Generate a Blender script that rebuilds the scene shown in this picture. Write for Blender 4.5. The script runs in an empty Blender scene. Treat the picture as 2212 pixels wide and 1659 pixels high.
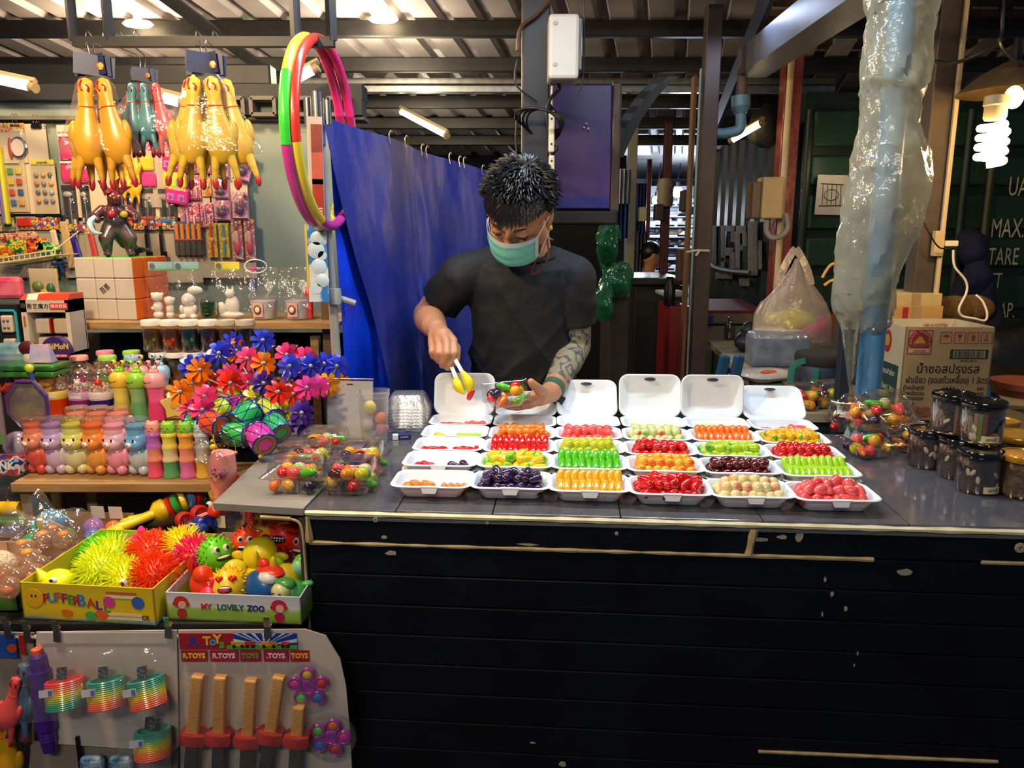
import bpy,bmesh,math,random
from math import sin,cos,pi,radians,tan,atan2,sqrt
from mathutils import Vector as V,Matrix as MX,Euler,noise as NZ
random.seed(7)
SC=bpy.context.scene
COL=SC.collection
# ---------------------------------------------------------------- camera, world, lights, exposure
PITCH=radians(11.2);FOC=1660.0;CX,CY=1106.0,829.5;EYE=V((0,0,1.45))
cd=bpy.data.cameras.new('camera');cam=bpy.data.objects.new('camera',cd);COL.objects.link(cam)
cam.location=EYE;cam.rotation_euler=(pi/2-PITCH,0,0)
cd.sensor_width=36;cd.lens=FOC/2212*36;cd.clip_start=.05;cd.clip_end=100
SC.camera=cam
SC.view_settings.view_transform='Standard';SC.view_settings.look='None'
SC.view_settings.gamma=1;SC.view_settings.use_curve_mapping=False;SC.view_settings.exposure=0.5
SC.cycles.use_denoising=True
SC.cycles.transparent_max_bounces=24
SC.cycles.max_bounces=6
SC.cycles.caustics_reflective=False;SC.cycles.caustics_refractive=False
SC.cycles.sample_clamp_indirect=4
W=bpy.data.worlds.new('night');SC.world=W;W.use_nodes=True
W.node_tree.nodes['Background'].inputs[0].default_value=(.55,.7,1,1)
W.node_tree.nodes['Background'].inputs[1].default_value=.075
def area(name,loc,tgt,sx,sy,power,col):
 l=bpy.data.lights.new(name,'AREA');l.shape='RECTANGLE';l.size=sx;l.size_y=sy;l.energy=power;l.color=col
 o=bpy.data.objects.new(name,l);COL.objects.link(o);o.location=loc
 o.rotation_euler=(V(tgt)-V(loc)).to_track_quat('-Z','Y').to_euler();return o
def bulb(name,loc,power,col,r=.05):
 l=bpy.data.lights.new(name,'POINT');l.energy=power;l.color=col;l.shadow_soft_size=r
 o=bpy.data.objects.new(name,l);COL.objects.link(o);o.location=loc;return o
COOL=(.80,.90,1.0);WARM=(1.0,.70,.38);NEUT=(1,.9,.78)
area('counter_tube_lamp',(.12,1.86,2.3),(.12,1.70,0),1.3,.06,16,COOL)
area('walkway_lamp',(-.5,-1.3,2.8),(-.3,1.5,.7),1.2,.2,22,NEUT)
bulb('toy_stall_bulb_near',(-.95,1.05,2.15),52,WARM,.07)
bulb('toy_stall_bulb_far',(-1.25,2.0,2.2),34,WARM,.07)
bulb('ceiling_lamp_glow_a',(-1.83,3.95,2.24),26,(1,.72,.42),.08)
bulb('ceiling_lamp_glow_b',(-.66,3.95,2.24),26,(1,.78,.5),.08)
bulb('spiral_bulb_glow',(1.60,2.36,1.72),9,(1,.68,.32),.05)
bulb('back_tube_glow',(-.55,5.0,1.98),9,(1,.86,.6),.06)
area('side_roof_tube',(1.0,3.3,2.3),(.8,3.4,0),.6,.05,3.5,(.6,.72,1))
bulb('alley_glow_a',(1.66,7.7,1.75),32,(.75,.85,1),.05)
bulb('alley_glow_b',(1.25,7.7,1.6),22,(.75,.85,1),.05)
bulb('back_stall_tube_glow',(1.70,4.15,1.8),1.0,(1,.75,.45),.05)
# ---------------------------------------------------------------- sight lines: a pixel of the 2212x1659 photograph -> a point of the place
def ray(u,v):
 return V((0,cos(PITCH),-sin(PITCH)))+V((1,0,0))*((u-CX)/FOC)+V((0,sin(PITCH),cos(PITCH)))*((CY-v)/FOC)
def Y(u,v,y):d=ray(u,v);return EYE+d*(y/d.y)
def Z(u,v,z):d=ray(u,v);return EYE+d*((z-EYE.z)/d.z)
def mpp(p):return((p-EYE).dot(V((0,cos(PITCH),-sin(PITCH)))))/FOC
# ---------------------------------------------------------------- materials
def lin(h):
 if not isinstance(h,str):return tuple(h)[:3]
 h=h.lstrip('#');r=[]
 for i in(0,2,4):
  c=int(h[i:i+2],16)/255;r.append(c/12.92 if c<=.04045 else((c+.055)/1.055)**2.4)
 return tuple(r)
MC={}
def pale(h,f=.3):return ''.join('%02x'%int(int(h[i:i+2],16)*(1-f)+f*240)for i in(0,2,4))
def newmat(name):
 m=bpy.data.materials.new(name);m.use_nodes=True;return m,m.node_tree,m.node_tree.nodes,m.node_tree.links
def M(name,h='808080',rough=.5,metal=0.,var=.08,scale=12.,bump=0.,bscale=None,coat=0.,sss=0.,spec=.5,h2=None,lo=.4,hi=.6,alpha=1,coord='Object',stretch=None,detail=3):
 """Principled with a noise-driven colour; h2 = second colour of the blotches"""
 if name in MC:return MC[name]
 m,t,n,l=newmat(name);p=n['Principled BSDF'];c=lin(h)
 p.inputs['Roughness'].default_value=rough;p.inputs['Metallic'].default_value=metal
 p.inputs['Specular IOR Level'].default_value=spec
 if coat:p.inputs['Coat Weight'].default_value=coat;p.inputs['Coat Roughness'].default_value=.06
 if sss:p.inputs['Subsurface Weight'].default_value=sss;p.inputs['Subsurface Scale'].default_value=.01
 if alpha<1:p.inputs['Alpha'].default_value=alpha
 tc=n.new('ShaderNodeTexCoord');src=tc.outputs[coord]
 if stretch:
  mp=n.new('ShaderNodeMapping');mp.inputs['Scale'].default_value=stretch;l.new(src,mp.inputs[0]);src=mp.outputs[0]
 nz=n.new('ShaderNodeTexNoise');nz.inputs['Scale'].default_value=scale;nz.inputs['Detail'].default_value=detail;l.new(src,nz.inputs['Vector'])
 r=n.new('ShaderNodeValToRGB');e=r.color_ramp.elements
 if h2 is None:
  e[0].color=(*[x*(1-var)for x in c],1);e[1].color=(*[min(1,x*(1+var))for x in c],1);e[0].position=.3;e[1].position=.7
 else:
  e[0].color=(*c,1);e[1].color=(*lin(h2),1);e[0].position=lo;e[1].position=hi
 l.new(nz.outputs[0],r.inputs[0]);l.new(r.outputs[0],p.inputs['Base Color'])
 if bump:
  b=n.new('ShaderNodeBump');b.inputs['Strength'].default_value=bump;b.inputs['Distance'].default_value=.01
  n2=n.new('ShaderNodeTexNoise');n2.inputs['Scale'].default_value=bscale or scale*3;n2.inputs['Detail'].default_value=4
  l.new(src,n2.inputs['Vector']);l.new(n2.outputs[0],b.inputs['Height']);l.new(b.outputs[0],p.inputs['Normal'])
 MC[name]=m;return m
def GRAD(name,stops,axis=2,rough=.3,coat=0.,sss=0.,noise=0.,coord='Generated',const=False,tr=0.):
 """colour bands along one generated axis: stops = [(position, hex)]"""
 if name in MC:return MC[name]
 m,t,n,l=newmat(name);p=n['Principled BSDF'];p.inputs['Roughness'].default_value=rough
 if coat:p.inputs['Coat Weight'].default_value=coat
 if sss:p.inputs['Subsurface Weight'].default_value=sss;p.inputs['Subsurface Scale'].default_value=.012
 if tr:p.inputs['Transmission Weight'].default_value=tr
 tc=n.new('ShaderNodeTexCoord');s=n.new('ShaderNodeSeparateXYZ');l.new(tc.outputs[coord],s.inputs[0]);val=s.outputs[axis]
 if noise:
  nz=n.new('ShaderNodeTexNoise');nz.inputs['Scale'].default_value=5;l.new(tc.outputs[coord],nz.inputs['Vector'])
  ma=n.new('ShaderNodeMath');ma.operation='MULTIPLY_ADD';ma.inputs[1].default_value=noise;l.new(nz.outputs[0],ma.inputs[0]);l.new(val,ma.inputs[2])
  mb=n.new('ShaderNodeMath');mb.operation='SUBTRACT';mb.inputs[1].default_value=noise/2;l.new(ma.outputs[0],mb.inputs[0]);val=mb.outputs[0]
 r=n.new('ShaderNodeValToRGB');e=r.color_ramp.elements
 while len(e)<len(stops):e.new(.5)
 for i,(q,h)in enumerate(stops):e[i].position=q;e[i].color=(*lin(h),1)
 if const:r.color_ramp.interpolation='CONSTANT'
 l.new(val,r.inputs[0]);l.new(r.outputs[0],p.inputs['Base Color']);MC[name]=m;return m
def PRINT(name,hs,scale=30.,rough=.35,coat=.3,kind='VORONOI',stretch=None):
 """printed paper or film: irregular patches of several colours"""
 if name in MC:return MC[name]
 m,t,n,l=newmat(name);p=n['Principled BSDF'];p.inputs['Roughness'].default_value=rough;p.inputs['Coat Weight'].default_value=coat
 tc=n.new('ShaderNodeTexCoord');src=tc.outputs['Object']
 if stretch:
  mp=n.new('ShaderNodeMapping');mp.inputs['Scale'].default_value=stretch;l.new(src,mp.inputs[0]);src=mp.outputs[0]
 nz=n.new('ShaderNodeTexNoise');nz.inputs['Scale'].default_value=scale;nz.inputs['Detail'].default_value=2;l.new(src,nz.inputs['Vector'])
 r=n.new('ShaderNodeValToRGB');e=r.color_ramp.elements;r.color_ramp.interpolation='CONSTANT'
 while len(e)<len(hs):e.new(.5)
 k=len(hs)
 for i,h in enumerate(hs):e[i].position=0 if i==0 else .32+.36*(i/k);e[i].color=(*lin(h),1)
 l.new(nz.outputs[0],r.inputs[0]);l.new(r.outputs[0],p.inputs['Base Color']);MC[name]=m;return m
def EM(name,h,s):
 if name in MC:return MC[name]
 m,t,n,l=newmat(name);p=n['Principled BSDF'];p.inputs['Emission Color'].default_value=(*lin(h),1);p.inputs['Emission Strength'].default_value=s
 MC[name]=m;return m
def FILM(name,tint='ffffff',gloss=.2,rough=.08,milky=0.,mh='ffffff',bump=.3,bscale=30.,fres=.6,mscale=14.):
 """clear plastic: see-through + shine (+ milky cloudiness in patches)"""
 if name in MC:return MC[name]
 m,t,n,l=newmat(name);n.remove(n['Principled BSDF']);out=n['Material Output']
 tr=n.new('ShaderNodeBsdfTransparent');tr.inputs[0].default_value=(*lin(tint),1)
 gl=n.new('ShaderNodeBsdfGlossy');gl.inputs['Roughness'].default_value=rough
 lw=n.new('ShaderNodeLayerWeight');lw.inputs[0].default_value=.35
 ma=n.new('ShaderNodeMath');ma.operation='MULTIPLY_ADD';ma.inputs[1].default_value=fres;ma.inputs[2].default_value=gloss*.35;ma.use_clamp=True
 l.new(lw.outputs['Facing'],ma.inputs[0])
 mx=n.new('ShaderNodeMixShader');l.new(ma.outputs[0],mx.inputs[0]);l.new(tr.outputs[0],mx.inputs[1]);l.new(gl.outputs[0],mx.inputs[2])
 last=mx.outputs[0];tc=n.new('ShaderNodeTexCoord')
 if bump:
  b=n.new('ShaderNodeBump');b.inputs['Strength'].default_value=bump;b.inputs['Distance'].default_value=.01
  nz=n.new('ShaderNodeTexNoise');nz.inputs['Scale'].default_value=bscale;nz.inputs['Detail'].default_value=3
  l.new(tc.outputs['Object'],nz.inputs['Vector']);l.new(nz.outputs[0],b.inputs['Height'])
  l.new(b.outputs[0],gl.inputs['Normal']);l.new(b.outputs[0],lw.inputs['Normal'])
 if milky:
  df=n.new('ShaderNodeBsdfDiffuse');df.inputs[0].default_value=(*lin(mh),1)
  tl=n.new('ShaderNodeBsdfTranslucent');tl.inputs[0].default_value=(*lin(mh),1)
  ad=n.new('ShaderNodeMixShader');ad.inputs[0].default_value=.45;l.new(df.outputs[0],ad.inputs[1]);l.new(tl.outputs[0],ad.inputs[2])
  n3=n.new('ShaderNodeTexNoise');n3.inputs['Scale'].default_value=mscale;l.new(tc.outputs['Object'],n3.inputs['Vector'])
  m3=n.new('ShaderNodeMath');m3.operation='MULTIPLY';m3.inputs[1].default_value=milky*2;m3.use_clamp=True;l.new(n3.outputs[0],m3.inputs[0])
  mx2=n.new('ShaderNodeMixShader');l.new(m3.outputs[0],mx2.inputs[0]);l.new(last,mx2.inputs[1]);l.new(ad.outputs[0],mx2.inputs[2]);last=mx2.outputs[0]
 l.new(last,out.inputs[0]);MC[name]=m;return m
# ---------------------------------------------------------------- mesh builder
def TR(x=0,y=0,z=0,rx=0,ry=0,rz=0,s=1):
 sc=MX.Diagonal((*(s if hasattr(s,'__len__')else(s,s,s)),1))
 return MX.Translation((x,y,z))@Euler((rx,ry,rz)).to_matrix().to_4x4()@sc
I4=MX.Identity(4)
def frame(p,d,up=V((0,0,1))):
 d=V(d).normalized()
 if abs(d.dot(up))>.98:up=V((0,1,0))
 x=up.cross(d).normalized();y=d.cross(x)
 m=MX((x,y,d)).transposed().to_4x4();m.translation=V(p);return m
class MB:
 def __init__(s):s.v=[];s.f=[];s.m=[];s.fl=[]
 def add(s,vs,fs,mat=0,T=I4):
  b=len(s.v);s.v+=[T@V(q)for q in vs]
  for f in fs:s.f.append([b+i for i in f]);s.m.append(mat)
  return s
 def box(s,c,d,mat=0,T=I4):
  x,y,z=c;a,b,h=d[0]/2,d[1]/2,d[2]/2
  vs=[(x+i*a,y+j*b,z+k*h)for i in(-1,1)for j in(-1,1)for k in(-1,1)]
  return s.add(vs,[(0,1,3,2),(4,6,7,5),(0,4,5,1),(2,3,7,6),(0,2,6,4),(1,5,7,3)],mat,T)
 def rbox(s,c,d,r=.004,mat=0,T=I4,seg=2):
  x,y,z=c;a,b,h=d[0]/2,d[1]/2,d[2]/2;r=min(r,a*.98,b*.98,h*.98)
  rings=[(z-h,-r),(z-h+r*.3,-r*.3),(z-h+r,0),(z+h-r,0),(z+h-r*.3,-r*.3),(z+h,-r)]
  k=len(s.f)
  s.loft([[V((x,y,0))+V(q)for q in rrect(2*a+2*o,2*b+2*o,max(r+o,r*.25),zz,seg)]for zz,o in rings],mat,T,True,True)
  s.fl+=range(k,len(s.f));return s
 def loft(s,rings,mat=0,T=I4,cap0=False,cap1=False,closed=True):
  n=len(rings[0]);vs=[q for r in rings for q in r];fs=[]
  for i in range(len(rings)-1):
   for j in range(n if closed else n-1):
    k=(j+1)%n;fs.append((i*n+j,i*n+k,(i+1)*n+k,(i+1)*n+j))
  if cap0:fs.append(tuple(reversed(range(n))))
  if cap1:fs.append(tuple(range((len(rings)-1)*n,len(rings)*n)))
  return s.add(vs,fs,mat,T)
 def lathe(s,prof,seg=20,mat=0,T=I4,sx=1,sy=1):
  rings=[[(max(r,1e-5)*cos(2*pi*j/seg)*sx,max(r,1e-5)*sin(2*pi*j/seg)*sy,z)for j in range(seg)]for r,z in prof]
  return s.loft(rings,mat,T,True,True)
 def cyl(s,a,b,r,seg=10,mat=0,r2=None):
  a=V(a);b=V(b);L=(b-a).length
  return s.lathe([(r,0),(r if r2 is None else r2,L)],seg,mat,frame(a,b-a))
 def tube(s,pts,r,seg=6,mat=0,closed=False):
  pts=[V(p)for p in pts];n=len(pts);rings=[];up=V((0,0,1));px=None
  for i,p in enumerate(pts):
   d=(pts[(i+1)%n]-pts[i-1])if closed else(pts[min(i+1,n-1)]-pts[max(i-1,0)])
   if d.length<1e-9:d=V((0,0,1))
   d.normalize()
   if px is None:px=d.orthogonal().normalized()
   else:
    px=px-d*px.dot(d)
    px=px.normalized()if px.length>1e-6 else d.orthogonal().normalized()
   py=d.cross(px);rr=r[i]if hasattr(r,'__len__')else r
   rings.append([p+px*(rr*cos(2*pi*j/seg))+py*(rr*sin(2*pi*j/seg))for j in range(seg)])
  if closed:rings.append(rings[0]);return s.loft(rings,mat)
  return s.loft(rings,mat,I4,True,True)
 def ell(s,c,r,mat=0,T=I4,seg=14,rings=8):
  if not hasattr(r,'__len__'):r=(r,r,r)
  prof=[(sin(pi*i/rings),-cos(pi*i/rings))for i in range(rings+1)]
  return s.lathe(prof,seg,mat,T@TR(*c,s=r))
 def prism(s,poly,z0,z1,mat=0,T=I4):
  return s.loft([[(x,y,z0)for x,y in poly],[(x,y,z1)for x,y in poly]],mat,T,True,True)
 def grid(s,fn,nu,nv,mat=0,T=I4):
  vs=[fn(i/nu,j/nv)for i in range(nu+1)for j in range(nv+1)];w=nv+1
  return s.add(vs,[(i*w+j,(i+1)*w+j,(i+1)*w+j+1,i*w+j+1)for i in range(nu)for j in range(nv)],mat,T)
 def mesh(s,name,mats,smooth=40):
  me=bpy.data.meshes.new(name);me.from_pydata([tuple(q)for q in s.v],[],s.f)
  for m in(mats if isinstance(mats,(list,tuple))else[mats]):me.materials.append(m)
  me.polygons.foreach_set('material_index',s.m)
  bm=bmesh.new();bm.from_mesh(me);bmesh.ops.recalc_face_normals(bm,faces=bm.faces);bm.to_mesh(me);bm.free()
  if smooth:
   me.shade_smooth();me.set_sharp_from_angle(angle=radians(smooth))
   for i in s.fl:me.polygons[i].use_smooth=False
  me.update();return me
 def obj(s,name,mats,parent=None,T=I4,smooth=40,label=None,kind=None):
  return put(name,s.mesh(name,mats,smooth),parent,T,label,kind)
def put(name,me,parent=None,T=I4,label=None,kind=None):
 o=bpy.data.objects.new(name,me);COL.objects.link(o)
 if parent is not None:o.parent=parent
 o.matrix_local=T if isinstance(T,MX)else MX.Translation(V(T))
 if label:o['label']=label
 if kind:o['kind']=kind
 return o
def rrect(w,d,r,z,n=4,cx=0,cy=0):
 r=min(r,w/2-1e-5,d/2-1e-5);out=[]
 for k,(sx,sy)in enumerate(((1,1),(-1,1),(-1,-1),(1,-1))):
  for i in range(n+1):
   a=pi/2*k+pi/2*i/n;out.append((cx+sx*(w/2-r)+r*cos(a),cy+sy*(d/2-r)+r*sin(a),z))
 return out
def thing(name,label,cat,T=I4,group=None):
 o=bpy.data.objects.new(name,None);COL.objects.link(o);o.empty_display_size=.02
 o.matrix_world=T if isinstance(T,MX)else MX.Translation(V(T));tag(o,label,cat,group);return o
def tag(o,label,cat,group=None):
 o['label']=label;o['category']=cat
 if group:o['group']=group
 return o
def struct(o):o['kind']='structure';return o
def single(mb,name,mats,label,cat,T=I4,group=None,smooth=40,kind=None):
 return tag(mb.obj(name,mats,None,T,smooth,None,kind),label,cat,group)
def dup(root,T,label=None,group=None):
 r=root.copy();COL.objects.link(r);r.matrix_world=T
 if label:r['label']=label
 if group:r['group']=group
 for ch in list(root.children):
  c=ch.copy();COL.objects.link(c);c.parent=r;c.matrix_local=ch.matrix_local.copy()
  for g in list(ch.children):
   e=g.copy();COL.objects.link(e);e.parent=c;e.matrix_local=g.matrix_local.copy()
 return r
DG=None
def textmesh(s,size,ext=.0004,align='CENTER',bold=0,sx=1,space=1):
 cu=bpy.data.curves.new('lettering','FONT');cu.body=s;cu.size=size;cu.extrude=ext;cu.align_x=align;cu.align_y='CENTER';cu.offset=bold;cu.resolution_u=2;cu.space_line=space
 o=bpy.data.objects.new('lettering',cu);COL.objects.link(o)
 me=bpy.data.meshes.new_from_object(o);bpy.data.objects.remove(o)
 if sx!=1:me.transform(MX.Diagonal((sx,1,1,1)))
 return me
def text(s,size,mat,parent,T,**k):
 """T: letters lie in local XY; FRONT turns them to face the walkway (-Y)"""
 me=textmesh(s,size,**k);me.materials.clear();me.materials.append(mat);return put('lettering',me,parent,T)
FRONT=MX.Rotation(pi/2,4,'X')
def remeshed(mb,vox,smooth=4,name='body',mats=None):
 me=mb.mesh(name,mats or M('plain'),0);o=bpy.data.objects.new('tmp',me);COL.objects.link(o)
 md=o.modifiers.new('r','REMESH');md.mode='VOXEL';md.voxel_size=vox
 if smooth:ms=o.modifiers.new('s','SMOOTH');ms.iterations=smooth;ms.factor=.5
 dg=bpy.context.evaluated_depsgraph_get();r=bpy.data.meshes.new_from_object(o.evaluated_get(dg));bpy.data.objects.remove(o)
 r.shade_smooth();r.materials.clear()
 for m in(mats if isinstance(mats,(list,tuple))else[mats]):r.materials.append(m)
 return r
def chain(mb,pts,rs,seg=16,mat=0,sx=1):
 """closed limb: spheres at the joints, tapered tubes between them"""
 pts=[V(p)for p in pts]
 for i,p in enumerate(pts):
  mb.ell(p,rs[i]*1.0,mat,seg=seg,rings=10)
  if i:mb.cyl(pts[i-1],p,rs[i-1],seg,mat,rs[i])
def bez(p,n=12):
 """smooth curve through points (Catmull-Rom)"""
 p=[V(q)for q in p];out=[]
 for i in range(len(p)-1):
  a=p[max(i-1,0)];b=p[i];c=p[i+1];d=p[min(i+2,len(p)-1)]
  for k in range(n):
   t=k/n;out.append(.5*((2*b)+(c-a)*t+(2*a-5*b+4*c-d)*t*t+(3*b-a-3*c+d)*t**3))
 return out+[p[-1]]
WHITE=M('white plastic','e8e8e8',.35);BLACK=M('black plastic','0c0c0e',.35);STEEL=M('brushed steel','b8b8b8',.25,1.);CHROME=M('chrome','d8d8d8',.12,1.)
CLEAR=FILM('clear plastic',gloss=.25,bump=.25,bscale=40);BAG=FILM('clear cellophane',gloss=.15,rough=.12,bump=.9,bscale=28,fres=.35,milky=.03)
INK=M('black ink','141414',.6);PAPERW=M('white card','cfc8be',.7)
# ================================================================ SETTING
m=MB();m.grid(lambda a,b:(-6+14*a,-2+14*b,0),2,2);struct(m.obj('floor',M('concrete','2b2724',.7,scale=3,var=.4,bump=.3)))
def roofz(y):return 2.60-.14*(y-3)
YAW=radians(12)
m=MB();prof=[]
for i in range(46):
 x=-5.6+i*.19
 prof+=[(x,0),(x+.115,0),(x+.13,.028),(x+.175,.028)]
prof=[p for p in prof]
def rp(x,h,t):
 y=2.3+4.4*t;xx=x+(y-4)*tan(YAW);return(xx,y,roofz(y)+h)
m.loft([[rp(x,h,t)for x,h in prof]for t in(0,.5,1)],closed=False)
roof=struct(m.obj('ceiling',M('zinc roof','9c989e',.5,.15,scale=4,var=.2,bump=.1)))
DKS=M('dark steel','1d1e22',.5,.3,var=.3);GALV=M('galvanised steel','8d9093',.35,.8,scale=25,var=.2)
RUSTY=M('grey primer steel','565a62',.5,.2)
def roof_hit(u,v):
 d=ray(u,v);t=(2.60-.14*(0-3)-1.45)/(d.z+.14*d.y);return EYE+d*t
for k,v in enumerate((-60,42,122,205,252,290)):
 p=roof_hit(900,v);m=MB();m.rbox((-.6,p.y,roofz(p.y)-.045),(7.2,.05,.075),.006);m.obj('purlin',DKS,roof)
p=roof_hit(900,165);m=MB();m.rbox((-1.2,p.y,roofz(p.y)-.03),(6.2,.06,.035),.004);m.rbox((-1.2,p.y-.01,roofz(p.y)-.075),(6.2,.05,.04),.004);m.obj('purlin',GALV,roof)
for x in(-1.55,.95):
 m=MB();a=V((x,2.7,roofz(2.7)-.13));b=V((x+.55,6.3,roofz(6.3)-.13));m.cyl(a,b,.035,4);m.obj('rafter',DKS,roof)
m=MB();pr=[]
for i in range(22):
 y=3.1+i*.2;z=2.52-.085*(y-3.1);pr+=[(y,z),(y+.1,z-.005),(y+.12,z+.03),(y+.17,z+.03)]
m.loft([[(x,y,z)for y,z in pr]for x in(1.2,4.6)],closed=False);struct(m.obj('ceiling_side',M('brown roof sheet','4a403a',.4,.4,var=.25)))
m=MB();m.grid(lambda a,b:(.2+2.2*a,6.6+4*b,2.15-.1*b),2,2);struct(m.obj('ceiling_back',M('dark lining','15181d',.7)))
m=MB();m.box((-1.75,7.35,1.2),(5.6,.08,2.6));struct(m.obj('wall_back',M('dark back wall','0c0d10',.8,var=.3)))
m=MB();m.box((1.6,9.6,1.2),(3.2,.08,2.6));struct(m.obj('wall_far',M('alley wall','8d96a8',.8,var=.2)))
seam=GRAD('seaside mural',[(0,'4a5c52'),(.42,'66705e'),(.50,'3f6468'),(.535,'6e8078'),(.56,'4a6a6c'),(.60,'7c8070'),(.65,'6a7a72'),(.8,'75857e'),(.93,'8e9686'),(1,'7a929a')],2,.75,noise=.12)
wa=Y(-260,195,2.72);wb=Y(725,195,2.72)
m=MB();wtop=Y(100,192,2.72).z;m.box(((wa.x+wb.x)/2,2.76,wtop/2),(wb.x-wa.x,.08,wtop));wl=struct(m.obj('wall_left',seam))
p0=Y(470,182,2.68);p1=Y(785,250,2.68)
lt=MB();zt,zb=p0.z,p1.z;x0,x1=p0.x-.9,p1.x;lt.box(((x0+x1)/2,2.72,zt-(zt-zb)*.25),(x1-x0,.1,(zt-zb)*.5))
lint=struct(lt.obj('trim_1',M('black lintel','151516',.6)))
for u0,u1 in((470,497),(533,548),(600,645),(703,712),(760,785)):
 a=Y(u0,215,2.68);b=Y(u1,250,2.68);m=MB();m.box(((a.x+b.x)/2,2.7,(a.z+b.z)/2),(b.x-a.x,.08,a.z-b.z));m.obj('pillar',M('black lintel'),lint)
for u0,u1 in((497,533),(548,600),(645,703),(712,760)):
 a=Y(u0,215,2.68);b=Y(u1,250,2.68);m=MB()
 w,h=b.x-a.x,a.z-b.z;cx_,cz=(a.x+b.x)/2,(a.z+b.z)/2
 for dx,dz,sx,sz in((0,h/2,w,.012),(0,-h/2,w,.012),(-w/2,0,.012,h),(w/2,0,.012,h)):m.box((cx_+dx,2.69,cz+dz),(sx,.09,sz))
 m.obj('vent_frame',M('dusty grey trim','6d675c',.7),lint)
m=MB();m.box(((x0+x1)/2,2.73,zb-.006),(x1-x0,.1,.012));m.obj('sill',M('dusty grey trim'),lint)
m=MB();a=Y(60,100,2.9);b=Y(640,195,2.9);m.rbox((-1.95,2.9,Y(300,165,2.9).z),(2.2,.08,.07),.006);struct(m.obj('trim_2',DKS))
pa=Y(1127,200,2.62);pb=Y(1188,200,2.62);px_=(pa.x+pb.x)/2;pw=pb.x-pa.x
m=MB();m.rbox((px_,2.62+pw/2,1.35),(pw,pw,2.7),.006);post=struct(m.obj('pillar_1',M('blue grey paint','11151c',.45,.1,var=.2,scale=6)))
def vpost(name,u0,u1,v,y,z0,z1,mat,lean=0):
 a=Y(u0,v,y);b=Y(u1,v,y);m=MB();w=b.x-a.x;m.rbox(((a.x+b.x)/2,y+w/2,(z0+z1)/2),(w,w,z1-z0),.004);return struct(m.obj(name,mat))
BRN=M('brown steel','3a2f2a',.45,.2,var=.2);REDP=M('red oxide paint','6e2a22',.35,.2,h2='8a3a2c',scale=8,bump=.3,coat=.4)
vpost('pillar_2',1515,1548,330,3.7,0,2.45,BRN)
vpost('pillar_3',1688,1726,300,3.9,0,2.5,REDP)
vpost('pillar_4',2006,2052,300,3.0,0,2.5,M('taupe steel','4e4339',.5,.2,var=.2))
m=MB();a=Y(2054,300,2.99);m.rbox((a.x,2.98,1.25),(.016,.016,2.4),.003);struct(m.obj('trim_3',M('cream conduit','c2ad86',.5)))
a=Y(1697,300,3.88);m=MB();m.cyl((a.x,3.87,1.1),(a.x+.0,3.87,2.25),.016,10);struct(m.obj('trim_4',M('cream conduit')))
GREEN=M('container green','1f3a2c',.45,.15,h2='264834',scale=2,bump=.15,detail=6);GREEN2=M('container green dark','15271e',.5,.15)
ga=Y(1728,500,4.4);gb=Y(2330,500,4.4)
m=MB();m.box(((ga.x+gb.x)/2,4.5,1.1),(gb.x-ga.x,.1,2.2));cont=struct(m.obj('wall_right',GREEN2))
n=9
for i in range(n):
 z0=.1+i*.225;m=MB();m.rbox(((ga.x+gb.x)/2,4.44,z0+.11),(gb.x-ga.x-.1,.045,.16 if i%2 else .19),.012);m.obj('panel',GREEN,cont)
for u in(1742,2085,2140):
 a=Y(u,400,4.36);m=MB();m.cyl((a.x,4.37,.1),(a.x,4.37,2.1),.022,10);m.obj('locking_bar',GREEN2 if u!=2140 else M('worn bar','3b4030',.5,.3),cont)
STEN=M('stencil paint','c9c3a8',.7,scale=40,var=.3)
for s,u,v,hpx in(('UA',2203,405,42),('MAX.GROSS',2200,495,42),('TARE',2164,556,38),('NET',2150,608,34),('CU.CAP.',2150,672,34)):
 p=Y(u,v,4.405);sz=hpx*mpp(p)*1.38;t=text(s,sz,STEN,cont,MX.Translation((p.x+.01,4.408,p.z))@FRONT,sx=.54,align='CENTER' if s=='TARE' else 'LEFT')
 if s!='TARE':t.location.x=Y({'UA':2180,'MAX.GROSS':2142,'NET':2118,'CU.CAP.':2100}[s],v,4.4).x
a=Y(1700,500,4.42);b=Y(1528,500,6.2);m=MB();L=(b-a);L.z=0;d=L.normalized();nrm=V((-d.y,d.x,0));pts=[];k=int(L.length/.2)
for i in range(k):
 for q,h in((0,0),(.08,0),(.1,.035),(.18,.035)):pts.append(V((a.x,a.y,0))+d*(i*.2+q)-nrm*h*-1)
m.loft([[(p.x,p.y,z)for p in pts]for z in(0,2.05)],closed=False);wr=struct(m.obj('wall_right_side',M('container blue green','16282b',.45,.3)))
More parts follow.
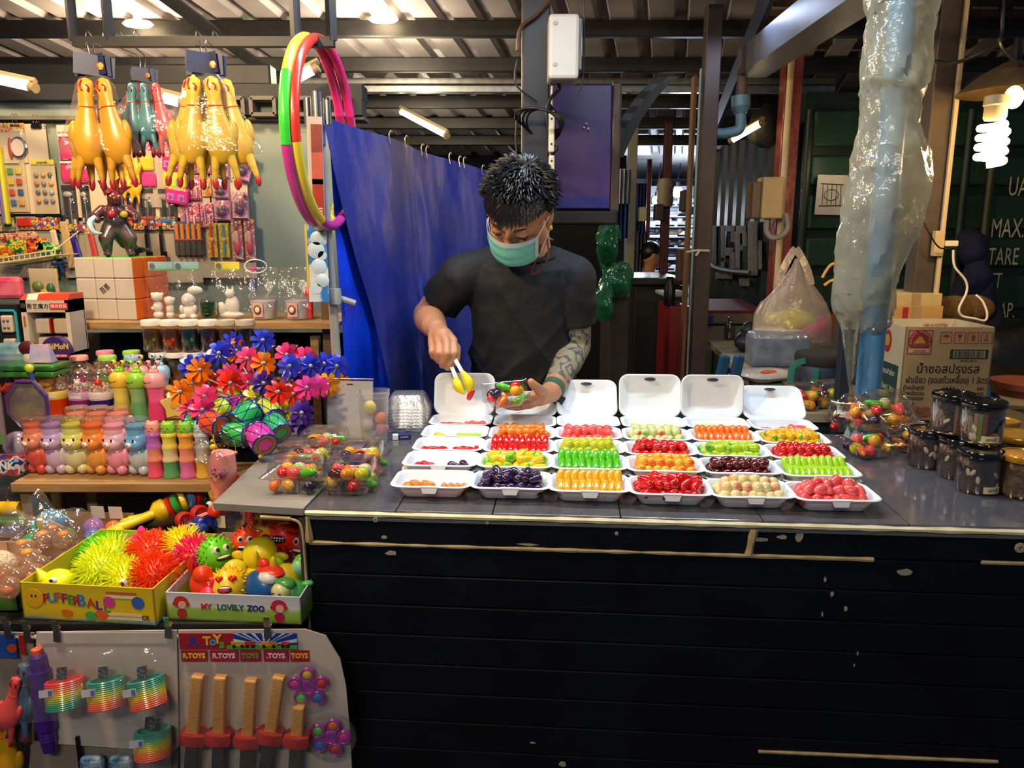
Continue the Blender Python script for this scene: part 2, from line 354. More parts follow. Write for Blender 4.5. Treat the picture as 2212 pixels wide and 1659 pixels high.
# ================================================================ COUNTER
CZ=.93
A0=Z(660,1098,CZ);B0=Z(2212,1140,CZ);ang=atan2(B0.y-A0.y,B0.x-A0.x)
CT=MX.Translation(A0)@MX.Rotation(ang,4,'Z');CTI=CT.inverted()
def cl(u,v,z=CZ):return CTI@Z(u,v,z)
CW,CDEP=2.1,.64
TOP=M('dark laminate tile','525359',.16,0,var=.12,scale=30,spec=.6,coat=.3,detail=5);EDGE=M('worn cream edge','d8cfa4',.6,h2='f0e9c4',scale=20)
NAVY=M('black painted board','0b0e15',.38,0,h2='10141d',scale=6,bump=.06,bscale=90,spec=.22);SCUFF=M('scuffed plaster','8c8a86',.7);CREAM=M('bare wood putty','a08e66',.7,h2='b6a47c',scale=30)
ctr=thing('market_counter','long black boarded market counter with dark grey tiled top and worn cream edges','counter',CT)
m=MB();m.box((CW/2,CDEP/2+.012,CZ/2-.03),(CW-.01,CDEP-.03,CZ-.06),T=MX.Translation((0,0,-CZ/1+.0)));m.obj('carcass',NAVY,ctr)
tw=.262;i=0;x=.005
tset=[0,.175,.36,.60,.86,1.12,1.38,1.64,1.9,2.1]
for i in range(len(tset)-1):
 for j,(y0,y1)in enumerate(((0,.355),(.357,CDEP))):
  w=tset[i+1]-tset[i]-.0018;m=MB();m.rbox(((tset[i]+tset[i+1])/2,(y0+y1)/2,-.006),(w,y1-y0,.012),.0012,seg=1);m.obj('tile',TOP,ctr)
def ragged(m,p0,p1,r,n=40,jit=.4,flat=.5):
 pts=[V(p0).lerp(V(p1),i/n)for i in range(n+1)]
 d=(V(p1)-V(p0)).normalized()
 m.tube(pts,[r*(1+jit*NZ.noise(V((q.x*25,q.z*25,3))))for q in pts],6)
m=MB();ragged(m,(0,-.002,-.008),(CW,-.002,-.008),.0055,90);m.obj('edge_strip',EDGE,ctr)
m=MB();m.box((CW/2,-.003,-.017),(CW,.004,.006));m.obj('edge_lower_strip',M('grey strip','55585a',.6),ctr)  # narrow plain grey strip along the front, just below the cream edge
zf=-.066
for x0,x1 in((0,.838),(.842,1.405),(1.409,CW)):
 m=MB();m.rbox(((x0+x1)/2,.004,(zf-.02)/2),(x1-x0,.012,-.02-zf),.0012,seg=1);m.obj('fascia_board',NAVY,ctr)
m=MB();ragged(m,(0.005,-.003,zf-.002),(.84,-.003,zf-.002),.0034,50,.8)
ragged(m,(.84,-.003,zf-.002),(1.06,-.003,zf-.002),.004,16,.5);ragged(m,(1.25,-.003,zf-.001),(CW,-.003,zf-.001),.004,40,.6);ragged(m,(.004,-.003,-.016),(.006,-.003,zf),.006,14,.8)
ragged(m,(.843,-.003,-.016),(.836,-.003,zf),.007,12,1.);ragged(m,(1.408,-.003,-.014),(1.400,-.003,zf),.006,12,.8);m.obj('edge_strip',CREAM,ctr)
for k in range(14):
 z1=zf-.004-k*.0625;z0=z1-.0605
 if z1<-.92:break
 z0=max(z0,-.925);m=MB();m.rbox((CW/2,.008,(z0+z1)/2),(CW-.004,.016,z1-z0),.0022,seg=1);m.obj('plank',NAVY,ctr)
m=MB();zz=cl(1640,1622,.5);pq=Z(1640,1622,.52)
def fpt(u,v,off=-.001):
 d=CTI.to_3x3()@ray(u,v);e=CTI@EYE;t=(off-e.y)/d.y;return e+d*t
ragged(m,fpt(1638,1623),fpt(2155,1645),.0036,30,.3);m.obj('edge_strip',CREAM,ctr)
m=MB()
for u,v,r in((812,1122,6),(1053,1129,4),(1332,1152,4),(2203,1183,11)):
 p=fpt(u,v,-.003);s=r*.0009;m.lathe([(s*.45,0),(s,.001),(s*.9,.003),(s*.4,.0035),(s*.38,0)],12,0,MX.Translation(p)@FRONT)
m.obj('screw_plugs',M('bare filler','9a9284',.7),ctr,kind='stuff')
m=MB();rr=random.Random(3)
for u,v,w,h in((846,1194,14,7),(1955,1235,17,8),(1782,1251,3,6),(1797,1283,4,6),(1827,1315,4,9),(1776,1327,2,6),(1852,1411,2,6),(1845,1437,2,4),(1640,1165,22,5),(1690,1160,12,6),(1727,1158,9,14),(890,1106,12,4),(830,1160,8,4),(1140,1176,26,3),(1215,1650,10,8),(1150,1604,7,2)):
 p=fpt(u,v,-.0015);s=.0009;n=9
 m.prism([(w*s*cos(2*pi*i/n)*(.6+.5*rr.random()),h*s*sin(2*pi*i/n)*(.6+.5*rr.random()))for i in range(n)],0,.0012,0,MX.Translation(p)@FRONT)
m.obj('paint_chips',M('bare filler'),ctr,kind='stuff')
gl=cl(460,1087);gk=cl(628,955)
GREYB=M('grey hardboard','8d8b84',.55,h2='75746f',scale=4,detail=6,bump=.05)
sd=thing('end_counter','grey hardboard shelf at the counter end, overhanging the toy table','counter',CT)
m=MB();m.loft([[(gl.x,gl.y,z),(-.004,-.002,z),(-.004,CDEP-.05,z),(gk.x-.05,CDEP-.05,z)]for z in(-.014,0)],0,I4,True,True);m.obj('top',GREYB,sd)
m=MB();ragged(m,(gl.x+.1,.0,-.02),(-.03,.0,-.022),.004,12,.2);m.tube(bez([(-.034,0,-.022),(-.014,0,-.03),(-.008,0,-.06),(-.006,0,-.16),(-.004,0,-.32)]),.0028,6);m.obj('edge_strip',CREAM,sd)
m=MB();m.rbox((-.009,.25,-.47),(.014,.5,.90),.002);m.obj('side_panel',M('side board','2a2724',.7),sd)
m=MB();m.rbox((gl.x+.055,.30,-.18),(.03,.03,.33),.002);m.obj('support_leg',M('grey post','6f7072',.6),sd)
m=MB();m.rbox((gl.x/2-.01,.42,-.19),(-gl.x,.012,.35),.002);m.obj('back_panel',M('dark back board','1f1c1a',.8),sd)
# ================================================================ SWEETS ON THE COUNTER
FOAM=M('white foam','e6ebf0',.45,var=.02,scale=60,sss=.1)
FOAMH=M('slot shade','2a2c30',.8)
def tray_mb(w=.155,d=.105,h=.030):
 m=MB();r=.022
 R=lambda o,z,rr:rrect(w-2*o,d-2*o,max(rr,.004),z,5)
 m.loft([R(.022,0,.012),R(.019,.002,.016),R(.006,h-.004,r),R(-.003,h-.003,r+.003),R(-.004,h-.0015,r+.003),R(-.002,h,r+.002),R(.004,h-.001,r-.002),R(.019,.006,.014),R(.026,.0045,.010)],0,I4,True,True)
 return m
def tab_mb(w=.155,d=.105,h=.030):
 m=MB();y=-d/2-.0035
 m.loft([[(-.017,y,h-.0005),(.017,y,h-.0005),(.0125,y-.003,h-.013),(-.0125,y-.003,h-.013)],[(-.017,y+.003,h-.002),(.017,y+.003,h-.002),(.0125,y+.000,h-.013),(-.0125,y+.000,h-.013)]],0,I4,True,True)
 m.box((0,y+.003,h-.0012),(.036,.008,.0024));return m
TRAY=tray_mb().mesh('tray',FOAM);TAB=tab_mb().mesh('tab',FOAM)
LIDM=tray_mb(.157,.107,.024).mesh('lid',FOAM)
sl=MB();sl.lathe([(.0125,-.0006),(.0135,0),(.0125,.0006)],16,0,TR(0,0,0,s=(1.15,.34,1)));SLOT=sl.mesh('slot',FOAMH)
def sweet(kind):
 m=MB();k=kind
 if k in('round','guava','peach'):m.lathe([(0,-.0105),(.0055,-.0098),(.0095,-.006),(.0112,-.001),(.0108,.004),(.0085,.0082),(.004,.0105),(0,.0112)],14)
 elif k=='oval':m.ell((0,0,0),(.0092,.0088,.0138),seg=14,rings=9)
 elif k in('long','banana','chili','mango'):
  L={'long':.0195,'banana':.019,'chili':.0185,'mango':.0165}[k];R={'long':.0072,'banana':.0076,'chili':.0073,'mango':.0092}[k]
  rings=[]
  for i in range(11):
   t=-1+2*i/10;r=R*max(.02,(1-abs(t)**(3.2 if k!='chili' else 2.2))**.5)*(1-.18*t if k in('chili','mango')else 1)
   bx={'banana':.0035,'mango':.003,'chili':.002,'long':0}[k]*(t*t)
   rings.append([(r*cos(2*pi*j/12)+bx,r*sin(2*pi*j/12),t*L)for j in range(12)])
  m.loft(rings,0,I4,True,True)
 elif k=='apple':
  m.lathe([(0,-.0125),(.006,-.012),(.0102,-.008),(.0108,-.004),(.0085,.003),(.0060,.0085),(.0032,.0115),(0,.0125)],14)
 elif k=='eggplant':
  m.lathe([(0,-.0145),(.005,-.0138),(.0088,-.009),(.0096,-.004),(.0078,.004),(.0054,.0105),(.0058,.0125),(.003,.0145),(0,.015)],12)
 elif k=='fig':
  m.lathe([(0,-.0105),(.0065,-.0095),(.0108,-.004),(.0112,.001),(.009,.006),(.0055,.0085),(.0068,.0098),(.003,.0112),(0,.011)],12)
 elif k=='carrot':
  m.lathe([(0,-.0165),(.003,-.015),(.0055,-.008),(.0078,.004),(.0082,.0105),(.0055,.0145),(0,.0155)],12)
 return m
GLOSS=dict(rough=.16,coat=.5,sss=.15)
SM={
 'purple':GRAD('sweet purple',[(0,'2a1838'),(.6,'3a2250'),(1,'24142e')],**GLOSS),'yellow':GRAD('sweet yellow',[(0,'e0930c'),(.5,'eaa51c'),(1,'e8b22a')],**GLOSS),
 'red':GRAD('sweet red',[(0,'b80f0c'),(.5,'d8180f'),(1,'c01410')],**GLOSS),'cream':GRAD('sweet cream',[(0,'e8806a'),(.28,'e4c98a'),(1,'ddd59a')],noise=.35,**GLOSS),
 'coral':GRAD('sweet coral',[(0,'e8474a'),(1,'ee6a62')],**GLOSS),'mango':GRAD('sweet mango',[(0,'3fae24'),(.16,'8cc41e'),(.3,'dcc60e'),(1,'e8c812')],**GLOSS),
 'green':GRAD('sweet green',[(0,'3fae12'),(1,'5cc41e')],**GLOSS),'orangeyellow':GRAD('sweet orange yellow',[(0,'e8620c'),(.35,'eba21c'),(1,'ecb52a')],noise=.5,**GLOSS),
 'maroon':GRAD('sweet maroon',[(0,'4a0c10'),(.7,'5e1216'),(1,'3a080c')],**GLOSS),'lime':GRAD('sweet lime',[(0,'9ccf14'),(1,'a8d820')],**GLOSS),
 'olive':GRAD('sweet yellow green',[(0,'b8bd12'),(1,'cfd01c')],**GLOSS),'orange':GRAD('sweet orange',[(0,'e06a06'),(1,'ee8a18')],**GLOSS),
 'carrot':GRAD('sweet carrot',[(0,'ee6a1c'),(1,'ee7a2c')],**GLOSS),'guava':GRAD('sweet guava',[(0,'d8301c'),(.14,'d2cf8a'),(.82,'d0d890'),(1,'62b83a')],noise=.15,**GLOSS),
 'limetip':GRAD('sweet lime with tip',[(0,'a8cc18'),(.75,'b8d426'),(.9,'3aa428'),(1,'2a9a20')],**GLOSS),'yellowtip':GRAD('sweet yellow with tip',[(0,'e6a80c'),(.72,'ecb81c'),(.88,'4aa820'),(1,'2f9a1c')],**GLOSS)}
SMESH={}
def smesh(shape,col):
 if(shape,col)not in SMESH:SMESH[shape,col]=sweet(shape).mesh('sweet',SM[col],80)
 return SMESH[shape,col]
rs=random.Random(11)
def put_sweet(shape,col,name,label,group,T):
 o=put(name,smesh(shape,col),None,T);return tag(o,label,'sweet',group)
def rndrot(flat=True):
 return Euler((pi/2+rs.uniform(-.35,.35),rs.uniform(-.3,.3),rs.uniform(0,2*pi))).to_matrix().to_4x4()if flat else Euler((rs.uniform(0,pi),rs.uniform(0,pi),rs.uniform(0,6.28))).to_matrix().to_4x4()
CARD_='first second third fourth fifth sixth seventh eighth ninth tenth'.split()
def heap(T,shape,col,n,name,label,group,size=1.,flat=True):
 """n sweets heaped in a tray: a lower layer, a second and a top one"""
 slots=[(-.051+.0170*i,-.024+.024*j,.0205)for j in range(3)for i in range(7)]
 slots+=[(-.046+.0184*i,-.014+.026*j,.0345)for j in range(2)for i in range(6)]+[(-.030+.020*i,.004*(-1)**i,.0440)for i in range(4)]
 for ix,(x,y,z)in enumerate(slots[:n]):
  pos=f'{("front", "middle", "back")[ix//7]} lower row, {CARD_[ix % 7]} along' if ix<21 else f'{("front", "back")[(ix-21)//6]} upper row, {CARD_[(ix-21) % 6]} along' if ix<33 else f'on the very top, {CARD_[ix-33]} along'
  P=MX.Translation((x+rs.uniform(-.003,.003),y+rs.uniform(-.003,.003),z+rs.uniform(-.0015,.0015)))
  put_sweet(shape,col,name,f'{label}, {pos}',group,T@P@rndrot(flat)@MX.Scale(1.13*size*rs.uniform(.93,1.06),4))
def rows(T,shape,col,n,name,label,group,size=1.,lean=.35):
 """sweets packed side by side, two ranks leaning back over a bedding rank"""
 for k in range(n):
  x=-.058+.116*k/(n-1)
  for y,z,ln in((-.019,.0235,lean+.12),(.016,.032,lean+.32)):
   P=MX.Translation((x+rs.uniform(-.001,.001),y+rs.uniform(-.002,.002),z+rs.uniform(-.001,.002)))
   put_sweet(shape,col,name,f'{label}, {"front" if y < 0 else "back"} rank, {CARD_[k]} along',group,T@P@Euler((-(pi/2-ln),0,rs.uniform(-.12,.12))).to_matrix().to_4x4()@MX.Scale(1.14*size*rs.uniform(.95,1.04),4))
def few(T,items,label,group):
 for shape,col,name,x,y,rz in items:
  put_sweet(shape,col,name,label,group,T@MX.Translation((x,y,.0155))@Euler((pi/2,0,rz)).to_matrix().to_4x4())
COLF=[(927,1048),(1102,1051),(1275,1057),(1454,1064),(1633,1070),(1817,1077)]
COLB=[(991,919),(1132,922),(1272,922),(1415,924),(1556,926),(1702,930)]
cname=['first','second','third','fourth','fifth','sixth'];rname=['front','second','third','fourth','back']
FULL={(0,1):('heap','eggplant','purple',37,'eggplant_sweet','glossy purple eggplant-shaped sweet in'),(0,2):('rows','banana','yellow',9,'corn_sweet','yellow elongated sweet in'),
 (0,3):('heap','mango','red',37,'pepper_sweet','shiny red pepper-shaped sweet in'),(0,4):('heap','round','cream',37,'peach_sweet','cream and pink round sweet in'),
 (0,5):('heap','apple','coral',37,'rose_apple_sweet','coral pink rose-apple-shaped sweet in'),(1,1):('heap','mango','mango',33,'mango_sweet','yellow sweet with green tip in'),
 (1,2):('rows','long','green',9,'cucumber_sweet','bright green cucumber-shaped sweet in'),(1,3):('heap','round','orangeyellow',33,'apricot_sweet','orange and yellow round sweet in'),
 (1,4):('heap','oval','maroon',33,'plum_sweet','dark maroon oval sweet in'),(1,5):('rows','long','lime',10,'gourd_sweet','lime green long sweet in'),
 (2,1):('rows','chili','red',10,'chili_sweet','red chili-shaped sweet in'),(2,2):('heap','round','olive',33,'lime_sweet','yellow-green round sweet in'),
 (2,3):('heap','oval','red',33,'cherry_sweet','glossy red oval sweet in'),(2,4):('heap','mango','limetip',33,'papaya_sweet','lime sweet with dark green tip in'),
 (2,5):('heap','round','red',33,'tomato_sweet','bright red tomato-like sweet in'),(3,1):('heap','oval','orange',33,'orange_sweet','orange oval sweet in'),
 (3,2):('heap','apple','coral',33,'rose_apple_sweet','coral pink pear-shaped sweet in'),(3,3):('heap','guava','guava',33,'guava_sweet','pale green sweet with red spots in'),
 (3,4):('rows','carrot','carrot',9,'carrot_sweet','orange carrot-shaped sweet in'),(3,5):('heap','mango','yellowtip',33,'pumpkin_sweet','golden yellow sweet with green tip in')}
FEW={(0,0):[('oval','orange','orange_sweet',-.052,-.012,.4),('oval','orange','orange_sweet',-.040,.004,1.4),('mango','orange','orange_sweet',-.012,-.002,1.3)]+[('carrot','carrot','carrot_sweet',.022+.0135*i,-.004,.15)for i in range(4)],
 (1,0):[('oval','red','cherry_sweet',-.050+.012*i,-.014+.010*(i%2),.8*i)for i in range(3)]+[('eggplant','purple','eggplant_sweet',.026,-.008,1.2),('eggplant','purple','eggplant_sweet',.048,.002,.6)],
 (2,0):[('chili','red','chili_sweet',-.052+.013*i,-.006+.006*(i%2),.9+i)for i in range(4)]+[('chili','red','chili_sweet',.024+.014*i,-.004+.006*(i%2),1.4-.3*i)for i in range(4)],
 (3,0):[('mango','olive','lime_sweet',-.040,-.006,1.3)]+[('round','lime','gourd_sweet',.010+.013*i,-.010,.3)for i in range(4)]+[('long','lime','gourd_sweet',.060,-.002,.1)],
 (4,0):[('chili','red','chili_sweet',-.040+.016*i,-.01+.004*(i%2),1.2+.3*i)for i in range(3)]+[('round','coral','rose_apple_sweet',.016+.013*i,-.010+.01*(i%2),i)for i in range(4)],
 (4,1):[('oval','orange','orange_sweet',x,-.008,i)for i,x in enumerate((-.048,-.026,.026,.046))],(4,3):[('mango','limetip','papaya_sweet',x,-.010,1.4)for x in(-.044,-.004,.040)],
 (4,4):[('mango','limetip','papaya_sweet',-.030,-.008,1.3),('mango','mango','mango_sweet',-.008,-.008,1.7)]+[('carrot','carrot','carrot_sweet',.020+.012*i,-.006,.1)for i in range(4)],
 (4,5):[('chili','coral','rose_apple_sweet',-.040,-.01,1.4),('chili','coral','rose_apple_sweet',.008,-.006,1.1),('long','coral','rose_apple_sweet',.046,-.004,1.3),('long','coral','rose_apple_sweet',.050,.016,1.5),('apple','coral','rose_apple_sweet',.030,.01,.6)]}
LIDANG=[72,24,48,74,84,40]
RIM=CZ+.034
TRAYT={}
for c in range(6):
 f=Z(*COLF[c],RIM);b=Z(*COLB[c],RIM)
 for r in range(5):
  p=f.lerp(b,r/4);h=.007 if r else 0;d=(b-f).normalized();rz=ang*.8
  ctrp=p+V((-sin(rz),cos(rz),0))*.054
  T=MX.Translation((ctrp.x,ctrp.y,CZ+.001+h))@MX.Rotation(rz+rs.uniform(-.015,.015),4,'Z');TRAYT[r,c]=T
  what=FULL.get((r,c));wh=(what[5].split(' sweet')[0]+(' green-tipped' if 'green tip' in what[5]else '')if what else None)
  place=f'{rname[r]} row, {cname[c]} column'
  lab=f'white foam tray in {place}, '+(f'full of {wh} sweets' if what else('empty with raised lid' if(r,c)==(4,2)else 'almost sold out'))
  tr=thing('foam_tray',lab[:110],'tray',T,'foam trays of sweets');put('body',TRAY,tr);put('tab',TAB,tr)
  if r==0 or r<4:
   if r:put('lid',LIDM,tr,TR(0,.003,-.0078))
  else:
   put('lid',LIDM,tr,TR(0,.003,-.0078))if False else None
   a=radians(LIDANG[c]);lt_=MX.Translation((0,.056,.031))@MX.Rotation(-(pi/2-a),4,'X')@MX.Rotation(pi/2,4,'X')@MX.Translation((0,.0535,-.024))
   lo=put('lid',LIDM,tr,lt_)
   if c>=2:put('slot',SLOT,lo,TR(0,.044,.0235,0,0,0))
  if what:
   g=f'{wh} sweets in the {rname[r]} tray of the {cname[c]} column'
   lb=f'{what[5]} {rname[r]} tray, {cname[c]} column'
   (heap if what[0]=='heap' else rows)(T,what[1],what[2],what[3],what[4],lb,g)
  elif(r,c)in FEW:
   g=f'leftover sweets in the {rname[r]} tray of the {cname[c]} column'
   kinds={}
   for it in FEW[r,c]:kinds.setdefault((it[1],it[2]),[]).append(it)
   words={'orange':'orange','carrot':'orange carrot-like','red':'red','purple':'purple','olive':'yellow-green','lime':'lime green','coral':'pink','limetip':'lime with green tip','mango':'yellow'}
   for(cc,nm),its in kinds.items():
    few(T,its,f'{words[cc]} leftover sweet in the nearly empty {rname[r]} tray, {cname[c]} column',g+f', {words[cc]}')
# ---------------------------------------------------------------- clear hinged boxes
def clam_body(w=.118,d=.098,h=.036):
 m=MB();R=lambda o,z,rr=.014:rrect(w-2*o,d-2*o,rr,z,4)
 m.loft([R(.020,0,.010),R(.016,.002),R(.010,h*.6),R(.008,h-.004),R(.0,h-.003,.006),R(-.004,h,.004)],0,I4,True,False)
 for k in range(7):
  for s in(-1,1):m.box((-w*.33+k*w*.11,s*(d/2-.0125),h*.45),(.003,.002,h*.7))
 return m
def clam_lid(w=.118,d=.098,h=.030):
 m=MB();R=lambda o,z,rr=.014:rrect(w-2*o,d-2*o,rr,z,4)
 m.loft([R(-.004,0,.004),R(.001,.002,.006),R(.006,.004),R(.011,h*.85),R(.014,h,.010),R(.024,h+.0005,.010)],0,I4,False,True)
 for k in range(6):m.tube([(-w*.30,-d*.22+k*d*.10,h+.002),(w*.30,-d*.22+k*d*.10,h+.002)],.0016,5)
 return m
PET=FILM('clear box plastic',gloss=.24,bump=.10,bscale=40,fres=.5,rough=.07)
CB=clam_body().mesh('tub',PET);CLD=clam_lid().mesh('lid',PET)
PK=[('round','orangeyellow','apricot_sweet'),('oval','red','cherry_sweet'),('long','green','cucumber_sweet'),('apple','coral','rose_apple_sweet'),('round','guava','guava_sweet'),('mango','yellow','mango_sweet'),('oval','maroon','plum_sweet'),('round','olive','lime_sweet'),('carrot','carrot','carrot_sweet'),('eggplant','purple','eggplant_sweet')]
PCW={'orangeyellow':'orange and yellow','red':'red','green':'green','coral':'coral pink','guava':'pale green','yellow':'yellow','maroon':'maroon','olive':'yellow-green','carrot':'orange','purple':'purple'}
def clam(T,label,where,n=11,seed=0,lidang=0,name='clear_box'):
 t=thing(name,label,'box',T,'clear boxes of mixed sweets');put('tub',CB,t)
 put('lid',CLD,t,MX.Translation((0,.051,.0365))@MX.Rotation(radians(lidang),4,'X')@MX.Translation((0,-.051,0)))
 q=random.Random(seed*7+5);slots=[(-.036+.024*i,-.024+.024*j,.0145)for j in range(3)for i in range(4)];q.shuffle(slots)
 top=[(-.026+.026*i,-.012+.026*j,.036)for j in range(2)for i in range(3)];q.shuffle(top)
 for k,(x,y,z)in enumerate((slots[:7]+top[:n-7])if n>7 else slots[:n]):
  sh,co,nm=PK[(k+seed*3)%len(PK)]
  put_sweet(sh,co,nm,f'{PCW[co]} sweet packed inside {where}',f'sweets packed inside {where}',T@MX.Translation((x,y,z+.002))@rndrot()@MX.Scale(1.3,4))
def onc(u,v,z=CZ,rz=0.):p=Z(u,v,z);return MX.Translation(p)@MX.Rotation(rz,4,'Z')
e=.001
clam(onc(624,1074,CZ,-.10)@TR(0,.05,e),'clear hinged box of mixed sweets in front on the grey shelf, nearest the toys','the front box on the grey shelf',13,1)
clam(onc(744,1077,CZ,-.06)@TR(0,.05,e),'clear hinged box of mixed sweets in front at the tile seam, nearest the trays','the front box at the tile seam',13,2)
clam(onc(648,1036,CZ,-.10)@TR(0,.05,e),'clear hinged box in the second rank nearest the drums, green sweets on top','the second-rank box nearest the drums',13,5)
clam(onc(768,1034,CZ,-.05)@TR(0,.05,e),'clear hinged box in the second rank before the white sign, facing the trays','the second-rank box before the white sign',13,6)
clam(onc(690,999,CZ,-.06)@TR(0,.05,e),'clear hinged box farthest back, overlapping the white sign corner','the farthest back box under the sign',13,8)
pile=[((1900,994),0,.1,0,0,'clear box lowest at the front of the tumbled pile, brown and orange sweets','the lowest front box of the tumbled pile',21),
  ((1836,940),0,-.3,0,0,'clear box at the far back of the tumbled pile nearest the trays','the far back box of the tumbled pile',12),
  ((1966,984),0,-.9,0,.1,'clear box squeezed between tumbled pile and black-lidded jars','the box between pile and jars',15),
  ((1950,945),0,.4,0,0,'clear box at the back of the tumbled pile catching warm light','the back box of the pile near the carton',16),
  ((1868,962),.045,.25,-.35,.12,'clear box lying tilted in the middle of the tumbled pile','the tilted middle box of the pile',17),
  ((1916,972),.066,-.12,-.42,-.05,'clear box tilted at the very top of the tumbled pile','the topmost tilted box of the pile',18)]
for(u,v),dz,rz,rx,ry,lb,wh,sd_ in pile:
 clam(onc(u,v,CZ,rz)@TR(0,.04,e+dz,-rx,ry),lb,wh,11,sd_)
# ---------------------------------------------------------------- sign, tub, lids, eraser box
sg=thing('acrylic_sign','blank white card in a clear acrylic stand with copper top edge','sign',onc(742,962,CZ,-.08)@TR(0,.055,0,radians(-9)))
m=MB();m.rbox((0,0,.075),(.118,.003,.15),.001);m.obj('card',M('sign card','e4e2e8',.5),sg)
m=MB();m.rbox((0,-.004,.077),(.124,.003,.155),.001);m.obj('acrylic_panel',CLEAR,sg);m=MB();m.rbox((0,-.002,.155),(.124,.008,.003),.001);m.obj('top_edge',M('copper edge','b5654a',.3,.8),sg)
m=MB();m.rbox((0,-.025,.002),(.124,.05,.003),.001);m.obj('foot',CLEAR,sg)
m=MB();m.rbox((0,-.0022,.141),(.016,.001,.003),.0004);m.obj('small_mark',INK,sg)
MILK=FILM('cloudy tub plastic',gloss=.15,milky=.32,mh='dfe0da',bump=.1,rough=.2,mscale=5)
tb=thing('plastic_tub','cloudy tall plastic tub with rolled rim behind the white sign','tub',onc(808,955,CZ,.05)@TR(0,.02,0))
m=MB();m.loft([rrect(.062,.06,.014,0.001,4),rrect(.072,.07,.016,.118,4)],0,I4,True,False);m.obj('body',MILK,tb)
m=MB();m.loft([rrect(.074,.072,.016,.112,4),rrect(.078,.076,.018,.114,4),rrect(.078,.076,.018,.128,4),rrect(.072,.070,.016,.129,4)]);m.obj('rim',MILK,tb)
for k,(x,z,c)in enumerate(((-.01,.085,'d8c96a'),(.018,.055,'e07a3a'),(.02,.03,'d88aa0'),(-.018,.04,'c8b8c0'))):
 single(MB().ell((0,0,0),(.017,.012,.018)),'wrapped_sweet',M('pale sweet '+c,c,.4),['pale yellow','orange','pinkish','greyish'][k]+' wrapped sweet seen through the cloudy tub','sweet',tb.matrix_world@TR(x,.0,z))
STK=FILM('stacked lid plastic',gloss=.35,milky=.14,bump=.2,bscale=60,fres=.6,rough=.2)
lid_m=MB();R=lambda o,z,rr=.012:rrect(.112-2*o,.10-2*o,rr,z,4)
lid_m.loft([R(-.004,0),R(0,.001),R(.004,.012),R(.010,.028),R(.016,.034)],0,I4,False,True)
for k in range(9):lid_m.tube([(-.036+.009*k,-.045,.014),(-.036+.009*k,-.030,.033),(-.036+.009*k,.02,.0355)],.0018,5)
LM=lid_m.mesh('lid',STK,20)
T0=onc(880,935,CZ,.02)@TR(0,.05,.012)
for k in range(7):tag(put('clear_clamshell',LM,None,T0@TR(.001*(k%3)-.001,.0006*k,.0085*k)),'clear ribbed box lid nested in the tall stack beside first tray column','lid','nested clear lids')
hb=MB();hb.grid(lambda a,b:(-.075+.15*a,-.055+.13*b,.006+.016*abs(NZ.noise(V((a*5,b*5,1))))),14,12);hb.grid(lambda a,b:(-.075+.15*a,-.055+.13*b,.0005+.001*a),1,1)
single(hb,'plastic_bag',FILM('blue white film',gloss=.3,milky=.2,mh='c8d6ea',bump=1.,bscale=40),'crumpled clear bag lying under the nested box lids','bag',T0@TR(0,-.015,-.0115))
er=thing('eraser_box','small white and blue carton lying beside first tray column','box',onc(868,950,CZ,.18)@TR(0,.006,0))
m=MB();m.rbox((0,0,.007),(.046,.018,.013),.001,0);m.obj('sleeve',GRAD('blue and white sleeve',[(0,'e8e8ee'),(.30,'16236e')],0,.4,const=True),er)
text('PLASTIC',.0055,WHITE,er,MX.Translation((.007,-.0094,.007))@FRONT)
# ---------------------------------------------------------------- jars at the right end
JG=FILM('jar plastic',gloss=.3,bump=.05,fres=.8,rough=.05);COOKIE=M('dark cookies','2b211e',.55,h2='3a2d28',scale=60,bump=.4);SEED=M('almond flakes','c9c2a6',.6);LBL=M('cream label','d9cfa2',.6)
def jar(T,label,lidm,fillm,grp,r=.041,h=.082,flakes=6,seed=0,lab_txt=True,strips=None,name='biscuit_jar'):
 t=thing(name,label,'jar',T,grp)
 m=MB();m.lathe([(r*.9,0),(r*.97,.002),(r,.008),(r,h-.008),(r*.96,h-.002)],28);m.obj('glass',JG,t)
 m=MB();m.lathe([(r*.85,.003),(r*.93,.006),(r*.93,h-.014),(r*.8,h-.011)],24);m.obj('filling',fillm,t)
 m=MB();m.lathe([(r*1.03,h-.008),(r*1.06,h-.006),(r*1.06,h+.003),(r*1.02,h+.006),(r*.9,h+.006),(r*.88,h+.004),(r*.2,h+.0045)],32);m.obj('lid',lidm,t)
 q=random.Random(seed);m=MB()
 for k in range(flakes):
  a=-pi/2+q.uniform(-1.1,1.1);z=q.uniform(.012,h-.03);m.ell((0,0,0),(.004,.0012,.008),0,TR(r*.955*cos(a),r*.955*sin(a),z,0,q.uniform(-1,1),a+pi/2),8,6)
 if flakes:m.obj('almond_flakes',SEED,t,kind='stuff')
 if strips:
  for k,c in enumerate(strips):
   a=-pi/2-.25-.22*k;m=MB();m.grid(lambda i,j:(r*.96*cos(a+.2*i),r*.96*sin(a+.2*i),.005+(h-.022)*j),3,1);m.obj('wrapped_stick',c,t)
 if lab_txt:
  m=MB();a0=-pi/2+.18;m.grid(lambda i,j:(r*1.005*cos(a0-.45+.9*i),r*1.005*sin(a0-.45+.9*i),.006+.014*j),8,1);l=m.obj('label',LBL,t)
  text('บราวนี่',.0085,M('label ink','3c3a4a',.6),l,MX.Translation((r*1.012*cos(a0),r*1.012*sin(a0),.013))@MX.Rotation(a0+pi/2,4,'Z')@FRONT)
 return t
BL=M('glossy black lid','08080a',.12,coat=.8);GL=M('golden lid','b88424',.25,.4,coat=.4)
jr=.0405
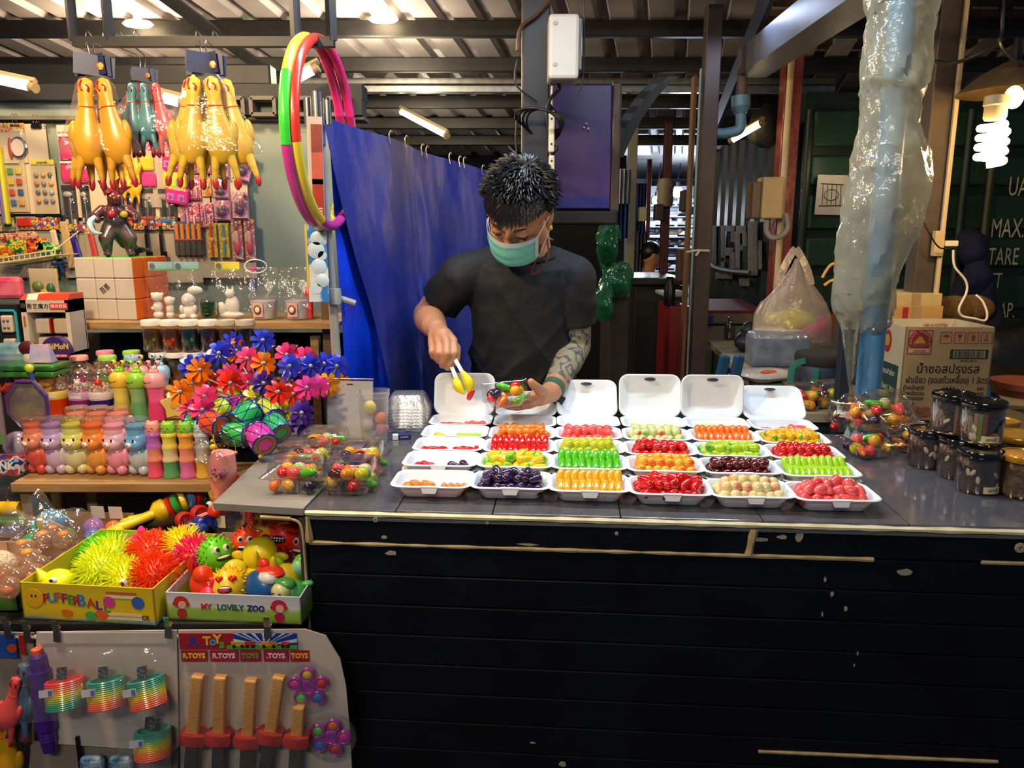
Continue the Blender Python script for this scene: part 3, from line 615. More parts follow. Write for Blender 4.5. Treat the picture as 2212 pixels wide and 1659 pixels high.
jar(onc(2132,1072,CZ)@TR(0,jr*.9,0),'black-lidded jar of dark biscuits nearest the counter edge, bottom row',BL,COOKIE,'black-lidded jars',seed=1)
jar(onc(2075,1040,CZ,-.2)@TR(.004,jr*.9,0),'black-lidded jar in the middle of the bottom row, label half hidden',BL,COOKIE,'black-lidded jars',seed=2)
jar(onc(2040,1018,CZ,.5)@TR(.004,jr*.9+.01,0),'black-lidded jar at the bottom row end beside the clear boxes',BL,COOKIE,'black-lidded jars',seed=3)
ST=[M('strip '+c,c,.4)for c in('8a4a42','6f8a4a','9a7a6a')]
jar(onc(2118,1052,CZ,-.25)@TR(0,jr*.9,.0895),'black-lidded jar stacked on top in front, cream label at its foot',BL,COOKIE,'black-lidded jars',seed=4,strips=ST)
jar(onc(2082,1030,CZ,.3)@TR(0,jr*.9+.012,.0895),'black-lidded jar stacked on top at the back, no label in view',BL,COOKIE,'black-lidded jars',seed=5,strips=ST,lab_txt=False)
gold=M('golden biscuits','7a5a2c',.5,h2='4a3418',scale=50,bump=.4)
jar(onc(2215,1083,CZ)@TR(.012,jr*.9,0),'golden-lidded jar of brown biscuits cut by the picture edge',GL,gold,'golden-lidded jars',flakes=0,seed=6,lab_txt=False)
jar(onc(2200,1035,CZ)@TR(.02,.05,0),'golden-lidded jar second back, behind the jar at the picture edge',GL,gold,'golden-lidded jars',flakes=0,seed=7,lab_txt=False,r=.05)
jar(onc(2165,1000,CZ)@TR(.02,.06,0),'golden-lidded jar farthest back behind the black lids',GL,gold,'golden-lidded jars',flakes=0,seed=8,lab_txt=False)
for k,(u,v,lb)in enumerate(((2185,960,'farthest back, by the blue handle'),(2215,985,'nearer, at the picture edge'))):
 t=thing('clear_container','clear square container with fogged lid '+lb,'container',onc(u,v,CZ)@TR(.01,.07,0),'fogged square containers')
 m=MB();m.loft([rrect(.09,.09,.012,.001,4),rrect(.10,.10,.014,.06,4)],0,I4,True,False);m.obj('body',MILK,t)
 m=MB();m.loft([rrect(.102,.102,.014,.058,4),rrect(.104,.104,.014,.064,4),rrect(.09,.09,.012,.067,4)],0,I4,False,True);m.obj('lid',FILM('amber fogged lid','e8c890',gloss=.3,milky=.2,mh='c8a872'),t)
# ================================================================ TOY STALL: table and stepped rack
TZ=.72
WOOD=M('pine slat','8a6a42',.6,h2='a58254',scale=3,stretch=(2,14,14),bump=.1);DARKW=M('dark pine','5c452c',.65,var=.2)
tf=Z(200,1346,TZ).y
tt=thing('toy_table','low black table carrying the boxes of toys, with a pale front rail','table',(0,0,0))
m=MB();m.rbox((-1.08,tf+.42,TZ-.012),(1.26,.84,.024),.003);m.obj('tabletop',M('black table','101014',.5),tt)
m=MB();m.rbox((-1.08,tf-.008,TZ-.045),(1.26,.016,.05),.002);m.obj('apron',M('black table'),tt)
m=MB();m.tube([(-1.72,tf-.019,TZ-.018),(-.47,tf-.019,TZ-.018)],.0045,8);m.obj('front_rail',M('pale rail','c8c4bc',.35),tt)
for x in(-1.66,-.5):
 for y in(tf+.04,tf+.78):m=MB();m.rbox((x,y,TZ/2-.012),(.035,.035,TZ-.024),.003);m.obj('leg',M('black table'),tt)
S1=.872;S2=.962;S3=1.03;S4=1.19
Y1=Z(230,1040,S1).y;Y2=Z(250,914,S2).y;Y3=Z(400,838,S3).y;Y4=Z(400,694,S4).y
rk=thing('stepped_rack','slatted pine display rack in steps holding jars of slime','rack',(0,0,0))
def shelf(z,y,x0,x1,dep):
 for k in range(2):m=MB();m.rbox(((x0+x1)/2,y+dep*(k+.5)/2,z-.007),(x1-x0,dep/2-.004,.014),.002,seg=1);m.obj('slat',WOOD,rk)
 m=MB();m.rbox(((x0+x1)/2,y-.006,z-.012),(x1-x0,.012,.022),.002);m.obj('front_slat',WOOD,rk)
xl=Z(28,1040,S1).x;xl2=Z(80,914,S2).x
shelf(S1,Y1,xl,-.60,.16);shelf(S2,Y2,xl2,-.60,.15);shelf(S3,Y3,xl2-.1,-.55,.17);shelf(S4,Y4,Z(140,694,S4).x,Z(735,694,S4).x,.26)
for x,y,z in((xl+.02,Y1+.02,S1),(xl+.13,Y1+.1,S1),(xl2+.02,Y2+.02,S2),(-.63,Y1+.05,S1),(-.63,Y2+.05,S2),(-.62,Y3+.05,S3),(xl2-.05,Y3+.05,S3)):
 m=MB();m.rbox((x,y,(TZ+z-.014)/2),(.026,.026,z-.014-TZ),.002);m.obj('leg',WOOD,rk)
for u0,u1,vt in((695,722,645),(672,690,725)):
 a=Y(u0,vt,Y4+.05);b=Y(u1,vt,Y4+.05);m=MB();m.rbox(((a.x+b.x)/2,Y4+.05,a.z/2),(b.x-a.x,.03,a.z),.002);m.obj('post',DARKW if u0>680 else WOOD,rk)
m=MB();m.rbox((-1.2,Y4+.2,.93),(1.4,.02,.40),.002);m.obj('back_panel',M('dark rack back','1c1613',.8),rk)
# ---------------------------------------------------------------- small jars and bottles
def gl(name,c,gloss=.2):return FILM(name,c,gloss=gloss,bump=.05,milky=.12,mh=c,fres=.6,rough=.06,mscale=20)
def at(u,v,z,back=0,rz=0,s=1):p=Z(u,v,z);return MX.Translation((p.x,p.y+back,z+.001))@MX.Rotation(rz,4,'Z')@MX.Scale(s,4)
GM=dict(rough=.28,coat=.4,sss=.25)
EYEB=M('black eye','0a0a0a',.2)
BEARS={}
def bear(T,top,low,lidc,label):
 if 'b' not in BEARS:
  m=MB();m.ell((0,0,.043),(.027,.022,.034));m.ell((-.014,-.003,.013),(.0135,.014,.014));m.ell((.014,-.003,.013),(.0135,.014,.014));m.ell((-.028,-.004,.045),(.008,.010,.022),0,TR(0,0,0));m.ell((.028,-.004,.045),(.008,.010,.022))
  m.ell((0,0,.088),(.031,.027,.029));m.ell((0,-.012,.080),(.026,.020,.018));m.ell((-.030,0,.107),(.009,.006,.010));m.ell((.030,0,.107),(.009,.006,.010));m.lathe([(.022,.09),(.0255,.112),(.0255,.124)],20)
  BEARS['b']=m;l=MB();l.lathe([(.026,.118),(.0275,.1185),(.0275,.1375),(.026,.140),(.01,.1395)],24);BEARS['l']=l
  z=MB();z.ell((0,-.030,.080),(.0085,.006,.0065));BEARS['z']=z.mesh('muzzle',M('bear muzzle','f0dcd2',.35));y=MB();y.ell((-.011,-.0275,.0905),(.0022,.0018,.0042));BEARS['y']=y.mesh('eye',EYEB)
  y=MB();y.ell((.011,-.0275,.0905),(.0022,.0018,.0042));BEARS['y2']=y.mesh('eye',EYEB);n=MB();n.ell((0,-.036,.0825),(.003,.002,.002));BEARS['n']=n.mesh('nose',M('bear nose','d89a98',.3))
  BEARS['belly']=MB().lathe([(.012,0),(.014,.001)],16,0,TR(0,-.0225,.045)@FRONT).mesh('belly_patch',M('belly patch','d8c0b8',.4,alpha=.5))
 t=thing('bear_jar',label,'jar',T,'bear-shaped slime jars');nm='bear '+top+low
 BEARS['b'].obj('bottle',GRAD(nm,[(0,pale(low,.22)),(.40,pale(low,.22)),(.58,pale(top,.22)),(1,pale(top,.22))],noise=.1,**GM),t);BEARS['l'].obj('lid',gl('bear lid '+lidc,lidc),t)
 for k,q in(('z','muzzle'),('y','eye'),('y2','eye'),('n','nose')):put(q,BEARS[k],t)
for u,v,top,low,lc,r,w in((68,1031,'e8704c','c8261c','f0c8b8',-.35,'red and coral'),(108,1032,'b890d8','c0a0c8','dccfe4',-.1,'lilac'),(152,1032,'dada62','cfc98a','e6e6a8',.05,'pale yellow'),(196,1033,'f07a14','e0861c','f0c8a0',-.3,'orange'),(242,1034,'f0a8c0','e87a98','f4dbe2',-.25,'pink'),(290,1035,'4a9ad8','b0b8c4','dfe8ee',-.3,'blue and grey')):
 bear(at(u,v,S1,.035,r),top,low,lc,f'{w} bear-shaped slime jar with screw lid on the lowest pine step')
for u,w,c in((137,'peach','f0b090'),(182,'salmon','f0a090'),(228,'pale pink','f0a8b8')):
 bear(at(u,1015,S1,.085,.1),c,c,'f4d8cc',f'{w} bear-shaped slime jar behind the front row, only its lid showing')
def globe(T,slime,collar,fig,label,seed=0):
 t=thing('globe_jar',label,'jar',T,'globe-topped bead jars');q=random.Random(seed)
 m=MB();m.lathe([(.026,0),(.029,.003),(.031,.05),(.032,.054)],24);m.obj('slime_cup',M('slime '+slime,slime,.25,coat=.5,var=.15),t)
 m=MB();m.lathe([(.031,.054),(.0315,.056),(.0315,.073),(.030,.075)],24);m.obj('collar',M('collar '+collar,collar,.4),t)
 m=MB();m.grid(lambda i,j:(.0322*cos(-pi/2-.5+i),.0322*sin(-pi/2-.5+i),.059+.009*j),8,1);m.obj('label',M('jar sticker','d8cdd8',.5),t)
 m=MB();m.lathe([(.030,.074),(.033,.085),(.0345,.098),(.032,.113),(.024,.125),(.012,.1315),(0,.133)],24);m.obj('globe',CLEAR,t)
 cols=[M('bead '+c,c,.3)for c in('e8dcd0','e8b0a8','d87060','e8e0b0','c8c8d8')];m=MB()
 for k in range(70):a=q.uniform(0,6.28);r=.028*sqrt(q.random());m.ell((r*cos(a),r*sin(a),.078+q.uniform(0,.016)),.0032,q.randrange(5),seg=6,rings=4)
 m.obj('beads',cols,t,kind='stuff')
 m=MB();m.ell((0,-.012,.098),(.009,.008,.008));m.ell((-.006,-.014,.106),(.003,.002,.004));m.ell((.006,-.014,.106),(.003,.002,.004));m.obj('figurine',M('figurine '+fig,fig,.3),t)
for u,v,s_,c_,f_,w,bk in((112,908,'d8420c','d8c052','e8c020','orange slime and a yellow collar',.03),(168,910,'7a1f78','b890b8','e8d8d0','purple slime and a lilac collar',.03),(212,910,'14127a','cfc8d0','d83020','navy slime and a red figurine',.03),
       (140,903,'2a7a1c','c8c8c0','9aa0d0','green slime, standing in the second rank',.09),(190,903,'6a2a5a','d8b8c8','c0b0e0','plum slime, half hidden in the second rank',.09)):
 globe(at(u,v,S2,bk),s_,c_,f_,f'clear globe jar of beads with {w}',int(u))
def snail(T,cap,horn,body,low,label):
 t=thing('snail_bottle',label,'bottle',T,'snail-headed slime bottles')
 m=MB();m.lathe([(.020,0),(.023,.003),(.0225,.03),(.019,.055),(.020,.075),(.0235,.092)],22);m.obj('bottle',GRAD('snail '+body+low,[(0,pale(low,.12)),(.5,pale(low,.12)),(.62,pale(body,.2)),(1,pale(body,.2))],**GM),t)
 m=MB();m.lathe([(.0245,.090),(.0265,.093),(.0268,.108),(.0255,.118),(.020,.1255),(.008,.129),(0,.1295)],24);m.obj('cap',M('snail cap '+cap,cap,.35,coat=.3),t)
 m=MB()
 for k in range(5):a=2*pi*k/5;m.ell((.007*cos(a),.007*sin(a),.131),(.006,.006,.005))
 m.ell((0,0,.136),.006);m.obj('crest',M('snail horn '+horn,horn,.35),t)
 for s in(-1,1):
  m=MB();m.tube(bez([(s*.006,0,.132),(s*.009,0,.142),(s*.013,-.002,.149)],5),.0022,8);m.ell((s*.0135,-.002,.153),.0068);a=m.obj('eye_stalk',M('snail stalk '+cap,cap,.35),t)
  m=MB();m.ell((s*.0135,-.0078,.1535),(.003,.0016,.003));m.obj('pupil',EYEB,a)
 m=MB();m.tube([(.012*(k/6*2-1)-.004,-.0262,.103+.004*(k/6*2-1)**2)for k in range(7)],.0008,5);m.obj('smile',EYEB,t);m=MB();m.ell((-.010,-.0255,.104),(.003,.001,.002));m.obj('tongue',M('tongue','a8281c',.4),t)
for u,v,cp,hn,bd,lw,w,bk in((256,912,'e8c23c','7ac42a','d8c83c','c0b030','yellow',.03),(293,914,'8ecb3c','8ecb3c','6aa85a','4a9a5c','green',.03),(331,914,'f0a0a8','f0a0a8','e83a78','d82868','pink',.03),(275,905,'f0a8a0','f0a8a0','e890a0','e890a0','salmon pink, hidden behind the yellow and green',.085),(322,903,'9ac8e0','9ac8e0','8ab8d8','8ab8d8','pale blue, hidden behind the pink',.085)):
 snail(at(u,v,S2,bk,-.25),cp,hn,bd,lw,f'{w} snail-headed slime bottle{"" if "hidden" in w else " with eye stalks on the middle step"}' if 'hidden' not in w else f'snail-headed slime bottle, {w} one')
star=thing('star_jar','pale yellow star-shaped slime jar beside the pink snail bottle','jar',at(375,912,S2,.035,.1))
def starpoly(r0,r1,n=5,a0=pi/2):return[((r0 if k%2==0 else r1)*cos(a0+pi*k/n),(r0 if k%2==0 else r1)*sin(a0+pi*k/n))for k in range(2*n)]
m=MB();P5=starpoly(.042,.028);m.loft([[(x*s,z*s+.04,0)for x,z in P5]for s in(.9,1)],0,TR(0,-.014,0)@FRONT);m.loft([[(x*s,z*s+.04,d)for x,z in P5]for s,d in((.88,0),(1,.004),(1,.022),(.9,.026))],0,FRONT,True,True);m.obj('body',M('pale yellow slime','ddc96a',.25,coat=.4,sss=.2),star)
m=MB();m.ell((0,-.027,.042),(.012,.001,.010));m.obj('print',M('lemon print','d8a830',.4),star);m=MB();m.lathe([(.010,.074),(.012,.075),(.012,.086),(.004,.088)],16);m.obj('lid',M('yellow lid','e0cf7a',.4),star)
def bamboo(T,cap,a_,b_,c_,label):
 t=thing('bamboo_bottle',label,'bottle',T,'bamboo-shaped slime bottles');seg=[(c_,0,.040),(b_,.040,.072),(a_,.072,.100)]
 for k,(c,z0,z1)in enumerate(seg):
  m=MB();r=.0185-.001*k;m.lathe([(r+.0015,z0),(r+.002,z0+.004),(r,z0+.008),(r-.001,(z0+z1)/2),(r,z1-.004),(r+.0012,z1)],22);m.obj('section',M('bamboo '+c,pale(c,.15),.25,coat=.4,sss=.25),t)
 m=MB();m.lathe([(.0175,.100),(.0185,.101),(.0185,.107),(.0170,.109)],22);m.obj('collar',M('bamboo '+a_),t)
 m=MB();m.lathe([(.0155,.108),(.0168,.111),(.0168,.122),(.0145,.131),(.008,.1345),(0,.135)],22);m.ell((-.010,0,.133),.0048);m.ell((.010,0,.133),.0048);h=m.obj('animal_cap',M('bamboo cap '+cap,cap,.35),t)
 m=MB()
 for s in(-1,1):m.tube([(s*.007-.003,-.0162,.121),(s*.007,-.0166,.1225),(s*.007+.003,-.0162,.121)],.0006,5)
 m.tube([(-.003,-.0168,.115),(0,-.017,.1142),(.003,-.0168,.115)],.0006,5);m.obj('face',EYEB,h)
for u,v,cp,a_,b_,c_,w in((327,1037,'f0968c','b050c8','e8806a','e83a60','pink-capped bamboo slime bottle, violet over hot pink'),(361,1038,'8cc83c','e0d23a','d8c89a','3c9a50','green-capped bamboo slime bottle, yellow over dark green'),(397,1038,'8cc83c','e89a28','e8806a','d855a0','green-capped bamboo slime bottle, orange over pink'),(432,1038,'c8d0d8','b8c0c8','c8bca8','d8a01c','pale bamboo slime bottle with a golden base, half behind the drums')):
 bamboo(at(u,v,S1,.03,-.1),cp,a_,b_,c_,w)
def slimejar(T,c,creature,label,lid='e8e4e0',grp='white-lidded slime jars',s=1,shape=0):
 t=thing('slime_jar',label,'jar',T@MX.Diagonal((s,s,s*1.35,1)),grp)
 m=MB();m.lathe([(.022,.001),(.0245,.004),(.025,.052),(.023,.056)],24);m.obj('glass',FILM('jar glass',gloss=.25,bump=.03,fres=.5),t)
 m=MB();m.lathe([(.021,.003),(.0235,.006),(.0235,.046),(.02,.047)],22);m.obj('slime',gl('slime '+c,c,.1),t)
 m=MB();m.lathe([(.025,.054),(.0268,.055),(.0268,.064),(.0258,.066),(.022,.066),(.021,.0645),(.004,.0645)],26);m.obj('lid',M('jar lid '+lid,lid,.35),t)
 if creature:
  m=MB()
  if shape==0:m.ell((0,-.016,.02),(.012,.006,.006),0);m.ell((.011,-.017,.026),(.005,.004,.005));m.ell((-.012,-.016,.024),(.006,.003,.003));m.ell((-.006,-.017,.012),(.002,.002,.005));m.ell((.006,-.017,.012),(.002,.002,.005))
  else:m.ell((0,-.016,.018),(.014,.006,.008));m.ell((0,-.017,.029),(.010,.006,.006));m.box((-.005,-.017,.008),(.004,.004,.008));m.box((.005,-.017,.008),(.004,.004,.008))
  m.obj('creature',M('creature '+creature,creature,.35),t)
top=[(330,'d0a020','2a9a3c','yellow slime and a green lizard'),(371,'e0901c','e03a18','amber slime and a red snake'),(411,'2a98a8','208a90','teal slime'),(453,'7a68a0','7a2a30','mauve slime and a dark red crab')]
low_=[(338,'b87a90',None,'dusky pink slime'),(376,'c8b448','8a3018','olive slime and a brown crab'),(413,'90b0a8',None,'pale grey green slime'),(455,'b0a878',None,'beige slime, half behind the pinwheels')]
for u,c,cr,w in low_:slimejar(at(u,832,S3,.03),c,cr,f'white-lidded jar of {w}, lower tier')
for u,c,cr,w in top:p=Z(u+2,832,S3);slimejar(MX.Translation((Y(u,742,p.y+.03).x,p.y+.03,S3+.0905)),c,cr,f'white-lidded jar of {w}, upper tier')
for u,c,w,st in((492,'c88a10','clear-lidded jar of golden slime with a black oval sticker',1),(533,'2c2440','clear-lidded jar of dark violet slime',0)):
 p=Z(u,832,S3);T=MX.Translation((Y(u,742,p.y+.035).x,p.y+.035,S3+.0905));slimejar(T,c,None,w,'b8b0a0','clear-lidded slime jars')
 slimejar(MX.Translation((T.translation.x,p.y+.035,S3+.001)),'a09880',None,'jar of grey slime in the lower tier under the '+('golden one' if st else 'dark violet one'))
 if st:single(MB().lathe([(0,0),(1,0),(.95,.06),(0,.08)],18,0,TR(s=(.012,.014,.012))),'sticker',M('black sticker','0c0c0c',.3),'black oval sticker on the golden slime jar','sticker',T@TR(-.003,-.0262,.024)@FRONT)
def cubejar(T,c,fig,label):
 t=thing('square_jar',label,'jar',T,'square slime jars');m=MB();m.rbox((0,0,.024),(.046,.046,.046),.003);m.obj('glass',FILM('jar glass'),t)
 m=MB();m.rbox((0,0,.021),(.041,.041,.037),.002);m.obj('slime',gl('slime '+c,c,.1),t);m=MB();m.rbox((0,0,.050),(.048,.048,.006),.002);m.obj('lid',CLEAR,t)
 if fig:m=MB();m.ell((0,-.021,.028),(.011,.004,.009));m.ell((-.012,-.021,.031),(.006,.002,.004));m.ell((.012,-.021,.031),(.006,.002,.004));m.ell((0,-.021,.014),(.008,.004,.008));m.obj('figure',M('creature '+fig,fig,.35),t)
for u,lo,cu,cl_,f in((573,'plum','128a2c','2a1230','6ad83a'),(622,'violet','0e7a38','3a1c48','2c9a2c')):
 p=Z(u,835,S3);x=Y(u,745,p.y+.05).x
 cubejar(MX.Translation((x,p.y+.05,S3+.055)),cu,f,f'square jar of green slime with a green figure, above the {lo} one');cubejar(MX.Translation((x,p.y+.05,S3+.001)),cl_,None,f'square jar of {lo} slime underneath, half behind the pinwheels')
p=Z(658,835,S3);st_=thing('star_sticker_jar','slim dark jar with a gold star badge beside the pine post','jar',MX.Translation((Y(656,780,p.y+.05).x,p.y+.05,S3+.001)))
m=MB();m.lathe([(.016,0),(.018,.004),(.018,.07),(.014,.082),(.014,.09)],18);m.obj('body',FILM('jar glass'),st_);m=MB();m.ell((0,-.018,.05),(.011,.002,.014));m.obj('badge',M('black sticker','0c0c0c',.3),st_);m=MB();m.prism(starpoly(.007,.003),0,.001,0,TR(0,-.0202,.05)@FRONT);m.obj('star',M('gold star','d8a838',.3),st_)
p=Z(445,690,S4);gj=thing('tall_slime_jar','jar of bright green slime with a dark hat-shaped toy standing before the plaster figures','jar',MX.Translation((Y(452,690,Y4+.03).x,Y4+.03,S4+.001)))
m=MB();m.lathe([(.024,0),(.026,.003),(.026,.056),(.024,.06),(.024,.066)],24);m.obj('glass',FILM('jar glass'),gj);m=MB();m.lathe([(.022,.002),(.024,.005),(.024,.052)],22);m.obj('slime',gl('slime 1ea83c','1ea83c',.1),gj)
m=MB();m.lathe([(.004,.008),(.009,.010),(.010,.016),(.020,.019),(.019,.022),(.008,.032),(0,.034)],18,0,TR(0,-.006,0));m.obj('figure',M('dark green toy','12301a',.4),gj)
def starjar(T,c,lid,label,seed):
 t=thing('star_bead_jar',label,'jar',T,'star-shaped bead jars');P=starpoly(.045,.027);m=MB()
 m.loft([[(x*s,y*s*.8,z)for x,y in P]for s,z in((.75,0),(.9,.012),(.7,.03),(1,.042))],0,I4,True,True);m.obj('cup',M('star cup '+c,c,.25,coat=.5),t)
 q=random.Random(seed);cols=[M('bead '+k,k,.3)for k in('e04a3a','e8c02c','8ac83c','e8dcd0','e890a8')];m=MB()
 for k in range(90):a=q.uniform(0,6.28);r=.038*sqrt(q.random());m.ell((r*cos(a),r*.8*sin(a),.044+q.uniform(0,.014)*(1-r/.05)),.0034,q.randrange(5),seg=6,rings=4)
 m.obj('beads',cols,t,kind='stuff');m=MB();m.lathe([(.040,.042),(.030,.060),(.020,.066),(.020,.076)],22);m.obj('dome',CLEAR,t)
 m=MB();m.lathe([(.021,.073),(.0235,.074),(.0235,.083),(.0222,.086),(.01,.0865)],24);m.obj('lid',M('star lid '+lid,lid,.4),t)
for u,v,c,l,w,bk in((164,797,'c82a8a','f0a0a0','magenta star-shaped jar of candy beads with a coral lid',.03),(226,800,'6ab828','9ad05c','green star-shaped jar of candy beads with a light green lid',.03),(282,798,'5a9ac8','90b8d8','blue star-shaped jar of candy beads with a sky blue lid',.03),(184,785,'b83080','f08aa8','star-shaped bead jar with a pink lid standing behind the magenta one',.12),(244,785,'5aa828','a0d85c','star-shaped bead jar with a lime lid standing behind the green one',.12),(312,785,'d89010','e8a018','star-shaped bead jar with an amber lid beside the white-lidded jars',.10)):
 starjar(at(u,840,S3,bk),c,l,w,int(u))
# ---------------------------------------------------------------- big puzzle cube and monster
sz=.186;pc=Y(237,700,Y4+.02);cT=MX.Translation((pc.x,Y4+.035+sz/2,S4))@MX.Rotation(-.12,4,'Z')
pz=thing('puzzle_cube','oversized three by three puzzle cube with white, orange and green faces','toy',cT)
CM=[M('cube core','5a2a14',.4),M('cube orange','f06a12',.25,coat=.3,var=.02),M('cube white','c0b7aa',.25,coat=.3,var=.02),M('cube green','3cbf2c',.25,coat=.3,var=.02)]
for i in range(3):
 for j in range(3):
  for k in range(3):
   if(i,j,k)==(1,1,1):continue
   m=MB();h=sz/6-.0004;r=.0035;c=((i-1)*sz/3,(j-1)*sz/3,sz/2+(k-1)*sz/3)
   m.rbox(c,(2*h,2*h,2*h),r)
   cc=V(c);
   me=m.mesh('cubelet',CM,0)
   for pl in me.polygons:n=pl.normal;e_=pl.center;pl.material_index=1 if n.x>.3 and e_.x>sz/2-.006 and n.x>=-n.y else 3 if n.z>.6 and e_.z>sz-.006 else 1 if i==2 and e_.y>-sz/2+.006 and n.x>-.1 else 2
   put('cubelet',me,pz)
lg=text('百恩',.021,INK,pz,MX.Translation((.0,-sz/2-.0006,sz/2))@FRONT@MX.Rotation(.62,4,'Z'),sx=.8);lg.name='logo'
mT=MX.Translation((pc.x-.0,Y4+.035+sz*.45,S4+sz+.002))@MX.Rotation(.5,4,'Z')@MX.Scale(.97,4)
mk=thing('monster_toy','maroon and grey rubber monster with horns standing on the puzzle cube','toy',mT)
m=MB()
for s in(-1,1):
 chain(m,[(s*.018,0,.085),(s*.034,-.010,.055),(s*.032,.004,.022),(s*.032,-.004,.008)],[.026,.022,.015,.012],12);m.ell((s*.033,-.015,.007),(.013,.020,.008))
 chain(m,[(s*.036,0,.140),(s*.060,-.010,.122),(s*.052,-.035,.110)],[.017,.013,.011],10)
m.ell((0,0,.105),(.036,.030,.040));m.ell((0,.002,.135),(.038,.028,.028));chain(m,[(0,-.004,.158),(0,-.014,.178)],[.020,.021],12);m.ell((0,-.034,.174),(.013,.020,.010));m.ell((0,-.030,.162),(.011,.016,.005))
chain(m,[(0,.02,.08),(.02,.05,.04),(.055,.055,.016),(.085,.03,.018)],[.026,.019,.012,.006],12)
for i in range(7):m.lathe([(.009,0),(.0001,.022)],8,0,frame((0,.022+.008*sin(i),.165-.013*i),(0,1,.5)))
me=remeshed(m,.0028,2,'body',GRAD('monster skin',[(0,'5a3236'),(.12,'3c3038'),(.35,'5a4a4e'),(.5,'2c2a2c'),(.7,'4e2a34'),(1,'6a1e28')],noise=.35,rough=.25,coat=.4));put('body',me,mk)
for n_,L in(('horn',[((-.014,-.016,.190),(-.040,-.030,.228)),((.010,.002,.192),(.052,.012,.214)),((0,-.008,.194),(.020,-.014,.238))]),):
 for a,b in L:m=MB();m.tube(bez([a,V(a).lerp(V(b),.5)+V((0,.008,.004)),b],5),[.015*(1-k/11)for k in range(11)],10);m.obj('horn',M('maroon rubber','6a1a24',.25,coat=.4),mk)
m=MB();m.tube(bez([(-.058,-.036,.120),(-.074,-.05,.100),(-.066,-.056,.074),(-.044,-.056,.070)],5),[.006,.007,.008,.008,.009,.009,.009,.009,.008,.008,.007,.006,.005,.004,.003,.002][:16],8);m.obj('claw',M('pale blue rubber','a8c0cc',.3),mk)
for x,z,c in((-.012,.128,'a8202c'),(.022,.128,'b89a2c')):m=MB();m.ell((x,-.030,z),(.012,.007,.011));m.obj('chest_boss',M('boss '+c,c,.3),mk)
for s in(-1,1):m=MB();m.ell((s*.011,-.046,.182),.003);m.obj('eye',M('bead e8c02c'),mk)
# ---------------------------------------------------------------- bagged plaster figures, cups on the top shelf
PLA=M('white plaster','e6e2da',.6,bump=.1)
def bagbox(w,h,d=.05,puff=.012,seed=0):
 m=MB()
 f=lambda s:(lambda a,b:((a-.5)*w*(1-.08*b),s*(d/2*(1-b**3)+.002+puff*NZ.noise(V((a*4,b*4,seed+s)))*(1-b)),b*h))
 m.grid(f(-1),10,12);m.grid(f(1),10,12);return m
def header(w,c,z,t,h=.02,y=0):m=MB();m.box((0,y,z),(w,.003,h));return m.obj('header_card',c,t)
HEADB=GRAD('grass header',[(0,'5aa02c'),(.35,'9ac8b8'),(1,'a8d0dc')],2,.5,noise=.5);HEADY=GRAD('yellow header',[(0,'5aa02c'),(.3,'d8c23c'),(1,'d8c84a')],2,.5,noise=.5)
def plaster(u,label,kind,hd,tilt):
 t=thing('bagged_plaster_figure',label,'figurine',MX.Translation((Y(u,690,Y4+.06).x,Y4+.06,S4+.001)),'bagged plaster figures');m=MB()
 if kind==0:
  for x,s in((-.018,1),(.018,.8)):m.ell((x,0,.012),(.016*s,.014,.012));m.ell((x,0,.032*s+.004),(.015*s,.013,.018));m.ell((x,-.002,.062*s+.004),(.017*s,.015,.015));m.ell((x-.014*s,0,.074*s),(.006,.004,.006));m.ell((x+.014*s,0,.074*s),(.006,.004,.006))
 elif kind==1:m.ell((0,0,.022),(.022,.018,.022));m.ell((0,-.002,.058),(.022,.019,.021));m.ell((-.017,-.012,.008),(.012,.012,.008));m.ell((.017,-.012,.008),(.012,.012,.008));m.ell((-.02,-.01,.03),(.007,.009,.013));m.ell((.02,-.01,.03),(.007,.009,.013));m.ell((.02,.0,.085),(.024,.014,.014))
 else:
  m.ell((0,0,.012),(.042,.018,.012));m.ell((.008,0,.04),(.022,.016,.032));m.ell((.004,-.004,.076),(.015,.014,.014));m.lathe([(.005,0),(0,.016)],8,0,TR(-.004,-.002,.086));m.lathe([(.005,0),(0,.016)],8,0,TR(.012,-.002,.086));m.ell((-.024,-.006,.03),(.014,.012,.022))
 m.obj('figure',PLA,t);bagbox(.085 if kind<2 else .1,.150,.045,.012,u).obj('bag',BAG,t)
 m=MB();m.box((0,0,.158),(.074,.003,.026));m.obj('header_card',hd,t);m=MB();m.lathe([(0,0),(.0085,0),(.008,.0012)],18,0,TR(-.025,-.0016,.159)@FRONT);m.obj('badge',M('grey badge','6a7280',.5),t)
plaster(357,'bag with two small white plaster bears, pale blue header, next to puzzle cube',0,HEADB,0);plaster(412,'bag with a seated white plaster child, pale blue header',1,HEADB,0);plaster(499,'bag with a white plaster cat, yellow header',2,HEADY,0)
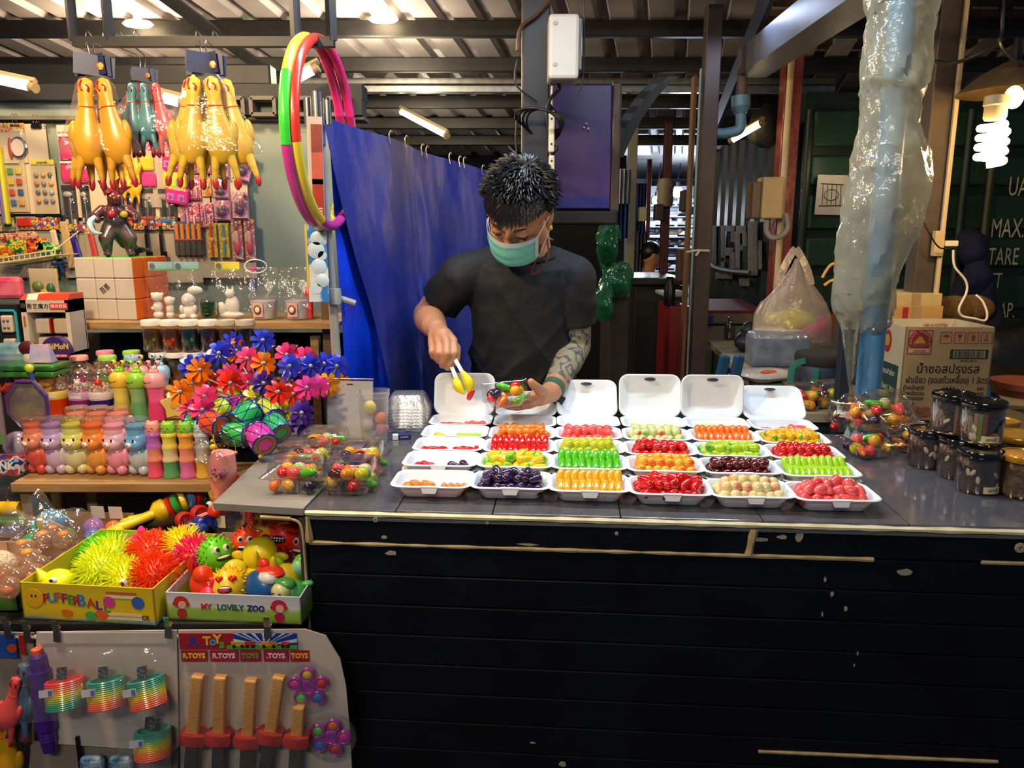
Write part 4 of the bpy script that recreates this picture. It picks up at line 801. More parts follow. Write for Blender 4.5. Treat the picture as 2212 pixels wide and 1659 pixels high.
def cup(u,label,red):
 t=thing('bagged_cup',label,'cup',MX.Translation((Y(u,690,Y4+.06).x,Y4+.06,S4+.001)),'clear cups of slime kits');
 m=MB();m.lathe([(.034,0),(.037,.004),(.042,.062),(.045,.064),(.045,.068)],26);m.obj('cup',FILM('milky cup',gloss=.3,milky=.1,bump=.05),t)
 m=MB();m.lathe([(.033,.003),(.039,.055),(.03,.056)],22);m.obj('filling',M('white slime','ddd8d8',.4),t)
 m=MB();m.grid(lambda a,b:(.0425*cos(-2.1+.75*a)*(1),.0425*sin(-2.1+.75*a),.010+.042*b),6,1);s_=m.obj('sticker',M('pink sticker','d8a8a8',.5),t)
 p=(.0432*cos(-1.73),.0432*sin(-1.73));m=MB();m.ell((0,0,0),(.012,.002,.015),0,TR(p[0],p[1],.031,0,0,-.16));m.obj('hair_print',M('brown print','6a4632',.5),t);m=MB();m.ell((0,0,0),(.0075,.002,.009),0,TR(p[0],p[1]-.0015,.031,0,0,-.16));m.obj('face_print',M('cream print','e8d4c0',.5),t)
 bagbox(.10,.155,.07,.014,u).obj('bag',BAG,t);m=MB();m.ell((.022,-.01,.098),(.010,.003,.017));m.tube([(.02,-.01,.083),(.014,-.01,.066)],.002,6);m.obj('spoon',FILM('milky spoon',milky=.4,gloss=.2),t)
 if red:m=MB();m.lathe([(.009,0),(.010,.05)],14,0,TR(.040,-.012,.004));m.lathe([(.012,0),(.010,.02),(.003,.032)],14,0,TR(.036,-.01,.068));m.obj('red_tube',M('red liquid','d8301c',.2,coat=.5),t)
 else:
  m=MB();m.tube([(.033*cos(2*pi*k/24)-.014,-.01,.158+.020*sin(2*pi*k/24))for k in range(24)],.0018,6,0,True);m.obj('handle',WHITE,t);m=MB();m.lathe([(.013,0),(.013,.006)],16,0,TR(-.024,0,.146));m.obj('pink_cap',M('hot pink','e8289a',.4),t)
  m=MB();m.box((-.026,-.004,.105),(.014,.01,.034));m.obj('blue_sachet',M('blue sachet','2c3a8a',.4),t)
cup(572,'bagged clear cup with portrait sticker, white hoop handle and pink cap',False);cup(645,'bagged clear cup with portrait sticker and a red tube',True)
# ---------------------------------------------------------------- pinwheels
pet=MB();pet.grid(lambda a,b:((.004+.027*a)*1,(b-.5)*(.005+.012*sin(pi*min(1,a*.62+.05))*(1 if a<.97 else .7)),.007*(b-.5)+.002*sin(pi*a)),5,2)
PC={'blue':'2a3ad0','orange':'ee7a0e','pink':'e83a78','red':'e02810','purple':'4a2490','yellow':'d8d21c','lime':'9ad01c','amber':'f0a020','magenta':'d83a9a'}
PMESH={c:pet.mesh('petal',M('pinwheel '+c,h,.25,coat=.3,sss=.1,var=.05),60)for c,h in PC.items()}
hub=MB();hub.ell((0,0,.006),(.0042,.0042,.0034),seg=12,rings=7);hub.lathe([(.005,-.003),(.0055,.003),(.003,.004)],12);HUB=hub.mesh('hub',M('hub grey','9aa4b4',.2,.4))
PWL=[(568,735,'blue',0),(473,763,'blue',1),(510,757,'orange',0),(534,775,'pink',1),(569,785,'orange',1),(620,766,'pink',0),(626,791,'blue',2),(658,774,'pink',0),(671,790,'blue',1),(700,786,'blue',0),(728,791,'blue',0),(708,831,'amber',1),(730,827,'amber',0),(431,799,'orange',2),(412,791,'blue',0),(443,787,'blue',0),(417,829,'orange',2),(388,847,'orange',3),(442,857,'pink',3),(498,827,'red',3),(495,811,'pink',1),(536,827,'pink',1),(569,827,'purple',3),(631,823,'purple',1),(600,847,'red',4),(663,838,'magenta',3),(686,837,'magenta',2),(634,851,'red',2),(551,859,'yellow',2),(519,857,'lime',1),(618,891,'yellow',2),(437,885,'pink',4),(410,883,'pink',3),(652,892,'purple',4),(650,913,'purple',3),(451,827,'red',1),(503,742,'blue',0),(587,869,'yellow',1)]
cnt={};qq=random.Random(5);root=Z(545,1000,.90);ordn=['','second ','third ','fourth ','fifth ','sixth ','seventh ','eighth ','ninth ','tenth ']
for c in PC:
 L=sorted([w for w in PWL if w[2]==c],key=lambda w:w[1])
 for i,(u,v,c,lay)in enumerate(L):
  p=Y(u,v,1.93-.035*lay);fac=(EYE-p).normalized();fac=(fac*.8+V((qq.uniform(-.3,.3),-.3,qq.uniform(-.1,.4)))).normalized()
  T=frame(p,fac);lb=f'{c} toy pinwheel, {ordn[i]}highest of the {c} ones in the bunch' if len(L)>1 else f'{c} toy pinwheel, the only {c} one in the bunch'
  t=thing('pinwheel',lb,'pinwheel',T,'bunch of plastic pinwheels');a0=qq.uniform(0,.7)
  for k in range(8):put('petal',PMESH[c],t,MX.Rotation(a0+2*pi*k/8,4,'Z')@MX.Rotation(.25,4,'X'))
  put('hub',HUB,t);Ti=T.inverted();m=MB();b=V((root.x+(p.x-root.x)*.22,1.93,1.0));m.tube([Ti@q for q in bez([p-fac*.004,p-fac*.02+V((0,0,-.01)),(p+b)/2+V((0,.01,0)),b],5)],.0019,6);m.obj('stick',M('white stick','e4d8d0',.4),t)
# ---------------------------------------------------------------- rattle drums
DB=M('drum rim blue','1c2a9a',.3,coat=.3);TAN=M('drum skin ring','a8804a',.55)
def drum(u,v,y,c,axis,label,s=1.):
 p=Y(u,v,y);T=frame(p,V(axis))@MX.Scale(s,4);t=thing('rattle_drum',label,'toy',T,'rattle drums');L=.026;R=.027
 m=MB();m.lathe([(R*.92,-L),(R*1.02,-L*.5),(R*1.05,0),(R*1.02,L*.5),(R*.92,L)],26);m.obj('barrel',M('drum '+c,c,.25,coat=.4),t)
 for z in(-L,L):
  m=MB();m.tube([(R*.95*cos(2*pi*k/26),R*.95*sin(2*pi*k/26),z)for k in range(26)],.0022,6,0,True);m.obj('rim',DB,t)
  m=MB();d=.001*(1 if z>0 else-1);m.lathe([(R*.5,z),(R*.93,z),(R*.9,z+d),(R*.5,z+d)],26);f=m.obj('skin',TAN,t);m=MB();m.lathe([(0,z),(R*.56,z),(R*.54,z+d*1.6),(0,z+d*2)],24);m.obj('skin_dot',M('drum '+c),f)
  m=MB();m.tube([(R*.60*cos(2*pi*k/26),R*.60*sin(2*pi*k/26),z+d)for k in range(26)],.0006,4,0,True);m.obj('skin_line',M('dark line','2a1c14',.5),f)
 m=MB();n=8
 for k in range(n):
  for s_ in(1,-1):m.tube([(R*(1.055-.13*abs(q)**1.6)*cos(2*pi*(k+s_*q*.5)/n),R*(1.055-.13*abs(q)**1.6)*sin(2*pi*(k+s_*q*.5)/n),L*q)for q in(-1,-.5,0,.5,1)],.0011,4)
 m.obj('lattice',DB,t)
 Ti=T.inverted();m=MB();m.tube([Ti@q for q in(p+V((0,.004,-.02)),V((p.x+(root.x-p.x)*.5,y+.03,.95)))],.002/s,6);m.obj('stick',M('white stick'),t)
 m=MB();e1=T@V((.0,R*1.03,0));m.tube([Ti@q for q in bez([p+V((0,-.026,0)),p+V((.006,-.03,-.012)),p+V((.004,-.024,-.034))],4)],.0006/s,4);m.ell(Ti@(p+V((.004,-.024,-.036))),.0045/s,0);m.obj('beater',M('yellow bead','e8b81c',.35),t)
drum(420,919,1.80,'38b83a',(-.9,-.2,.35),'green rattle drum at the outer side of the bunch beside the bamboo bottles');drum(461,915,1.77,'ee5414',(.85,-.45,-.12),'orange-red rattle drum beside the outermost green one');drum(471,889,1.84,'b8d82c',(-.45,-.75,-.4),'yellow-green rattle drum highest over the orange-red one')
drum(517,877,1.87,'d83aa8',(.7,-.5,.1),'magenta rattle drum at the back, mostly hidden');drum(531,899,1.80,'2cb85a',(-.5,-.7,-.42),'large green rattle drum in the middle of the bunch',1.12);drum(582,888,1.85,'c0d83a',(.55,-.65,-.45),'lime rattle drum at the back, next to the yellow pinwheels',1.05)
drum(511,939,1.72,'34b848',(.98,-.12,0),'green rattle drum lying sideways at the bottom, seen along its barrel');drum(597,922,1.79,'2cb86a',(.6,-.65,-.42),'green rattle drum nearest the clear boxes');drum(563,947,1.71,'e83aa0',(.55,-.72,-.32),'hot pink rattle drum lowest and nearest in the bunch',1.08)
tubv=thing('stick_tub','clear tub under the end counter holding sticks and toys','tub',at(512,1175,TZ,.02));m=MB();m.lathe([(.05,0),(.055,.004),(.06,.10),(.062,.104)],24);m.obj('body',FILM('milky cup'),tubv);m=MB();m.grid(lambda a,b:(.061*cos(-2.3+.6*a),.061*sin(-2.3+.6*a),.055+.03*b),5,1);m.obj('label',LBL,tubv)
for k,(dx,c,h,w)in enumerate(((-.03,'7a9a2c',.13,'olive'),(.0,'c8b42c',.15,'mustard'),(.025,'d8302c',.14,'red'),(.012,'e89a78',.16,'salmon'),(-.012,'4a8a3c',.12,'green'))):
 single(MB().cyl((0,0,.004),(dx*.5,.01,h),.008,10),'foam_stick',M('foam stick '+c,c,.5),f'{w} stick standing in the tub under the end counter','stick',tubv.matrix_world@TR(dx,-.01,0))
gc=thing('glitter_capsule_toy','pink handheld toy with a clear capsule of purple glitter hanging beside the end counter','toy',MX.Translation(Y(478,1062,1.60))@TR(0,0,0,0,.12,0))
m=MB();m.lathe([(.014,-.03),(.018,0),(.028,.03),(.030,.055),(.024,.09)],20);m.obj('holder',M('pink film','e8908a',.3,coat=.4,sss=.2),gc);m=MB();m.ell((-.002,-.020,.062),(.023,.022,.036),seg=22,rings=14);m.obj('capsule',CLEAR,gc)
q=random.Random(3);m=MB()
for k in range(60):m.ell((q.uniform(-.014,.014),-.026+q.uniform(-.010,.006),.040+abs(q.gauss(0,.010))),.0024,q.randrange(3),seg=5,rings=3)
m.obj('glitter',[M('glitter '+c,c,.15,.5)for c in('8a2aa8','d848b8','e8a0d8')],gc,kind='stuff');m=MB();m.tube(bez([(-.008,-.01,.098),(-.016,-.012,.115),(-.02,-.01,.13)],4),.001,5);m.ell((-.018,-.012,.103),.0065);m.obj('string',M('yellow bead'),gc)
single(MB().ell((0,0,0),(.022,.02,.03),seg=20,rings=12),'clear_capsule',CLEAR,'empty clear capsule behind the pink glitter toy','capsule',MX.Translation(Y(440,975,1.66)))
single(MB().ell((0,0,0),(.020,.018,.026),seg=20,rings=12),'clear_capsule',FILM('orange tinted capsule','f0c8a0',gloss=.25),'orange-tinted clear capsule under the drums','capsule',MX.Translation(Y(480,950,1.69)))
gt=thing('party_popper','red tube with a gold foil end leaning on the end counter','toy',frame(Y(505,1048,1.62),V((-.8,-.35,-.5))));m=MB();m.lathe([(.016,-.02),(.017,.03)],18);m.obj('tube',M('red foil','a8201c',.25,coat=.5),gt);m=MB();m.lathe([(.0172,.026),(.018,.03),(.018,.052),(.006,.056)],18);m.obj('foil_end',M('gold foil','d8b84a',.2,.8,bump=1,bscale=300),gt)
# ================================================================ BOXES OF TOYS ON THE TABLE
CARD=M('brown cardboard','a8845a',.75,var=.12,scale=20);CARDIN=M('cardboard inside','9a7a54',.8)
def openbox(name,label,T,w,d,h,mats,hf=None,t=.003):
 """open carton: bottom and four panels; front panel may be lower. origin front-left-bottom"""
 b=thing(name,label,'box',T,'open cartons of toys');hf=hf or h
 m=MB();m.box((w/2,d/2,t/2),(w,d,t));m.obj('bottom_panel',mats[1],b)
 m=MB();m.box((w/2,t/2,hf/2),(w,t,hf));f=m.obj('front_panel',mats[0],b)
 m=MB();m.box((w/2,d-t/2,h/2),(w,t,h));m.obj('back_panel',mats[1],b)
 for x in(t/2,w-t/2):m=MB();m.loft([[(x-t/2,0,z0),(x+t/2,0,z0),(x+t/2,d,z1),(x-t/2,d,z1)]for z0,z1 in((0,0),(hf,h))],0,I4,True,True);m.obj('side_panel',mats[2]if len(mats)>2 else mats[0],b)
 return b,f
rb=radians
p0=Z(52,1336,TZ);p1=Z(338,1352,TZ);bw=(p1-p0).length;br=atan2(p1.y-p0.y,p1.x-p0.x)
YEL=GRAD('yellow box print',[(0,'4a90c0'),(.12,'c8a81c'),(.3,'d8b81c'),(1,'c8b020')],2,.4,noise=.35)
BT=MX.Translation((p0.x,p0.y,TZ+.001))@MX.Rotation(br,4,'Z')
b1,f1=openbox('puffer_box','yellow printed carton full of neon puffer balls',BT,bw,.25,.082,[YEL,M('yellow green inside','b8c81c',.6),YEL],.074)
Q=lambda x,z,y=-.0006:MX.Translation((x,y,z))@FRONT
for i,(ch,c)in enumerate(zip('PUFFER',('a8281c','3a78b8','b85a1c','8a2a6a','3a8a3c','b8281c'))):text(ch,.026,M('print '+c,c,.5),f1,Q(bw*.19+i*.0125,.047-.002*abs(i-2)),bold=.0008)
for i,(ch,c)in enumerate(zip('BALL',('2a78c8','b8481c','5a2a8a','4a8a2c'))):text(ch,.033 if i==0 else .026,M('print '+c,c,.5),f1,Q(bw*.455+i*.0155+(.004 if i else 0),.042-.004*i),bold=.0008)
def blob(par,x,z,r,c,sx=1.,nm='print_patch'):m=MB();m.lathe([(0,0),(1,0),(.98,.05)],20,0,Q(x,z)@TR(s=(r*sx,r,.01)));return m.obj(nm,M('patch '+c,c,.45),par)
blob(f1,bw*.10,.043,.019,'d8a81c');blob(f1,bw*.665,.043,.012,'c83a8a');blob(f1,bw*.88,.044,.013,'3a5aa8');blob(f1,bw*.34,.016,.008,'c8681c',1.5);blob(f1,bw*.52,.013,.009,'4a9a3c',1.4);blob(f1,bw*.60,.016,.010,'d8581c',1.4)
for x in(.085,.115):m=MB();m.ell((bw*x,-.0012,.048),(.002,.0006,.003));m.obj('print_eye',INK,f1)
for z,w,c in((.062,.06,'b85a2c'),(.054,.06,'d8d0b8'),(.018,.075,'d0c8b0'),(.010,.075,'d0c8b0')):m=MB();m.box((bw*.76,-.0006,z),(w,.0006,.005));m.obj('print_strip',M('strip print '+c,c,.5),f1)
text('CE',.012,INK,f1,Q(bw*.925,.014))
def spiky(T,r,c,label,n=330,L=.022,w=.0016,name='puffer_ball',face=None,bald=None,grp='puffer balls',lab_c=None,droop=.5):
 t=thing(name,label,'toy',T,grp);mt=M('rubber '+c,c,.35,sss=.25,coat=.15);m=MB();m.ell((0,0,0),r,0,I4,20,12);m.obj('body',mt,t);m=MB();q=random.Random(len(label));g=pi*(3-sqrt(5))
 for k in range(n):
  z=1-2*(k+.5)/n;rr=sqrt(1-z*z);d=V((rr*cos(g*k),rr*sin(g*k),z))
  if bald and d.dot(V(bald[0]))>bald[1]:continue
  d2=(d+V((q.uniform(-.35,.35),q.uniform(-.35,.35),q.uniform(-.2,.2)))).normalized();e=d*r*.96;tip=e+d2*L*q.uniform(.75,1.1)+V((0,0,-L*.12*droop))
  m.tube([e,e.lerp(tip,.55)+V((0,0,L*.06*droop)),tip],[w,w*.85,w*.45],4)
 m.obj('spikes',mt,t,kind='stuff');return t
def inbox(x,y,z,**k):return BT@TR(x,y,z,**k)
g_=.9
spiky(inbox(bw*.40,.082,.066),.035,'dfee1c','large lime yellow puffer ball at the front middle of its carton');spiky(inbox(bw*.62,.070,.054),.033,'e6ee1c','yellow puffer ball with an eye at the front edge of its carton');spiky(inbox(bw*.84,.080,.062),.035,'f0440e','orange puffer ball at the front corner beside the zoo carton',420)
spiky(inbox(bw*.33,.15,.062),.036,'d8ee20','lime yellow puffer ball in the middle of its carton behind the front one');spiky(inbox(bw*.62,.165,.070),.035,'f0481a','orange puffer ball at the back of its carton',380);spiky(inbox(bw*.84,.185,.074),.034,'f2e21c','bright yellow puffer ball with a white eye at the back corner');spiky(inbox(bw*.20,.18,.052),.036,'4ade2c','green puffer ball at the back by the inner carton wall')
spiky(inbox(bw*1.0,.155,.072),.030,'f0306a','hot pink puffer ball behind the corner between the two cartons')
bd=thing('rubber_bird','magenta rubber bird lying among the puffer balls at the back','toy',inbox(bw*.46,.205,.075,rz=.3));m=MB();m.ell((0,0,0),(.034,.022,.022));m.ell((.034,0,.006),(.014,.012,.012));m.lathe([(.006,0),(.009,.008),(.003,.016)],10,0,TR(0,0,.02));m.obj('body',M('magenta rubber','ec2a90',.35,sss=.2),bd);m=MB();m.ell((-.036,0,.004),(.016,.012,.005));m.obj('tail',M('magenta rubber'),bd)
fs=thing('rubber_fish','lime rubber fish face with a big eye in the front corner of the puffer carton','toy',inbox(bw*.15,.05,.052));m=MB();m.ell((0,0,0),(.034,.030,.026));m.lathe([(.012,0),(.002,.025)],10,0,TR(-.02,-.01,.012,0,-.6,0));m.obj('body',M('rubber dfee1c'),fs);m=MB();m.ell((.008,-.024,.016),(.008,.005,.006));e_=m.obj('eye',WHITE,fs);m=MB();m.ell((.008,-.0285,.017),(.004,.002,.003));m.obj('pupil',EYEB,e_)
for x,y,z in((bw*.70,.034,.066),(bw*.86,.150,.085)):single(MB().ell((0,0,0),(.008,.006,.008)).ell((.001,-.0055,0),(.004,.002,.005),1),'googly_eye',[WHITE,M('red pupil','8a2020',.3)],'white googly eye with dark red pupil '+('at the front edge of the puffer carton' if y<.1 else 'on the bright yellow puffer ball'),'eye',inbox(x,y,z))
p0=Z(362,1338,TZ);p1=Z(652,1350,TZ);zw=(p1-p0).length;zr=atan2(p1.y-p0.y,p1.x-p0.x);ZT=MX.Translation((p0.x,p0.y,TZ+.001))@MX.Rotation(zr,4,'Z')
ZOO=GRAD('meadow print',[(0,'6a9a2c'),(.45,'9ab84a'),(.62,'c8ccd0'),(1,'b8bcc8')],2,.4,noise=.6)
b2,f2=openbox('zoo_box','white and green meadow-print carton of rubber animals',ZT,zw,.25,.075,[ZOO,M('pale carton inside','c08a6a',.7),ZOO],.055)
for s,c,x in(('MY','c02a2c',.30),('LOVELY','1e5a4a',.48),('ZOO','1a1a6a',.67)):text(s,.0165,M('print '+c,c,.5),f2,Q(zw*x,.0285),sx=.9,bold=.0006)
for x in(.115,.84):
 blob(f2,zw*x,.036,.013,'b8281c' if x<.5 else 'b81c4a',1.15);blob(f2,zw*x+.002,.031,.008,'d8a890').location.y-=.0007;blob(f2,zw*x,.013,.010,'a8201c' if x<.5 else 'a81848')
 blob(f2,zw*x+.012,.033,.005,'b8281c').location.y-=.0004;blob(f2,zw*x-.012,.033,.005,'b8281c').location.y-=.0004
def smile(t,r,kind,yaw=0.):
 F=MX.Rotation(yaw,4,'Z');P=lambda x,z,k=1.:F@V((x*r,-sqrt(max(.05,1-x*x-z*z))*r*k,z*r));m=MB()
 def dot(x,z,rx,rz,mat,k=1.02):p=P(x,z,k);mm=MB();mm.ell((0,0,0),(rx*r,.12*r,rz*r),0,MX.Translation(p)@F@MX.Rotation(atan2(x,1),4,'Z'),12,6);return mm.obj('face_mark',mat,t)
 RED=M('print red','d02818',.3)
 if kind=='heart':
  for s in(-1,1):
   for e in(-.09,.09):dot(s*.34+e,.36,.13,.14,RED)
   dot(s*.34,.26,.10,.12,RED)
  dot(0,-.25,.38,.20,INK);dot(0,-.27,.33,.15,RED,1.05);dot(0,-.17,.30,.06,WHITE,1.08)
 elif kind=='teeth':
  dot(0,-.22,.50,.24,INK)
  for k in range(5):
   for z in(-.14,-.30):dot(-.34+.17*k,z,.07,.065,WHITE,1.07)
  for s in(-1,1):
   p=[P(s*.36+.14*cos(a),.34+.12*sin(a),1.04)for a in(0,.8,1.57,2.3,3.14)];mm=MB();mm.tube(p,.03*r,5);mm.obj('face_mark',INK,t)
 else:
  for s in(-1,1):dot(s*.30,.30,.20,.22,WHITE);dot(s*.30+.05,.30,.12,.14,INK,1.08)
  dot(0,-.24,.46,.18,INK);dot(0,-.18,.40,.08,WHITE,1.07)
def zin(x,y,z,**k):return ZT@TR(x*zw,y,z,**k)
SPK=dict(n=150,L=.007,w=.0024,name='spiky_ball',grp='spiky smiley balls',droop=0)
def ball(pos,r,c,label,kind,yaw,tilt=.3):
 T=zin(*pos)@MX.Rotation(yaw,4,'Z')@MX.Rotation(-tilt,4,'X');t=spiky(T,r,c,label,bald=((0,-1,0),.62),**SPK);smile(t,r,kind);return t
ball((.44,.215,.105),.033,'e8b81c','yellow spiky ball with heart eyes at the back of the zoo carton','heart',-.2);ball((.63,.19,.10),.034,'ee2a18','red spiky ball baring white teeth with a yellow clip loop','teeth',-.1);ball((.84,.175,.082),.036,'c8301c','dark red spiky ball with a smile at the back corner by the counter','smile',-.25)
ball((.345,.175,.085),.032,'f0481a','orange spiky ball with a wide smile behind the green one','smile',.15);ball((.17,.12,.082),.034,'6ad82c','green spiky ball laughing beside the puffer balls','smile',.9);ball((.40,.045,.050),.036,'f0c81c','yellow spiky ball with heart eyes at the front of the zoo carton','heart',.2,.5)
m=MB();m.tube([V((.016*cos(k/14*2*pi),0,.016*sin(k/14*2*pi)))for k in range(14)],.0035,6,0,True);m.tube([(.012,0,.012),(.03,.004,.036),(.05,.006,.038)],.004,6);single(m,'clip_loop',M('amber loop','e8981c',.4),'amber clip loop on the toothy red ball','loop',zin(.505,.17,.095))
def animal(name,label,pos,rz,parts):
 t=thing(name,label,'toy',zin(*pos,rz=rz),'rubber animals')
 for nm,c,es in parts:
  m=MB()
  for c0,r0 in es:m.ell(c0,r0)
  m.obj(nm,M('rubber '+c,c,.35,sss=.25,coat=.15),t)
 return t
animal('rubber_elephant','yellow bumpy rubber elephant with big ears in the middle of the zoo carton',(.53,.12,.085),0,[('body','e8d81c',[((0,0,0),(.036,.034,.036)),((0,-.01,-.035),(.028,.026,.024))]),('ear','e0c81c',[((-.044,-.004,-.002),(.016,.006,.010))]),('ear','e0c81c',[((.044,-.004,-.002),(.016,.006,.010))]),('trunk','d8cc1c',[((.006,-.036,.004),(.006,.006,.020))])])
animal('rubber_snail','orange-red rubber snail standing at the front corner of the zoo carton',(.19,.05,.055),0,[('body','f0400e',[((0,0,-.006),(.026,.022,.034)),((.004,-.006,.018),(.020,.018,.018))]),('horn','f0400e',[((-.022,-.004,.036),(.005,.005,.018)),((-.027,-.004,.052),(.007,.006,.007))])])
sh=animal('rubber_shark','blue and white rubber shark with a red fin at the front of the zoo carton',(.64,.048,.05),-.5,[('body','1a5a9a',[((0,0,0),(.040,.028,.034))]),('belly','e0e0e4',[((.018,.006,.024),(.024,.022,.014))]),('fin','e03a28',[((-.004,.012,.042),(.014,.010,.012)),((.012,.014,.030),(.034,.022,.012))])])
for dx in(-.016,-.006):m=MB();m.tube([(dx,-.0275,-.012),(dx+.004,-.0275,-.024)],.0012,5);m.obj('gill',INK,sh)
animal('rubber_chick','mustard rubber chick on its back beside the shark',(.80,.07,.055),.3,[('body','c8b01c',[((0,0,0),(.030,.028,.034))]),('wing','d0b81c',[((-.022,-.004,.032),(.008,.007,.022))]),('wing','d0b81c',[((.036,0,.002),(.018,.006,.008))])])
pea=animal('rubber_pea','small green rubber sprout with a pale sleepy face near the counter side',(.83,.025,.045),-.2,[('body','3a8a3a',[((0,0,-.012),(.024,.020,.018))]),('head','c8c88a',[((.0,-.002,.010),(.020,.018,.018))]),('cap','4a9a4a',[((.004,.006,.022),(.021,.016,.012))])])
for s in(-1,1):m=MB();m.ell((s*.007,-.0195,.012),(.003,.001,.0016));m.obj('eye',INK,pea)
animal('rubber_melon','pale green wrinkled rubber melon at the front corner by the counter',(.875,.045,.045),.2,[('body','4aa85a',[((0,0,0),(.030,.028,.022))]),('stem','5ab86a',[((.03,.0,.014),(.012,.008,.006))])])
animal('rubber_cabbage','light green rubber cabbage against the counter side',(.915,.085,.080),0,[('body','5ab84a',[((0,0,0),(.022,.022,.026))]),('leaf','8ac89a',[((-.004,-.012,.002),(.016,.014,.016))])])
animal('rubber_ball','glossy pink rubber ball with a stalk at the front of the zoo carton',(.295,.022,.040),0,[('body','ee2a5a',[((0,0,0),(.022,.020,.020))]),('stalk','ee2a5a',[((.006,0,.024),(.006,.006,.014))])])
animal('rubber_lime','lime green rubber fruit under the toothy red ball',(.68,.10,.062),0,[('body','7ac82c',[((0,0,0),(.020,.020,.026))])]);animal('rubber_lemon','yellow translucent rubber lemon between snail and elephant',(.36,.095,.058),0,[('body','dcd03a',[((0,0,0),(.026,.024,.024))])]);animal('rubber_tomato','dark red rubber tomato at the back corner near the counter',(.89,.20,.055),0,[('body','b8201c',[((0,0,0),(.03,.03,.026))])]);animal('rubber_apple','green rubber apple with red leaf at the back by the counter',(.915,.15,.095),0,[('body','3a9a3a',[((0,0,0),(.018,.018,.022))]),('leaf','c8303a',[((-.012,0,.02),(.008,.005,.012))])])
animal('rubber_pebble','orange rubber lump filling the bottom of the zoo carton',(.5,.09,.028),0,[('body','d86a1c',[((0,0,0),(.06,.05,.022))])])
p0=Z(236,1192,TZ);WT=MX.Translation((p0.x,p0.y+.02,TZ+.001))@MX.Rotation(-.10,4,'Z');ww=.30
b3,f3=openbox('worm_box','brown carton of rainbow worms and blue toy cars behind the zoo carton',WT,ww,.17,.06,[CARD,CARDIN,M('black carton side','15151a',.5)],.045)
RB=[M('ring '+c,c,.3,coat=.3)for c in('d8281c','3aa03c','e8c81c','5a94d0')]
def worm(pts,r0,r1,T,name,label,n,head=None):
 t=thing(name,label,'toy',T,'rainbow ring worms');P=bez(pts,24);tot=len(P)-1
 for k in range(n):
  i=int(k*tot/n);a,b=P[i],P[min(tot,int((k+1)*tot/n))];r=r0+(r1-r0)*k/n;m=MB();L=(b-a).length;m.lathe([(r*.86,0),(r,L*.15),(r,L*.8),(r*.86,L*1.0)],16,0,frame(a,b-a));m.obj('ring',RB[k%4],t)
 return t,P
w1,P=worm([(.115,.055,.085),(.15,.07,.10),(.165,.11,.095),(.135,.14,.085),(.09,.13,.08)],.026,.016,WT,'lobster_worm','rainbow ringed lobster toy with yellow claws lying over the carton edge',12)
m=MB();m.lathe([(.014,0),(.025,.012),(.026,.03),(.02,.036)],16,0,frame((.085,.03,.075),(.6,.45,.25)));
for s in(-1,1):chain(m,[V((.092,.034,.078))+V((0,-.012*s,0)),V((.066,.008-.018*s+.0,.070)),V((.040,-.006-.022*s,.062))],[.010,.009,.013],10);m.ell((.034,-.012-.024*s,.062),(.020,.011,.009),0);m.tube([(.03,-.016-.024*s,.062),(.0,-.03-.026*s,.05)],[.005,.0015],6)
m.obj('claws',M('yellow claw plastic','ecc81c',.3,coat=.3),w1)
w2,P2=worm([(.285,.075,.115),(.262,.085,.125),(.235,.11,.115),(.19,.135,.10),(.16,.15,.09),(.12,.16,.085)],.027,.014,WT,'fish_worm','rainbow ringed fish toy with an orange-red head',14)
m=MB();m.ell((.255,.045,.100),(.027,.034,.026));m.ell((.248,.018,.094),(.018,.018,.016));h_=m.obj('head',M('orange red plastic','e83a14',.25,coat=.4),w2)
for s in(-1,1):m=MB();m.ell((.252+.014*s,.014,.110),(.009,.007,.009));e_=m.obj('eye',WHITE,h_);m=MB();m.ell((.252+.015*s-.002,.0075,.110),(.004,.002,.005));m.obj('pupil',EYEB,e_)
def wheel(T,r,label,c='c8241c'):
 t=thing('rolling_toy',label,'toy',T,'chunky red toy wheels');m=MB();m.lathe([(r*.7,-r*.5),(r,-r*.4),(r,r*.35),(r*.72,r*.5),(r*.68,r*.3)],20);m.obj('tyre',M('wheel '+c,c,.45),t)
 m=MB();m.lathe([(r*.69,r*.28),(0,r*.25)],20);m.obj('hub',BLACK,t)
 m=MB()
 for k in range(5):m.box((r*.35*cos(k*1.257),r*.35*sin(k*1.257),r*.3),(r*.1,r*.45,r*.06),0,I4)
 m.obj('spokes',CHROME,t)
wheel(WT@TR(.170,.02,.068)@frame((0,0,0),(.75,-.6,.2)),.020,'chunky red toy wheel nearest the yellow claws');wheel(WT@TR(.203,.03,.082)@frame((0,0,0),(.75,-.6,.2)),.020,'chunky red toy wheel nearest the fish head')
